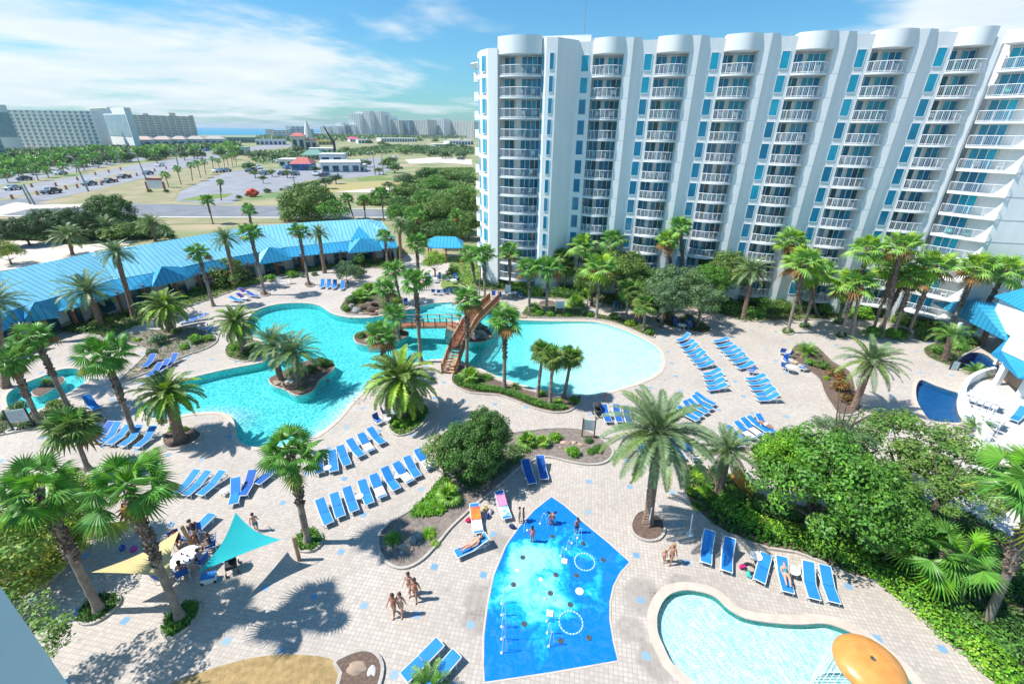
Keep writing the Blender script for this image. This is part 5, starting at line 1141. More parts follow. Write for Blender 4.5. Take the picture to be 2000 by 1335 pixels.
broad('tree','yellow',12,492,30,'yellow green bush on the sand at the left edge',zc_=2.2)
broad('tree','olive',250,452,40,'low wide bush on the grass behind the pale blue roof',zc_=1.6,flat=.6,sx=1.5)
broad('big','olive',603,404,62,'broad round tree beside the side road',zc_=3.4,flat=.95)
broad('tree','mid',652,412,36,'darker green tree right of the broad round one',zc_=3.4,flat=.8)
broad('big','olive',865,420,50,'broad gold green tree left of the hotel corner',zc_=4.2)
broad('big','olive',902,400,40,'gold green tree touching the hotel corner',zc_=5.0)
broad('tree','dark',870,455,34,'dark tree behind the small blue pavilion',zc_=3.0)
broad('tree','olive',907,452,24,'olive shrub at the foot of the hotel corner',zc_=2.0)
broad('big','mid',825,425,38,'mid green tree above the end of the clubhouse roof',zc_=3.6); broad('tree','dark',845,455,30,'low dark tree just behind the small blue pavilion',zc_=2.4); broad('big','mid',780,418,28,'round green tree between the row of palms and the gold green tree',zc_=3.0); broad('big','olive',915,435,28,'olive tree leaning on the hotel corner',zc_=3.6)
broad('tree','dark',800,450,26,'dark green tree behind the end of the clubhouse roof',zc_=3.0)
for i, (x, y, r, k) in enumerate([(795,372,34,'olive'),(850,360,36,'mid'),(900,378,34,'mid'),(830,385,30,'mid'),(780,395,26,'dark'),(740,378,20,'dark'),(880,345,32,'olive'),(835,340,28,'dark'),(790,350,26,'far'),(900,410,24,'bright'),(760,362,16,'far'),(915,350,20,'dark')]):
    broad('tree', k, x, y, r, '%s scrub tree of the thicket left of the hotel, counting from the clubhouse side' % ORD[i], zc_=2.2, flat=.6, group='scrub thicket left of the hotel', name='scrub_tree')
ft = [(635,352,14),(655,345,11),(617,358,8),(590,360,7),(560,335,9),(530,333,8),(512,345,8),(615,327,10),(690,318,16),(715,316,11),(757,316,16),(770,325,14),(740,330,9),(765,310,11),(650,305,10),(580,290,14),(610,282,12),(540,305,10),(510,300,12),(485,322,13),(497,335,9),(485,300,9),(720,275,8),(755,282,8),(790,293,14),(815,290,14),(845,297,14),(870,300,14),(900,300,12),(880,283,10),(905,285,10),(940,287,9),(745,277,8),(620,300,8),(570,298,8),(655,300,8),(675,290,10),(820,271,7),(850,272,7),(870,272,6),(900,273,7),(800,271,6)]
for i, (x, y, r) in enumerate(sorted(ft)):
    broad('far', ['far', 'dark', 'olive'][i % 3], x, y + 2, r * 1.35, '%s small distant tree from the left among the shops beyond the side road' % ORD[i], zc_=1.6 + r * .09, flat=.62, group='distant trees among the shops', name='distant_tree')
# tree belt in front of the left tower blocks
rr = random.Random(12); nn_ = [0, 0]
for x in sorted(rr.uniform(-20, 470) for _ in range(88)):
    yb = 345 - x * .10 + rr.uniform(-26, -2) if x < 260 else 318 - (x - 260) * .06 + rr.uniform(-16, -2)
    if rr.random() < .62:
        g = G(x, yb); px_h = 16 + rr.random() * 5; palm('f', x, yb, x - 2, yb - px_h * (.8 if x < 200 else .6), '%s palm from the left in the dense belt before the white tower blocks' % ORD[nn_[0]], s=2.5 if x < 200 else 3.3, group='palms of the belt before the tower blocks'); nn_[0] += 1
    else: broad('far', 'far', x, yb - 3, 12, '%s dark round tree from the left in the belt before the white tower blocks' % ORD[nn_[1]], zc_=None, group='round trees of the belt before the tower blocks', name='distant_tree'); nn_[1] += 1
for i, (x, y, r) in enumerate(((170, 275, 10), (190, 278, 9), (219, 279, 8))): broad('far', 'far', x, y, r, '%s tall dark tree from the left close against the long white slab' % ORD[i], zc_=None, flat=1.5, group='dark trees against the long tower block', name='distant_tree')

# ---- shrubs, clumps and ground cover
def grass_mesh(seed, n, key, L_=1.0, wd=.05, arch=1.0):
    rr = random.Random(seed); mb = MB()
    for i in range(n):
        a = rr.uniform(0, 6.283); el = radians(rr.uniform(35, 88)); q = rr.uniform(0, .22); p = Vector((q * cos(a + 1), q * sin(a + 1), 0)); h = Vector((cos(a), sin(a), 0)); s = Vector((-sin(a), cos(a), 0)) * wd * .5; l = L_ * rr.uniform(.6, 1.1); e = el; pts = []
        for k in range(5): pts.append(p.copy()); p = p + (h * cos(e) + UP * sin(e)) * l / 4; e -= arch * .55
        vs = [];
        for k, p_ in enumerate(pts): w = s * (1 - .85 * (k / 4) ** 2); vs += [p_ - w, p_ + w]
        mb.mi = 1 if rr.random() < .3 else 0; mb.add(vs, [(2 * k, 2 * k + 1, 2 * k + 3, 2 * k + 2) for k in range(4)])
    return mb.mesh('blades', [LF[key], LF['lime'] if key == 'bright' else LF['mid']])
GR = {'bright': grass_mesh(1, 220, 'bright', 1.0, .045), 'mid': grass_mesh(2, 200, 'mid', 1.0, .05), 'lime': grass_mesh(3, 200, 'lime', .9, .05)}
fanshrub = fan_crown('fronds', 71, n=22, R=.75, pet=.55, mats=[LF['fanlight'], LF['lime'], LF['yellow']], lo=88)
def plant(kind, key, x, y, pr, label, group=None):
    p = front(G(x, y, .05), .9); R_ = pr * (p - Vector((0, 0, H))).dot(_f) / F; i = tn[0]; tn[0] += 1
    nm, cat = {'bush': ('round_bush', 'bush'), 'grass': ('grass_clump', 'grass clump'), 'cycad': ('cycad', 'cycad'), 'fan': ('dwarf_fan_palm', 'dwarf palm')}[kind]
    if kind == 'bush': o = bpy.data.objects.new(nm, cloud('bush', key, i % 2)); o.scale = (R_, R_, R_ * .85); o.location = (p.x, p.y, .05 + R_ * .25)
    elif kind == 'grass': o = bpy.data.objects.new(nm, GR[key]); o.scale = (R_, R_, R_ * .8); o.location = p
    elif kind == 'cycad': o = bpy.data.objects.new(nm, cycad[i % 2]); o.scale = (R_, R_, R_); o.location = p + Vector((0, 0, R_ * .3))
    else: o = bpy.data.objects.new(nm, fanshrub); o.scale = (R_ * .85,) * 3; o.location = p + Vector((0, 0, R_ * .4))
    COL.objects.link(o); o.rotation_euler = (0, 0, i * 1.9); tag(o, label, cat, group)
PLN = [
('grass','bright',768,1053,24,'dark bright green clump at the rounded left end of the central bed'),('grass','bright',838,1043,22,'bright clump right of the boulder pile in the central bed'),('grass','lime',850,1062,14,'small yellowish tuft below the boulders in the central bed'),
('grass','bright',830,995,26,'low spreading green clump on the upper left edge of the central bed'),('grass','bright',855,985,22,'spreading clump beside the dwarf palm on the central bed'),('grass','mid',812,1003,18,'outermost clump toward the rows of blue loungers'),
('fan','lime',875,975,32,'bright dwarf fan palm at the foot of the oleander'),('fan','lime',1030,868,26,'yellow green dwarf fan palm right of the dark central tree'),('fan','mid',1060,868,20,'green dwarf palm right of the yellow green dwarf palm'),
('bush','bright',1085,858,17,'rounded lime bush on the upper edge of the central bed'),('bush','bright',1117,887,19,'ball shaped bright bush in the right end of the central bed'),('bush','mid',1153,884,11,'small spiky bush beside the ball shaped one'),('bush','dark',1168,880,14,'dark low bush on the curb at the right tip of the central bed'),('bush','dark',1150,862,11,'low dark bush under the notice board'),
('bush','bright',788,833,13,'bright low bush in the small bed of the arching canary palm'),('bush','bright',775,828,10,'bright bush on the left rim of the arching canary palm bed'),('bush','dark',815,815,16,'dark bush on the right of the arching canary palm bed'),('cycad','mid',812,790,16,'little cycad beside the trunk of the arching canary palm'),
('bush','mid',615,1052,9,'leafy plant right of the single fan palm trunk in the small curbed bed'),('bush','olive',602,1068,8,'low plant in front of the single fan palm in the small curbed bed'),
('bush','dark',213,1178,10,'dark plant in the ring of the far left tall palm'),('bush','dark',172,1207,9,'dark plant left in the ring of the far left tall palm'),('bush','mid',378,1190,11,'green plant right in the ring of the palm by the cream sail'),('bush','mid',330,1230,10,'green plant left in the ring of the palm by the cream sail'),
('bush','blue',310,672,22,'grey green round shrub in the crescent bed near the clubhouse'),('bush','blue',297,690,12,'smaller grey green shrub below the round one in the crescent bed'),('bush','bright',385,668,18,'bright leafy mound on the right of the crescent bed'),('bush','bright',362,680,12,'bright mound beside the white post in the crescent bed'),('bush','bright',408,665,13,'bright mound at the tip of the crescent bed'),('bush','olive',345,650,12,'olive shrub at the back of the crescent bed'),('grass','lime',268,665,14,'straw green tuft at the left of the crescent bed'),
('bush','bright',458,682,12,'bright bush left of the palm between the two lagoon coves'),('bush','dark',484,692,12,'dark bush on the lagoon side of the cove palm bed'),('bush','lime',500,678,14,'yellow green bush in the cove palm bed'),
('bush','dark',628,716,20,'dark leafy shrub on the kidney shaped island'),('bush','dark',608,726,17,'dark shrub in the middle of the kidney shaped island'),('bush','mid',642,712,13,'green shrub at the right tip of the kidney shaped island'),('bush','dark',572,728,10,'dark shrub between the twin island palms'),('grass','lime',590,760,9,'dry tuft on the near tip of the kidney shaped island'),
('bush','olive',705,658,13,'olive bush at the left end of the oval island'),('bush','mid',724,652,12,'green bush near the left end of the oval island'),('bush','mid',775,650,14,'green bush at the bridge end of the oval island'),('bush','dark',750,655,12,'dark bush in the middle of the oval island'),
('fan','mid',703,588,22,'dwarf palm above the left side of the rock waterfall'),('bush','dark',687,592,17,'dark shrub left of the rock waterfall'),('fan','mid',722,573,22,'leafy dwarf palm behind the rock waterfall'),('bush','mid',676,606,11,'bright shrub at the waterline left of the waterfall'),('bush','dark',760,600,18,'dark shrub right of the rock waterfall'),('bush','lime',775,592,12,'yellowish shrub right of the waterfall'),
('fan','lime',337,840,10,'small white flowering plant at the foot of the stocky palm'),('bush','bright',360,840,9,'bright plant right behind the stocky palm trunk'),
('fan','mid',920,742,26,'leafy dwarf palm near the bridge stairs on the pool bank bed'),('grass','mid',950,738,20,'grassy clump right of the dwarf palm on the pool bank bed'),('bush','dark',902,742,16,'dark shrub at the left end of the pool bank bed'),('cycad','mid',1007,757,10,'little cycad on the mulch of the pool bank'),('bush','lime',1060,770,10,'reddish lime plant at the foot of the cabbage palms'),('grass','lime',1090,785,15,'straw coloured clump among the cabbage palms'),('bush','mid',1121,785,14,'green shrub at the right tip of the pool bank bed'),('bush','mid',1080,797,12,'green shrub on the curb below the cabbage palms'),
('cycad','mid',1574,692,22,'cycad on the long mulch bed of the right sun deck'),('bush','bright',1580,712,13,'bright bush below the cycad on the right sun deck'),('bush','olive',1605,718,18,'feathery olive shrub on the right sun deck bed'),('bush','red',1640,760,24,'reddish leafed shrub on the mulch bed by the silvery palm'),('bush','red',1632,735,20,'upper reddish shrub on the mulch bed'),('bush','red',1655,785,20,'lowest reddish shrub at the foot of the silvery palm'),('bush','lime',1614,740,8,'tiny lime plant on the edge of the mulch bed'),
('bush','mid',1830,690,16,'green shrub left of the queen palm in the spa planter'),('bush','mid',1868,682,18,'green shrub right of the queen palm in the spa planter'),('bush','dark',1895,672,16,'dark shrub at the back of the spa planter'),('cycad','lime',1905,730,20,'cycad in a pot between the two blue spas'),('cycad','lime',1905,838,24,'potted cycad on the wall end below the crescent spa'),('cycad','lime',1970,890,20,'cycad by the white railing on the right'),('cycad','lime',1990,985,26,'palm fronds at the right edge below the upper spa'),
('bush','mid',1042,606,17,'tall leafy shrub on the far bank of the beach pool'),('fan','mid',1126,600,24,'dwarf palm beside the notice board on the far bank'),('bush','bright',1054,614,11,'bright shrub left on the far bank of the beach pool'),('bush','bright',1074,616,10,'bright shrub in the middle of the far bank'),('bush','bright',1107,617,10,'bright shrub below the notice board on the far bank'),('bush','mid',1200,622,14,'low shrub on the right far bank'),('bush','lime',1230,634,13,'yellowish low shrub on the right far bank'),('bush','mid',1268,652,12,'shrub at the very end of the far bank planting'),('bush','mid',1150,617,10,'shrub right of the dwarf palm on the far bank'),
('bush','mid',1345,628,16,'dark mound in the island bed by the patio table'),('bush','dark',1368,640,14,'dark mound at the right end of the island bed by the patio table'),('bush','mid',1308,620,13,'green mound at the left end of the island bed by the patio table'),
('cycad','mid',1875,610,18,'low palm fronds under the hotel end wall'),('grass','lime',1360,935,26,'bright lime clump at the tip of the hedge bed'),('grass','bright',1380,965,28,'bright green clump left of the young date palm'),('grass','lime',1352,960,22,'lime clump on the curb at the tip of the hedge bed'),('grass','bright',1430,960,20,'green clump right of the young date palm trunk'),('grass','mid',1362,990,20,'darker clump below the lime ones'),('bush','dark',1360,920,14,'dark edging plant at the top tip of the hedge bed'),
('cycad','bright',838,1345,40,'green fronds at the bottom edge brushing the pair of blue loungers'),('bush','dark',40,800,20,'dark shrub by the plunge pool steps'),('bush','blue',60,830,20,'grey green ball shrub below the plunge pool'),('bush','olive',112,798,22,'olive shrub at the foot of the slender palm'),('bush','mid',150,812,20,'green shrub beside the plunge pool bed'),('bush','blue',15,815,16,'grey shrub at the left edge under the notice board'),('bush','lime',85,682,14,'yellow leafed bush on the deck near the blue porch'),('bush','lime',180,622,12,'lime coloured bush in front of the porch posts'),('bush','bright',172,612,10,'bright shrub by the left porch post'),('bush','lime',215,628,11,'yellow shrub between two date palms by the porch'),('bush','dark',190,640,18,'dark shrub at the foot of the spreading date palm'),
('cycad','mid',92,750,12,'little cycad on the plunge pool island'),('cycad','mid',386,572,14,'cycad beside the entry porch'),('bush','olive',352,580,16,'pale flowering shrub near the entry porch'),('bush','bright',530,548,14,'bright shrub on the edge of the upper sun deck'),('bush','bright',570,540,14,'second bright shrub on the edge of the upper sun deck'),('bush','blue',592,540,8,'silver ball shrub left of the lone fan palm'),('bush','blue',615,537,8,'silver ball shrub right of the lone fan palm'),('bush','mid',670,505,14,'green shrub below the porch near the round shrub tree'),('bush','mid',775,500,22,'green thicket at the fence corner'),('bush','dark',700,540,22,'dark bush behind the round grey green shrub tree'),
('bush','dark',885,535,16,'dark shrub near the far patio tables'),('bush','mid',870,545,10,'green shrub beside the far patio tables'),('bush','bright',938,598,9,'bright shrub near the top of the bridge ramp'),('bush','mid',895,620,8,'small plant in the pool corner under the bridge'),
('bush','red',1535,585,16,'red leafed shrub under the hotel left of the leaning palms'),('bush','red',1500,580,20,'dull red shrub under the hotel'),('bush','red',1570,575,16,'red leafed shrub by the pale palm trunks'),('bush','dark',1780,600,22,'dark shrub under the hotel wing'),('bush','dark',1830,600,20,'dark green shrub right of the wing palms'),('bush','mid',1820,1150,36,'bushy plant under the low bright fan palm'),('bush','dark',1880,1130,36,'dark plant right of the low bright fan palm'),('bush','dark',1960,1230,40,'dark plant below the leaning palm trunk'),('bush','dark',1990,1150,36,'dark plant at the right edge above the hedge'),('bush','mid',1500,1000,22,'shaded plant under the glossy canopy'),
]
HPB = 'bushes at the foot of the hotel'
for i, (x, y, r, k) in enumerate([(1480,598,26,'mid'),(1520,600,24,'olive'),(1600,606,24,'mid'),(1660,604,26,'bright'),(1720,608,24,'mid'),(1760,618,22,'bright'),(1815,628,22,'olive'),(1850,625,24,'mid'),(1420,600,22,'mid'),(1010,560,20,'olive')]):
    plant('bush', k, x, y, r, '%s big rounded bush from the silvery palm end along the hotel foot' % ORD[i], HPB)
for k_, key, x, y, r, lab in PLN: plant(k_, key, x, y, r, lab)
# hedges: leafy walls along a path
def hedge(name, label, px, width, height, key, dens=150, leaf=.15, cat='hedge', group=None):
    rr = random.Random(len(label)); P = [G(x, y).xy for x, y in px]; P = smooth_poly(P, 4, closed=False); mb = MB()
    for a, b in zip(P, P[1:]):
        L_ = (b - a).length; t = (b - a).normalized(); nn = Vector((-t.y, t.x))
        for _ in range(int(L_ * dens)):
            u = rr.random(); s = rr.uniform(-1, 1); hgt = height * (1 - .35 * abs(s) ** 3) * (.88 + .12 * sin(u * 3 + a.x * 1.3) + .1 * sin(a.y * 2.1)); r_ = rr.random()
            if r_ < .6: p = a.lerp(b, u) + nn * s * width * .5; z = hgt * rr.uniform(.86, 1.03); nv = Vector((nn.x * s * .5, nn.y * s * .5, 1))
            else: sg = 1 if rr.random() < .5 else -1; p = a.lerp(b, u) + nn * sg * width * .5 * rr.uniform(.85, 1.04); z = hgt * rr.uniform(.05, .9); nv = Vector((nn.x * sg, nn.y * sg, .4))
            nv = (nv + Vector((rr.uniform(-.6, .6), rr.uniform(-.6, .6), rr.uniform(-.3, .5)))).normalized(); e1 = nv.orthogonal().normalized(); e2 = nv.cross(e1); an_ = rr.uniform(0, 6.28); e1, e2 = e1 * cos(an_) + e2 * sin(an_), e2 * cos(an_) - e1 * sin(an_); l = leaf * rr.uniform(.7, 1.3); c = Vector((p.x, p.y, z + .05)); mb.mi = 1 if rr.random() < .25 else 0
            mb.add([c - e1 * l * .5, c - e2 * l * .3, c + e1 * l * .5, c + e2 * l * .3], [(0, 1, 2, 3)])
        # inner twig mass so one cannot look straight through
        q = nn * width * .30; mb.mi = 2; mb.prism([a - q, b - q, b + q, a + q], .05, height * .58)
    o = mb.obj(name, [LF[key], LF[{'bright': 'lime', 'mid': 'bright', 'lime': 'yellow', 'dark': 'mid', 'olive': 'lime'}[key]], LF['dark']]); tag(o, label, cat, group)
hedge('clipped_hedge', 'long clipped yellow green hedge sweeping along the right walkway', [(1400,985),(1450,1020),(1500,1045),(1560,1052),(1620,1075),(1680,1105),(1735,1135),(1790,1180),(1840,1225),(1895,1268),(1950,1318),(2010,1375)], 1.5, 1.0, 'bright', 320)
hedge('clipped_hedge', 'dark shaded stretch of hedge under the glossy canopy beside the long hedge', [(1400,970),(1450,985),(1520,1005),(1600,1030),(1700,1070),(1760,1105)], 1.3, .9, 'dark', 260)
hedge('clipped_hedge', 'second hedge row behind the lower end of the long hedge', [(1760,1110),(1810,1150),(1860,1200),(1920,1250),(1980,1290)], 1.5, 1.0, 'mid', 200)
HB = 'hedges along the foot of the hotel'
for px, w, h, k, lab in (
 ([(935,556),(965,561),(1000,562),(1020,560)],1.6,.8,'dark','dark low hedge between the palms at the hotel corner'),([(1000,572),(1035,576),(1060,577)],2.2,1.1,'bright','rounded light hedge before the hotel tower'),([(1045,562),(1080,562),(1115,563)],2.0,1.1,'bright','light hedge under the blank tower wall'),([(1075,577),(1110,580),(1140,582)],1.6,.9,'dark','dark hedge behind the notice board bank'),([(1090,570),(1130,572),(1160,580)],1.6,1.0,'bright','light hedge leading to the oaks'),
 ([(1390,605),(1440,612),(1490,618)],2.4,1.0,'mid','dark green hedge right of the silvery date palm'),([(1490,610),(1560,608),(1620,602)],2.4,1.1,'dark','dark hedge behind the palms on paving'),([(1640,607),(1690,612),(1735,618)],2.2,.9,'olive','olive hedge under the crowded palm group'),([(1700,596),(1740,600),(1780,612),(1830,622)],2.0,1.0,'lime','trimmed light hedge below the hotel wing'),([(1745,628),(1790,640),(1835,648)],2.4,.9,'yellow' if False else 'lime','golden leafed hedge at the paving edge near the wing'),([(1780,622),(1820,632),(1850,640)],1.8,.8,'bright','green hedge behind the golden leafed one'),([(1600,590),(1660,585),(1700,580)],1.6,.9,'dark','dark hedge at the foot of the hotel recess'),
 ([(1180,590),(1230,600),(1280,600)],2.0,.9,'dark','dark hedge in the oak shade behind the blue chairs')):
    hedge('low_hedge', lab, px, w * 1.15, h * 1.45, k, 170, .2, group=HB)
for px, w, h, k, lab in (
 ([(250,618),(275,610),(300,602),(330,596)],1.3,.8,'mid','hedge along the porch left of the fat trunked palm'),([(340,590),(400,572),(430,560)],1.3,.8,'dark','dark hedge between the entry porch and the oleander'),([(455,562),(485,556),(515,548)],1.5,.9,'olive','olive hedge beside the tall upper deck palm'),([(600,530),(650,522),(700,517)],1.2,.7,'dark','low hedge in front of the porch right of the lone palm'),([(700,517),(740,515),(775,512)],1.2,.9,'dark','hedge by the grey fence'),([(480,545),(540,530),(600,518),(640,512)],1.0,.6,'mid','thin hedge directly under the porch posts'),([(130,640),(165,648),(200,642)],1.4,.8,'dark','dark hedge near the left porch posts'),([(895,540),(915,548),(930,552)],2.5,.6,'lime','lime hedge left of the palms at the hotel corner')):
    hedge('low_hedge', lab, px, w, h, k, 150, .18, group='hedges along the clubhouse')
hedge('parking_hedge', 'trimmed hedge in front of the parking lot', [(575,366),(600,362),(622,357)], 2.0, 1.5, 'olive', 60, .4); hedge('parking_hedge', 'second trimmed hedge right of the first at the parking lot', [(628,358),(645,353),(655,350)], 2.0, 1.5, 'mid', 60, .4)
for i, (x, y, r, k) in enumerate([(522,376,9,'dark'),(550,372,5,'dark'),(293,375,6,'dark'),(325,376,7,'dark'),(467,387,7,'dark'),(483,383,6,'dark'),(255,397,5,'olive')]): plant('bush', k, x, y, r, '%s small roadside bush from the left near the parking lot' % ORD[i], group='roadside bushes')
# ground cover: leafy tufts scattered over beds
def cover(name, poly, n, key, label, leaf=.16, h=.22, holes=()):
    rr = random.Random(n); mb = MB(); xs = [p.x for p in poly]; ys = [p.y for p in poly]; k = 0
    while k < n:
        p = (rr.uniform(min(xs), max(xs)), rr.uniform(min(ys), max(ys)))
        if not inside(p, poly): continue
        k += 1
        for _ in range(4):
            a = rr.uniform(0, 6.28); d = Vector((cos(a), sin(a), rr.uniform(.3, 1.6))).normalized(); s = Vector((-sin(a), cos(a), 0)) * leaf * .28; q = Vector((p[0] + rr.uniform(-.08, .08), p[1] + rr.uniform(-.08, .08), .05 + rr.uniform(0, h * .5))); mb.mi = 1 if rr.random() < .3 else 0
            mb.add([q, q + d * leaf * .6 + s, q + d * leaf * 1.2, q + d * leaf * .6 - s], [(0, 1, 2, 3)])
    o = mb.obj(name, [LF[key], LF['mid']]); o['kind'] = 'stuff'; o['label'] = label; o['category'] = 'ground cover'
B1 = ccw(smooth_poly(GP([(888,738),(895,752),(935,764),(975,768),(1015,781),(1050,795),(1090,801),(1110,797),(1085,790),(1050,783),(1010,768),(970,758),(930,750),(905,735)]), 3)); cover('ground_cover', B1, 2600, 'mid', 'low green ground cover on the near bank of the beach pool')
cover('ground_cover', ccw(smooth_poly(GP([(805,1000),(830,975),(870,930),(880,960),(870,1000),(830,1010)]), 3)), 900, 'bright', 'bright ground cover on the upper left of the central bed')
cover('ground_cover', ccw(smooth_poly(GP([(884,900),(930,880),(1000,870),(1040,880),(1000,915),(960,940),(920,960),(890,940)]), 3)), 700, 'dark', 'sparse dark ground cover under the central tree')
cover('ground_cover', bedpoly['B2'], 420, 'bright', 'low green plants in the arching canary palm bed')
cover('ground_cover', bedpoly['B4'], 160, 'mid', 'low green plants in the small curbed palm bed'); cover('ground_cover', bedpoly['B5'], 220, 'dark', 'dark low plants in the far left palm ring'); cover('ground_cover', bedpoly['B6'], 240, 'mid', 'low plants in the palm ring by the cream sail')
for k in range(7): cover('ground_cover', bedpoly['R%d' % k], 120, 'mid', 'low green plants filling a small palm ring on the paving')
cover('ground_cover', bedpoly['hotel_bed'], 5200, 'olive', 'mixed low planting along the foot of the hotel', leaf=.34, h=.35)
cover('ground_cover', bedpoly['club_bed'], 3200, 'olive', 'mixed low planting along the clubhouse porch', leaf=.3, h=.3)
cover('ground_cover', bedpoly['B12'], 500, 'olive', 'patchy low plants in the crescent bed near the clubhouse'); cover('ground_cover', bedpoly['B17'], 900, 'mid', 'low plants on the far bank of the beach pool'); cover('ground_cover', bedpoly['B18'], 300, 'dark', 'low plants in the island bed by the patio table'); cover('ground_cover', bedpoly['B11'], 400, 'mid', 'low plants in the spa planter'); cover('ground_cover', bedpoly['B16'], 500, 'mid', 'low plants around the rock waterfall'); cover('ground_cover', bedpoly['B20'], 500, 'blue', 'low plants below the plunge pool'); cover('ground_cover', bedpoly['B13'], 300, 'bright', 'low plants in the cove palm bed')
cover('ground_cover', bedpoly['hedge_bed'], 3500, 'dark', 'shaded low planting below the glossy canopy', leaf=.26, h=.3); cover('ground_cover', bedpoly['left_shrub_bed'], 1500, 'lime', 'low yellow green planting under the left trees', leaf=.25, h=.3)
SC1 = ccw(GP([(700,388),(760,380),(800,352),(830,332),(925,330),(925,400),(800,403),(745,402),(700,402)])); cover('scrub', SC1, 6500, 'olive', 'low coastal scrub covering the lot left of the hotel', leaf=1.1, h=.8)
SC2 = ccw(GP([(-60,468),(0,452),(60,440),(140,432),(260,425),(330,450),(340,466),(200,470),(60,470)])); cover('scrub', SC2, 2600, 'far', 'dark scrub strip between the side road and the clubhouse', leaf=.9, h=.7)

cover('tree_belt', ccw(GP([(-40,350),(0,336),(90,326),(200,312),(300,301),(420,291),(470,288),(470,283),(400,285),(300,290),(200,294),(100,300),(0,305),(-60,320)])), 5200, 'far', 'dense dark belt of planting in front of the white tower blocks', leaf=3.2, h=6)
cover('roadside_scrub', ccw(GP([(480,300),(560,296),(640,300),(760,285),(925,290),(925,302),(850,304),(780,300),(700,306),(640,312),(560,318),(500,322)])), 2600, 'far', 'scattered greenery between the shops beyond the parking lot', leaf=2.2, h=3)
cover('roadside_scrub', ccw(GP([(500,270),(925,262),(925,270),(700,276),(600,282),(500,280)])), 2600, 'far', 'green fringe at the foot of the skyline towers', leaf=6, h=9)
# ================================================================== FURNITURE
def make_lounger(back_deg, sling, towel=None):
    root = thing('sun_lounger', 'x', 'sun lounger')
    hx, z = -.05, .34; w = .31; Lf = -1.10; bl = 1.12; ba = radians(back_deg); hd = Vector((hx + bl * cos(ba), 0, z + bl * sin(ba)))
    f = MB()
    for s in (-1, 1):
        f.path([(Lf, s * w, z), (hx, s * w, z), (1.02, s * w, z)], .028, n=5); f.tube((hx, s * w, z + .02), (hd.x, s * w, hd.z + .02), .026, n=5)
    f.tube((Lf, -w, z), (Lf, w, z), .026, n=5); f.tube((hd.x, -w, hd.z + .02), (hd.x, w, hd.z + .02), .026, n=5); f.tube((1.02, -w, z), (1.02, w, z), .024, n=5)
    if back_deg > 15:
        for s in (-1, 1): f.tube((hx + bl * .55 * cos(ba), s * w, z + bl * .55 * sin(ba)), (hx + .75, s * w, z), .016, n=4)
    f.obj('frame', RAILM, root)
    sm_ = MB(); sm_.box(Lf + .03, hx - .015, -w + .02, w - .02, z + .005, z + .03); sm_.obj('seat', sling, root)
    b = MB(); b.M = Matrix.Translation((hx, 0, z)) @ Matrix.Rotation(-ba, 4, 'Y'); b.box(.015, bl - .02, -w + .02, w - .02, .02, .045); b.obj('backrest', sling, root)
    for lx in (Lf + .15, .72):
        for s in (-1, 1):
            q = MB(); q.path([(lx, s * w, z), (lx - .04, s * (w + .015), .02)], .024, n=5); q.obj('leg', RAILM, root)
    if towel:
        tw = MB(); tw.box(Lf + .15, hx - .02, -w - .01, w + .01, z + .032, z + .045); tw.M = Matrix.Translation((hx, 0, z)) @ Matrix.Rotation(-ba, 4, 'Y'); tw.mi = 1; tw.box(.03, bl - .25, -w - .01, w + .01, .05, .062)
        o = tw.obj('towel', list(towel), root)
    return root
TW1 = (mat('white_towel', (.8, .78, .75), (.6, .55, .6), scale=3, rough=.9), mat('sunset_print_towel', (.85, .30, .03), (.75, .05, .08), scale=2.2, rough=.9))
TW2 = (mat('striped_beach_towel', (.78, .80, .74), (.10, .40, .50), scale=3.5, rough=.9, detail=0), mat('pink_towel', (.80, .30, .50), rough=.9))
PURP = mat('purple_towel', (.12, .05, .30), (.05, .03, .2), scale=3, rough=.9)
protos = {}
def lounger(head, foot, label, kind='n', group=None):
    """kind: n normal, f flat, u upright, d deep blue, t towel"""
    if kind == 'n': kind = random.Random(label + 'k').choice('nnnnmmoow')
    if kind not in protos:
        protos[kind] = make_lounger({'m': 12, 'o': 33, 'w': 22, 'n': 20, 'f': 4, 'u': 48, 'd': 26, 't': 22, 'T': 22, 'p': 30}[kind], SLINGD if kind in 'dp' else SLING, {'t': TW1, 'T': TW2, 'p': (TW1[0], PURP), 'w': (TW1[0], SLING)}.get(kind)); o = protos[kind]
    else: o = copy_tree(protos[kind])
    a = G(*head, .45); b = G(*foot, .35); c = (a + b) / 2; jr = random.Random(label); o.scale = (.95, .95, .95); o.location = (c.x + jr.uniform(-.06, .06), c.y + jr.uniform(-.06, .06), 0.008); o.rotation_euler = (0, 0, atan2(a.y - b.y, a.x - b.x) + jr.uniform(-.07, .07)); tag(o, label, 'sun lounger', group); return o
def z2p(z, ox, oy, s): return (ox + z[0] / s, oy + z[1] / s)
def lrow(items, desc, group, kinds=None, frm='left'):
    for i, (h_, f_) in enumerate(items):
        lab = '%s blue lounger from the %s in the %s' % (ORD[i], frm, desc)
        lounger(h_, f_, lab, (kinds[i] if kinds else 'n'), group)
A = lambda zs, ox, oy, s: [(z2p(a, ox, oy, s), z2p(b, ox, oy, s)) for a, b in zs]
lrow(A([((700,1130),(750,1265)),((805,1080),(855,1205)),((915,1035),(960,1160)),((1030,985),(1085,1105)),((1120,930),(1180,1060)),((1215,890),(1280,1000)),((1300,840),(1380,945)),((1385,795),(1460,895)),((1465,745),(1540,835))], 450, 700, 4), 'row of nine above the central bed', 'row of nine loungers above the central bed')
lrow(A([((690,780),(700,850)),((790,760),(800,845)),((870,705),(905,810)),((945,660),(1005,745)),((1020,615),(1085,695)),((1095,575),(1165,640))], 450, 700, 4), 'lagoon side row of six', 'lagoon side row of six loungers', 'dnnnnn')
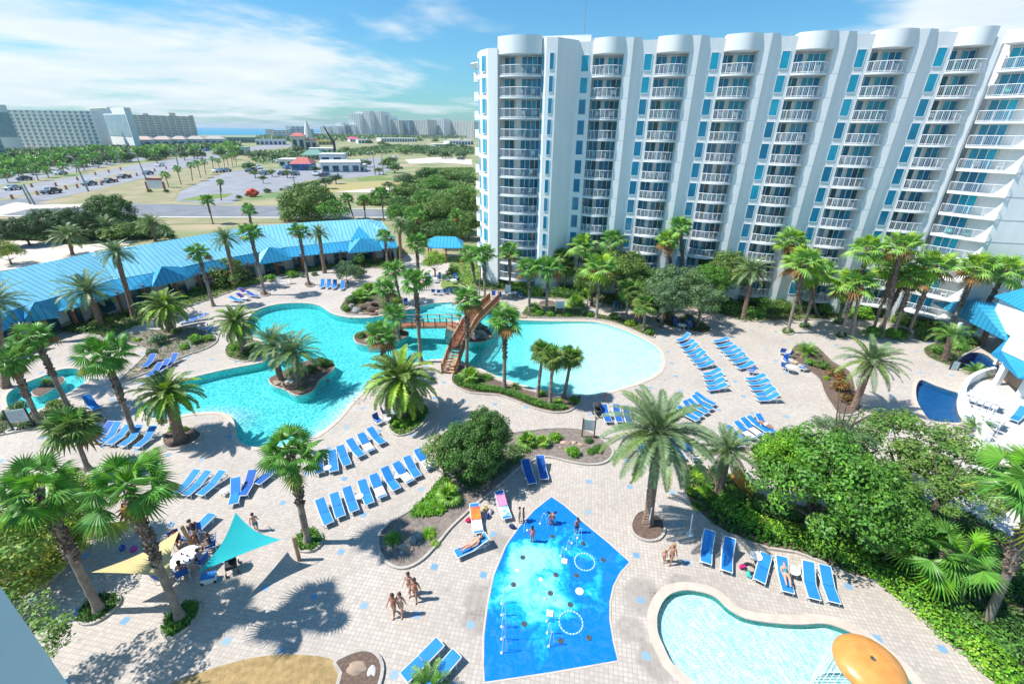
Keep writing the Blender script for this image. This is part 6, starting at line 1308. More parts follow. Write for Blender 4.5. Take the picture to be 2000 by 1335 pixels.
lrow(A([((1520,905),(1390,1030)),((1620,910),(1480,1035)),((1720,915),(1590,1035)),((1850,950),(1820,1140)),((1965,925),(1915,1035))], 0, 700, 4), 'group left of the single fan palm', 'loungers between tall palms and single palm', 'nnnnd')
lounger((540, 912), (512, 935), 'blue lounger hidden under the crown of the single fan palm', 'd')
lounger((403, 1014), (374, 1042), 'flat blue lounger above the post of the cream sail', 'f')
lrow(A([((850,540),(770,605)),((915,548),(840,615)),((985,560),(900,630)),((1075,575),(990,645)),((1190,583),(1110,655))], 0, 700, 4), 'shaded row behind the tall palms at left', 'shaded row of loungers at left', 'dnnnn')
lounger((171, 783), (188, 794), 'single blue lounger near the plunge pool', 'u')
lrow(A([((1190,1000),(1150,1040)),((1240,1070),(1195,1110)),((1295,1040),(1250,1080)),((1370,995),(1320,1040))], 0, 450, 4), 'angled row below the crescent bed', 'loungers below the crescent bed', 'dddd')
lrow(A([((1610,665),(1500,690)),((1550,695),(1430,725))], 0, 450, 4), 'pair by the fat trunked canary palm', 'pair of loungers by the fat trunked palm', 'dd')
lrow(A([((1800,525),(1880,545)),((1855,510),(1935,530)),((1925,490),(2010,510)),((1870,470),(1950,486))], 0, 450, 4), 'towel draped row near the oleander', 'towel draped loungers near the oleander', 'npdp')
lrow(A([((735,403),(705,445)),((785,403),(755,450)),((832,405),(805,452)),((895,415),(862,458))], 450, 450, 4), 'far row by the round shrub tree', 'far row of four loungers', 'uuuu')
ra = [(1335,661),(1343,671),(1350,680),(1357,688),(1364,696),(1371,704),(1378,712)]; ra2 = [(1390,727),(1394,736),(1398,746),(1402,756)]
rb_ = [(1408,664),(1415,673),(1423,681),(1431,688),(1440,696),(1448,704),(1457,713)]; rb2 = [(1477,738),(1483,747),(1489,757),(1495,767),(1501,777)]
hw = lambda cs, dx, dy: [((x + dx, y - dy), (x - dx, y + dy)) for x, y in cs]
lrow(hw(ra, 14, 4), 'upper inner fan by the beach pool', 'inner fan of loungers right of the beach pool', frm='top'); lrow(hw(ra2, 15, 3), 'lower inner fan by the beach pool', 'inner fan of loungers right of the beach pool', frm='top')
lrow(hw(rb_, 14, 3), 'upper outer line by the beach pool', 'outer line of loungers on the right sun deck', frm='top'); lrow(hw(rb2, 17, 2), 'lower outer line by the beach pool', 'outer line of loungers on the right sun deck', frm='top')
lrow([((x - 13, y - 8), (x + 13, y + 8)) for x, y in [(1378,779),(1369,786),(1360,793),(1351,800),(1342,807)]], 'fan above the big date palm', 'fan of loungers above the big date palm', frm='top')
lrow([((1462,815),(1497,840)),((1447,820),(1484,846)),((1434,827),(1472,853)),((1422,835),(1456,860)),((1409,842),(1440,866))], 'slanted row beside the slide pool', 'slanted row beside the slide pool', frm='top')
lrow([((1249,862),(1261,890)),((1267,862),(1281,889)),((1296,865),(1311,890)),((1315,864),(1331,891)),((1336,866),(1355,892))], 'row behind the big date palm', 'row behind the big date palm crown', 'nndnn')
lrow([((1179,797),(1188,820)),((1200,797),(1209,820)),((1220,799),(1229,822))], 'trio by the beach pool tip', 'trio at the tip of the beach pool', 'ddd')
lrow([((1027,911),(1035,935)),((1056,901),(1064,925))], 'pair shaded by the central tree', 'pair in the shade of the central tree', 'dd')
lounger((929, 985), (935, 1040), 'lounger spread with a sunset coloured towel beside the central bed', 't'); lounger((972, 963), (989, 1013), 'lounger with pink and white striped towels near the splash pad', 'T'); lounger((947, 1052), (897, 1078), 'blue lounger with the sunbathing woman left of the splash pad', 'n')
for h_, f_, k_, lab in (((1380, 1055), (1379, 1085), 'u', 'upright blue lounger left of the group by the kids pool'), ((1422, 1068), (1418, 1100), 'u', 'second upright blue lounger of the group by the kids pool'), ((1500, 1078), (1480, 1136), 'f', 'widest flat lounger between the two round side tables'), ((1527, 1090), (1542, 1158), 'n', 'lounger with a person lying on it by the kids pool'), ((1568, 1098), (1590, 1168), 'n', 'blue lounger second from the right by the kids pool'), ((1602, 1105), (1632, 1176), 'n', 'rightmost blue lounger above the kids pool')): lounger(h_, f_, lab, k_)
lounger((852, 1258), (797, 1315), 'near lounger at the bottom edge beside the boulder bed', 'f'); lounger((882, 1280), (832, 1338), 'nearest lounger partly under green fronds at the bottom edge', 'f')
lounger((1998, 806), (1980, 818), 'blue lounger on the terrace at the right edge', 'u')

# tables and chairs
def make_table(r=.45, h=.72):
    t = thing('patio_table', 'x', 'table'); m_ = MB(); m_.lathe([(0.001, h), (r, h), (r, h - .03), (0.001, h - .03)], 20); m_.obj('tabletop', PLASTW, t)
    for k in range(4):
        a = k * pi / 2 + .78; l = MB(); l.tube((r * .6 * cos(a), r * .6 * sin(a), h - .03), (r * .75 * cos(a), r * .75 * sin(a), 0), .02, n=5); l.obj('leg', RAILM, t)
    return t
def make_chair(mt):
    t = thing('patio_chair', 'x', 'chair'); s = MB(); s.box(-.26, .26, -.24, .24, .40, .43); s.obj('seat', mt, t); b = MB(); b.M = Matrix.Translation((0, .24, .42)) @ Matrix.Rotation(radians(-14), 4, 'X'); b.box(-.26, .26, 0, .03, 0, .55); b.obj('backrest', mt, t)
    f = MB()
    for x in (-.28, .28): f.path([(x, -.24, .40), (x, -.24, .62), (x, .22, .62)], .018, n=4); f.tube((x, -.26, .41), (x, .30, .41), .02, n=4)
    f.obj('frame', RAILM, t)
    for x in (-.27, .27):
        for y in (-.23, .27): l = MB(); l.tube((x, y * .9, .41), (x, y, 0), .018, n=4); l.obj('leg', RAILM, t)
    return t
tproto = {}
def put_table(x, y, label, r=.45, h=.72, group=None):
    k = (r, h)
    o = copy_tree(tproto[k]) if k in tproto else make_table(r, h); tproto.setdefault(k, o); o.name = 'patio_table' if h > .5 else 'side_table'; p = G(x, y, h * .7); o.location = (p.x, p.y, .006); tag(o, label, 'table', group); return o
def put_chair(x, y, rz, label, mt=None, group=None, key='b'):
    if key in tproto: o = copy_tree(tproto[key])
    else: o = make_chair(mt or SLINGD); tproto[key] = o
    p = G(x, y, .3); o.location = (p.x, p.y, .006); o.rotation_euler = (0, 0, rz); tag(o, label, 'chair', group); return o
for x, y, r, h, lab in ((702, 971, .27, .4, 'white side table between third and fourth loungers of the nine'), (775, 931, .27, .4, 'white side table between sixth and seventh loungers of the nine'), (640, 915, .27, .4, 'low table beside the towel covered lagoon side lounger'), (757, 819, .3, .42, 'white side table by the arching canary palm bed'), (1476, 1088, .33, .45, 'white round side table left of the widest flat lounger'), (1549, 1116, .33, .45, 'white round side table in the middle of the kids pool loungers'), (1194, 811, .27, .4, 'white side table between the first two shaded loungers at the beach pool tip'), (438, 960, .27, .4, 'small white side table beside the patterned lounger')): put_table(x, y, lab, r, h)
for ti, (x, y, lab, n_) in enumerate([(1332, 637, 'white round table with blue chairs in the oak shade', 4), (1543, 719, 'white round table with blue chairs on the right sun deck', 3), (848, 546, 'white round table near the yellow green tree', 4), (885, 549, 'second white table on the far deck', 3), (552, 555, 'white round table on the upper sun deck beside the tall palm', 3), (1003, 574, 'white table right of the bridge ramp', 2)]):
    put_table(x, y, lab, .5); c = G(x, y, 0)
    for k in range(n_):
        a = k * 2 * pi / n_ + .5 + ti; key = 'b' if ti != 4 else 'w'
        if key not in tproto: o = make_chair(SLINGD if key == 'b' else PLASTW); tproto[key] = o
        else: o = copy_tree(tproto[key])
        o.location = (c.x + .95 * cos(a), c.y + .95 * sin(a), .006); o.rotation_euler = (0, 0, a - pi / 2); side = ['right', 'far', 'left', 'near'][int(((a % (2 * pi)) / (2 * pi) * 4 + .5)) % 4]
        tag(o, '%s chair on the %s side of the %s' % ('blue' if key == 'b' else 'white', side, lab.replace(' with blue chairs', '').replace('white round table', 'table').replace('white table', 'table').replace('beside the tall palm', '')), 'chair', 'chairs round the patio tables')
for i, (x, y) in enumerate([(846, 571), (857, 572), (869, 570), (881, 569)]): put_chair(x, y, pi + .2, '%s blue chair from the left in the line facing the lagoon steps' % ORD[i], group='line of chairs facing the lagoon steps')
for i, (x, y) in enumerate([(1202, 598), (1217, 598), (1234, 600)]): put_chair(x, y, .1, '%s dark blue chair from the left in the oak shade' % ORD[i], group='chairs in the oak shade')
for i, (x, y) in enumerate([(964, 577), (977, 580), (1016, 578), (1030, 572)]): put_chair(x, y, .3 * i, '%s blue chair from the left behind the bridge ramp' % ORD[i], group='chairs behind the bridge ramp')
for i, (x, y, lab) in enumerate([(792, 592, 'blue chair right of the rock waterfall'), (739, 823, 'blue chair by the side table at the arching palm'), (754, 806, 'second blue chair by the side table at the arching palm'), (1528, 688, 'left blue chair above the cycad bed'), (1539, 693, 'right blue chair above the cycad bed'), (1465, 725, 'blue chair with towel between the two lines of loungers'), (401, 643, 'blue chair beside the crescent bed'), (411, 648, 'blue chair with yellow towel beside the crescent bed')]): put_chair(x, y, i * .9, lab)
cw = make_chair(PLASTW); cw.name = 'tall_white_chair'; p = G(992, 582); cw.location = (p.x, p.y, 0); cw.scale = (1.5, 1.5, 1.9); tag(cw, 'tall white lifeguard style chair behind the bridge ramp', 'chair')
# bar tables with stools on the terrace
for j, (x0, y0, x1, y1) in enumerate([(1888, 768, 1955, 790), (1893, 800, 1962, 825)]):
    a, b = G(x0, y0, .9), G(x1, y1, .9); d = (b - a).xy.normalized(); nn = Vector((-d.y, d.x)) * .35; t = thing('bar_table', 'long pale bar table %s on the terrace beside the crescent spa' % ('nearer the awning' if j == 0 else 'nearer the railing'), 'table', (0, 0, 0), group='long bar tables')
    m_ = MB(); m_.prism([a.xy - nn, b.xy - nn, b.xy + nn, a.xy + nn], .95, 1.0); m_.obj('tabletop', PLASTW, t)
    for q in (a.lerp(b, .1), a.lerp(b, .9)): m_ = MB(); m_.box(q.x - .05, q.x + .05, q.y - .05, q.y + .05, .006, .95); m_.obj('leg', RAILM, t)
    for s in (-1, 1):
        for k in range(5):
            c = a.xy.lerp(b.xy, (k + .5) / 5) + nn * s * 2.0
            if 'stool' not in tproto:
                st = thing('bar_stool', 'x', 'stool'); m_ = MB(); m_.box(-.2, .2, -.2, .2, .66, .70); m_.obj('seat', SLING, st); m_ = MB(); m_.box(-.2, .2, .18, .21, .70, 1.05); m_.obj('backrest', PLASTW, st)
                for x in (-.17, .17):
                    for y in (-.17, .17): m_ = MB(); m_.tube((x, y, .66), (x * 1.2, y * 1.2, 0), .018, n=4); m_.obj('leg', RAILM, st)
                tproto['stool'] = st; o = st
            else: o = copy_tree(tproto['stool'])
            o.location = (c.x, c.y, .008); o.rotation_euler = (0, 0, atan2(d.y, d.x) + (0 if s > 0 else pi)); tag(o, '%s stool along the %s side of the bar table %s' % (ORD[k], 'far' if s > 0 else 'near', 'by the awning' if j == 0 else 'by the railing'), 'stool', 'stools at the bar tables')

# ================================================================== WOODEN BRIDGES
br = thing('wooden_bridge', 'reddish wooden bridge ramp with stairs crossing the neck of the lagoon', 'bridge', (0, 0, 0))
def span(pts, w, parent, rails=True, solid=True, steps_first=0):
    dk = MB(); rl_ = MB(); P = [Vector(p) for p in pts]
    nn = []
    for i in range(len(P)):
        d = (P[min(i + 1, len(P) - 1)] - P[max(0, i - 1)]); d.z = 0; d.normalize(); nn.append(Vector((-d.y, d.x, 0)) * w / 2)
    for i in range(len(P) - 1):
        a, b = P[i], P[i + 1]
        if i < steps_first:
            n_ = 8
            for k in range(n_):
                p = a.lerp(b, k / n_); q = a.lerp(b, (k + 1) / n_); z = a.z + (b.z - a.z) * (k + 1) / n_; n0 = nn[i].lerp(nn[i + 1], k / n_); p2 = Vector((p.x, p.y, z)); q2 = Vector((q.x, q.y, z))
                st = MB(); st.add([p2 - n0, q2 - n0, q2 + n0, p2 + n0, p2 - n0 - UP * .07, q2 - n0 - UP * .07, q2 + n0 - UP * .07, p2 + n0 - UP * .07], [(0, 1, 2, 3), (7, 6, 5, 4), (0, 4, 5, 1), (1, 5, 6, 2), (2, 6, 7, 3), (3, 7, 4, 0)]); st.obj('step', WOODL, parent)
        else:
            vs = [a - nn[i], b - nn[i + 1], b + nn[i + 1], a + nn[i]]; dk.add(vs + [v - UP * .12 for v in vs], [(0, 1, 2, 3), (7, 6, 5, 4), (0, 4, 5, 1), (1, 5, 6, 2), (2, 6, 7, 3), (3, 7, 4, 0)])
        for s in (-1, 1):
            A_ = a + nn[i] * s; B_ = b + nn[i + 1] * s
            vs = [A_ - UP * .25, B_ - UP * .25, B_ + UP * .04, A_ + UP * .04]; off = nn[i].normalized() * s * .05; rl_.add(vs + [v + off for v in vs], [(0, 1, 2, 3), (7, 6, 5, 4), (0, 4, 5, 1), (1, 5, 6, 2), (2, 6, 7, 3), (3, 7, 4, 0)])
    dk.obj('deck', WOODR, parent); rl_.obj('side_beam', WOODL, parent)
    for s in (-1, 1):
        hr = MB(); bl = MB()
        for i in range(len(P) - 1):
            A_ = P[i] + nn[i] * s; B_ = P[i + 1] + nn[i + 1] * s; L_ = (B_ - A_).length
            up = UP * .95; o1 = nn[i].normalized() * .06; vs = [A_ + up - o1, B_ + up - o1, B_ + up + o1, A_ + up + o1]; hr.add(vs + [v + UP * .05 for v in vs], [(3, 2, 1, 0), (4, 5, 6, 7), (0, 1, 5, 4), (1, 2, 6, 5), (2, 3, 7, 6), (3, 0, 4, 7)])
            hr.tube(A_ + UP * .12, B_ + UP * .12, .025, n=4)
            if not solid: hr.tube(A_ + UP * .5, B_ + UP * .5, .03, n=4)
            n_ = max(1, int(L_ / (.11 if solid else 9)))
            if solid:
                for k in range(n_): q = A_.lerp(B_, k / n_); bl.tube(q + UP * .1, q + UP * .95, .018, n=4, cap=False)
            m_ = max(1, round(L_ / 1.5))
            for k in range(m_ + (i == len(P) - 2)):
                q = A_.lerp(B_, k / m_); pst = MB(); pst.box(q.x - .055, q.x + .055, q.y - .055, q.y + .055, q.z - .3, q.z + 1.02); pst.obj('post', WOODR, parent)
        hr.obj('handrail', WOODL, parent)
        if bl.v: bl.obj('balusters', WOODR, parent)
b0 = G(876, 729, 0.05); b1 = G(893, 680, 1.45); b2 = G(914, 640, 2.1); b3 = G(925, 625, 2.1); b4 = G(966, 585, .35)
span([b0, b1, b2, b3, b4], 1.35, br, steps_first=1)
q0 = G(905, 644, 1.9); q1 = G(878, 633, 1.55); q2 = G(786, 634, 1.2); q3 = G(772, 645, .5)
br2 = thing('footbridge', 'low wooden footbridge with open rails joining the oval island to the bridge ramp', 'bridge', (0, 0, 0)); span([q0, q1, q2, q3], 1.3, br2, solid=False)
pr = MB(); p = G(905, 660); pr.blob((p.x - .9, p.y + .9, .2), 1.5, 5, .3, 2, (1, .8, 1)); tag(pr.obj('rock_pier', CONC, smooth=True), 'pale concrete pier under the meeting point of the two bridges', 'pier')
# ================================================================== ROCKS
ROCKD = mat('dark_grotto_rock', (.20, .13, .09), (.09, .07, .06), scale=2.5, rough=.85, bump=.9, bscale=7)
def rocks(items, name, labf, group, cat='rock'):
    for i, (x, y, pr_, m_, sq) in enumerate(items):
        p = G(x, y, .1); R_ = pr_ * (p - Vector((0, 0, H))).dot(_f) / F; b = MB(); b.blob((0, 0, 0), R_, i + int(x), .35, 3, sq); o = b.obj(name, m_, loc=(p.x, p.y, R_ * sq[2] * .55)); 
        for pl in o.data.polygons: pl.use_smooth = (i % 2 == 0)
        tag(o, labf(i), cat, group)
rocks([(817,1046,8.5,ROCKG,(1.3,1,.8)),(806,1056,8,ROCKG,(1,1.1,.8)),(797,1060,7,ROCK,(1.1,.9,.7)),(792,1069,8,ROCK,(1.4,1,.7)),(804,1070,6,ROCK,(1,1,.7)),(812,1068,5,ROCK,(1.2,.8,.7)),(800,1076,5.5,ROCK,(1.3,.8,.6)),(785,1077,4,CONC,(1,1,.7)),(818,1060,4,ROCKG,(1,.8,.7))], 'boulder', lambda i: ['grey rounded boulder at the top right of the pile in the central bed', 'grey boulder just left below the top one of the central pile', 'tan boulder in the middle of the central pile', 'large tan boulder at the left of the central pile', 'small tan boulder in the middle bottom of the central pile', 'small flat tan boulder right of the middle in the central pile', 'flat tan boulder at the bottom of the central pile', 'tiny white stone left of the central pile', 'little grey stone at the right of the central pile'][i], 'boulder pile in the central bed')
rocks([(698,1302,13,ROCK,(1.5,.9,.5)),(713,1291,5,CONC,(1,.8,.6)),(727,1311,9,CONC,(.9,1.5,.6)),(678,1324,5,CONC,(1,1,.6)),(700,1319,4,CONC,(1,1,.6)),(711,1279,5,ROCK,(1.2,.7,.5)),(709,1323,4,ROCKG,(1,1,.6))], 'boulder', lambda i: ['widest flat tan boulder in the bottom mulch bed', 'small pale stone above the wide flat boulder', 'tall pale boulder at the right of the bottom mulch bed', 'pale stone at the lower left of the bottom mulch bed', 'pale pebble below the wide flat boulder', 'flat tan stone at the top of the bottom mulch bed', 'grey pebble at the bottom of the mulch bed'][i], 'boulders in the bottom mulch bed')
rocks([(1102,864,7,mat('pinkish_boulder',(.58,.40,.32),(.42,.28,.22),scale=2,bump=.8,bscale=6),(1.5,.9,.6)),(1122,864,5,ROCK,(1.2,1,.6)),(1136,868,6,ROCK,(1.3,1,.6)),(1133,878,4,ROCK,(1,1,.6)),(1095,872,4,ROCK,(1,1,.6)),(1147,850,4,ROCK,(1,1,.6))], 'boulder', lambda i: ['pinkish boulder left of the ball shaped bush', 'tan stone above the ball shaped bush', 'tan stone right above the ball shaped bush', 'small stone right of the ball shaped bush', 'small stone beside the pinkish boulder', 'small stone at the foot of the notice board'][i], 'stones round the ball shaped bush')
rocks([(698,609,8,ROCKG,(1.2,1,.9)),(712,603,9,ROCKD,(1.5,.8,.8)),(728,607,8,ROCKD,(1.2,1,.8)),(688,603,6,ROCKG,(1,1,1.2)),(742,609,7,ROCK,(1.3,1,.6)),(711,612,7,ROCK,(1.8,.6,.4)),(730,614,6,ROCKD,(1.3,.7,.5)),(724,598,8,ROCKD,(1.6,1,.9)),(752,612,5,ROCKG,(1,1,.7))], 'waterfall_rock', lambda i: '%s rock of the waterfall grotto on the far lagoon shore' % ORD[i], 'rocks of the waterfall grotto')
rocks([(932,648,11,ROCKD,(1,1,1.4)),(940,656,10,ROCKG,(1.2,1,.9)),(944,646,9,ROCKD,(1,1,1.1)),(928,659,8,ROCKG,(1,1,.8)),(951,660,8,ROCK,(1.3,.8,.6)),(922,652,8,ROCKG,(1,1,.8))], 'waterfall_rock', lambda i: '%s rock of the mound under the bridge beside the beach pool' % ORD[i], 'rock mound under the bridge')
rocks([(545,748,8,ROCK,(1.4,1,.5)),(566,745,7,CONC,(1.3,1,.6)),(556,752,6,ROCK,(1.3,1,.5)),(577,738,8,ROCK,(1,1,.8)),(565,727,6,ROCKG,(1,1,.9)),(608,742,5,ROCK,(1,1,.6))], 'boulder', lambda i: '%s stone on the kidney shaped island' % ORD[i], 'stones on the kidney island')
rocks([(1290,622,7,ROCK,(1.3,1,.6)),(1301,617,6,ROCK,(1,1,.6)),(1553,708,6,ROCK,(1,1,.6)),(1562,690,7,ROCK,(1.3,1,.6)),(270,722,6,ROCK,(1.4,1,.5)),(1020,618,7,ROCK,(1.4,.8,.4)),(640,742,4,ROCK,(1,1,.5))], 'boulder', lambda i: ['tan stone at the left end of the island bed by the patio table', 'second stone at the left end of the island bed by the patio table', 'stone at the foot of the cycad on the right sun deck', 'stone left of the cycad on the right sun deck', 'flat stone at the lower end of the crescent bed', 'flat stone at the corner of the beach pool', 'small stone on the lagoon edge'][i], None)
# ================================================================== SPLASH PAD FITTINGS
WJ = mat('spray_water', (.85, .93, .96), rough=.3); DRAIN = mat('drain_grate', (.09, .12, .12), (.04, .05, .05), scale=20, rough=.5)
def jet(x, y, dx, dy, h_, label):
    p = G(x, y, .02); q = G(x + dx, y + dy, .02); t = thing('water_jet', label, 'water jet', p, group='water jets on the splash pad'); n_ = 10; pts = []
    for k in range(n_ + 1): s = k / n_; pts.append(((q.x - p.x) * s, (q.y - p.y) * s, h_ * 4 * s * (1 - s) + .03))
    m_ = MB(); m_.path(pts, .014, n=4); m_.obj('water_arc', WJ, t); m_ = MB(); m_.lathe([(0.001, .06), (.05, .05), (.07, 0)], 12); m_.obj('nozzle', PLASTW, t)
for i, (x, y, dx, dy, h_) in enumerate([(980,1178,8,-4,.9),(980,1200,8,2,.9),(980,1223,9,3,1.0),(980,1247,8,4,1.0),(980,1274,10,-6,1.1),(1064,1169,6,6,.7),(1068,1212,6,-4,.8),(1069,1235,8,3,.8),(1072,1261,10,-5,1.0),(1030,1035,-8,6,.9),(1095,1085,7,5,.8),(1106,1072,8,6,.8),(1117,1060,9,7,.9),(1128,1050,8,6,.9),(1055,1022,14,8,1.0)]): jet(x, y, dx, dy, h_, '%s arcing water jet from the left of the splash pad' % ORD[i])
for i, (x, y) in enumerate([(1079,1047),(1139,1061),(1021,1088),(1178,1093),(1086,1122),(1126,1123),(1003,1141),(1075,1158),(1114,1180),(1024,1218),(1095,1251),(1150,1245)]):
    p = G(x, y); m_ = MB(); m_.lathe([(0.001, .012), (.035, .012), (.036, .03), (.13, .03), (.15, .012)], 20); tag(m_.obj('drain_cover', DRAIN, loc=(p.x, p.y, .004)), '%s dark round drain on the splash pad counted from the top' % ORD[i], 'drain', 'round drains on the splash pad')
for i, (x, y, r) in enumerate([(1010,1113,.09),(1056,1131,.10),(1132,1154,.20)]):
    p = G(x, y); m_ = MB(); m_.lathe([(0.001, .02), (.02, .02), (.03, .04), (r, .03), (r + .02, .012)], 20); tag(m_.obj('white_spout', PLASTW, loc=(p.x, p.y, .004)), ['small white round spout left of centre', 'small white round spout in the centre', 'largest white disc spout right of centre'][i] + ' on the splash pad', 'spout')
for i, (x, y) in enumerate([(1102,1096),(1074,1198)]): p = G(x, y); m_ = MB(); m_.box(-.17, .17, -.17, .17, .0, .05); m_.box(-.07, .07, -.07, .07, .05, .07); tag(m_.obj('square_hatch', mat('pinkish_plastic', (.72, .66, .66), rough=.5), loc=(p.x, p.y, .012), rot=(0, 0, -.16)), 'square pale hatch on the splash pad, %s one' % ['upper', 'lower'][i], 'hatch')
for i, (x, y, R_) in enumerate([(1142,1097,.56),(1115,1215,.58)]):
    p = G(x, y); t = thing('spray_ring', ['upper right spray ring of small white nozzles on the splash pad', 'lower middle spray ring of small white nozzles on the splash pad'][i], 'spray ring', (p.x, p.y, .012)); m_ = MB(); m_.lathe([(R_ - .035, .0), (R_ - .035, .015), (R_ + .035, .015), (R_ + .035, 0)], 40); m_.obj('ring_base', mat('pale_ring_%d' % i, (.16, .50, .74), rough=.4), t)
    for k in range(22): a = 2 * pi * k / 22; n_ = MB(); n_.lathe([(0.001, .06), (.028, .05), (.038, .01)], 8, (R_ * cos(a), R_ * sin(a), 0)); n_.obj('nozzle', PLASTW, t)
# mushroom fountain over the kids pool
mp_ = G(1702, 1292, 2.9); ms_ = thing('mushroom_fountain', 'big orange mushroom shaped umbrella fountain standing in the kids pool', 'fountain', (mp_.x, mp_.y, -.36))
capm = MB(); Rm = 1.27; prof = [(.10, 3.42), (.10, 3.50), (.13, 3.52)] + [(.13 + (Rm - .13) * sin(a), 3.0 + .52 * cos(a)) for a in [k * pi / 2 / 12 for k in range(1, 13)]] + [(Rm - .02, 2.93), (Rm - .12, 2.93), (.8, 3.15), (.2, 3.25)]
capm.lathe(prof, 56); capm.obj('cap', ORANGE, ms_, smooth=True); st = MB(); st.lathe([(.30, 0), (.22, .5), (.17, 2.0), (.2, 3.3)], 24); st.obj('stem', mat('yellow_fibreglass', (.75, .5, .08), rough=.3), ms_, smooth=True)
hl = MB(); hl.lathe([(.095, 3.47), (.07, 3.47), (.001, 3.44)], 20); hl.obj('drain_hole', DRAIN, ms_)
wv = MB(); 
for k in range(40):
    a = 2 * pi * k / 40; wv.path([((Rm - .05) * cos(a), (Rm - .05) * sin(a), 2.93), ((Rm + .05) * cos(a), (Rm + .05) * sin(a), 1.6), ((Rm + .08) * cos(a), (Rm + .08) * sin(a), .28)], [.012, .02, .03], n=4)
wv.obj('falling_water', WJ, ms_)
# ================================================================== SHADE SAILS
def sail(name, label, corners, mt, bow=.13):
    """triangular membrane, edges bowed inwards, belly sagging, a few mm thick"""
    C = [Vector(c) for c in corners]; cen = (C[0] + C[1] + C[2]) / 3; n_ = 14; vs = []; idx = {}
    for i in range(n_ + 1):
        for j in range(n_ + 1 - i):
            a, b = i / n_, j / n_; c = 1 - a - b; p = C[0] * a + C[1] * b + C[2] * c; e = 4 * (a * b * (1 - c) + b * c * (1 - a) + a * c * (1 - b)); pull = bow * 4 * max(a * b * (1 - c) ** 4, b * c * (1 - a) ** 4, a * c * (1 - b) ** 4) 
            p = p.lerp(cen, pull * 1.5); p.z -= .5 * (a * b + b * c + a * c) ; idx[i, j] = len(vs); vs.append(p)
    fs = []
    for i in range(n_):
        for j in range(n_ - i):
            fs.append((idx[i, j], idx[i + 1, j], idx[i, j + 1]))
            if j < n_ - i - 1: fs.append((idx[i + 1, j], idx[i + 1, j + 1], idx[i, j + 1]))
    n0 = len(vs); m_ = MB(); m_.add(vs + [v - UP * .006 for v in vs], fs + [tuple(reversed([k + n0 for k in f])) for f in fs])
    return tag(m_.obj(name, mt, smooth=True), label, 'shade sail')
c1, c2, c3_ = G(460, 1000, 3.1), G(548, 1053, 2.0), G(384, 1119, 2.3)
sail('shade_sail', 'turquoise triangular shade sail stretched above the seating group', [c1, c2, c3_], TEALSAIL)
d1, d2, d3 = G(350, 1035, 2.2), G(178, 1117, 2.3), G(333, 1128, 2.6)
sail('shade_sail', 'cream triangular shade sail left of the turquoise one', [d1, d2, d3], CREAMSAIL)
def post(bx_, by_, tx, ty, label, w=.11, mt=WOODL):
    b = G(bx_, by_); t = at_y(tx, ty, b.y); m_ = MB(); m_.tube((b.x, b.y, 0), t, w, w * .9, n=8); return tag(m_.obj('sail_post', mt), label, 'post'), t
o, t1 = post(585, 1093, 573, 1048, 'tan timber post at the right tip of the turquoise sail'); o, t2 = post(378, 1071, 354, 1026, 'tan timber post between the two shade sails')
for a, b, lab in ((c2, t1, 'thin rope tying the turquoise sail to its post'), (d1, t2, 'thin rope tying the cream sail to its post')): m_ = MB(); m_.tube(a, b, .015, n=4); tag(m_.obj('rope', RAILM), lab, 'rope')
# signs, posts, little things
def notice(x, y, rz, label, w=.95, h_=1.0, z0=.75, frame=POSTM, face=(0.62, .74, .72), lines=True):
    p = G(x, y); t = thing('notice_board', label, 'notice board', p, rz)
    for s in (-1, 1): m_ = MB(); m_.box(s * w / 2 - .05, s * w / 2 + .05, -.05, .05, 0, z0 + h_ + .08); m_.obj('post', frame, t)
    m_ = MB(); m_.box(-w / 2 + .05, w / 2 - .05, -.02, .02, z0, z0 + h_); m_.obj('panel', mat('notice_face', face, rough=.5), t)
    if lines:
        m_ = MB()
        for k in range(7): m_.box(-w / 2 + .15, w / 2 - .15 - (k % 3) * .08, -.026, -.021, z0 + .12 + k * .12, z0 + .15 + k * .12)
        m_.obj('lettering', mat('grey_print', (.25, .32, .34), rough=.6), t)
    return t
notice(1148, 855, -.15, 'brown framed notice board at the right end of the central bed'); notice(1093, 612, 0, 'pale green notice board on the far bank of the beach pool', frame=METALW, w=1.1); notice(48, 838, .35, 'dark arched notice board among the shrubs below the plunge pool', w=1.3, h_=1.1, frame=DARK, face=(.6, .68, .70)); notice(1862, 722, -.3, 'black a-frame menu sign between the two spas', w=.7, h_=.8, z0=.1, frame=BLACK, face=(.45, .6, .62))
for x0, y0, x1, y1, lab in ((1347, 1043, 1353, 1003, 'white shower post beside the hedge bed'), (1266, 1030, 1273, 990, 'white shower post leaning on the big date palm ring'), (377, 690, 370, 667, 'white lamp post at the crescent bed')):
    b = G(x0, y0); t = at_y(x1, y1, b.y); m_ = MB(); m_.tube((b.x, b.y, 0), t, .045, n=8); m_.tube((b.x, b.y, 0), (b.x, b.y, .03), .22, n=14); tag(m_.obj('shower_post' if 'shower' in lab else 'lamp_post', RAILM), lab, 'post')
for x, y, lab in ((1464, 1111, 'black swim ring lying beside the kids pool loungers'), (24, 842, 'white life ring hanging on the rail at the left edge')):
    p = G(x, y); m_ = MB(); n_ = 20
    prof = [(.30 + .075 * cos(a), .08 + .075 * sin(a)) for a in [k * pi / 4 for k in range(9)]]; m_.lathe(prof, 24); o = m_.obj('swim_ring', BLACK if x > 900 else PLASTW, loc=(p.x, p.y, .01), smooth=True); tag(o, lab, 'swim ring')
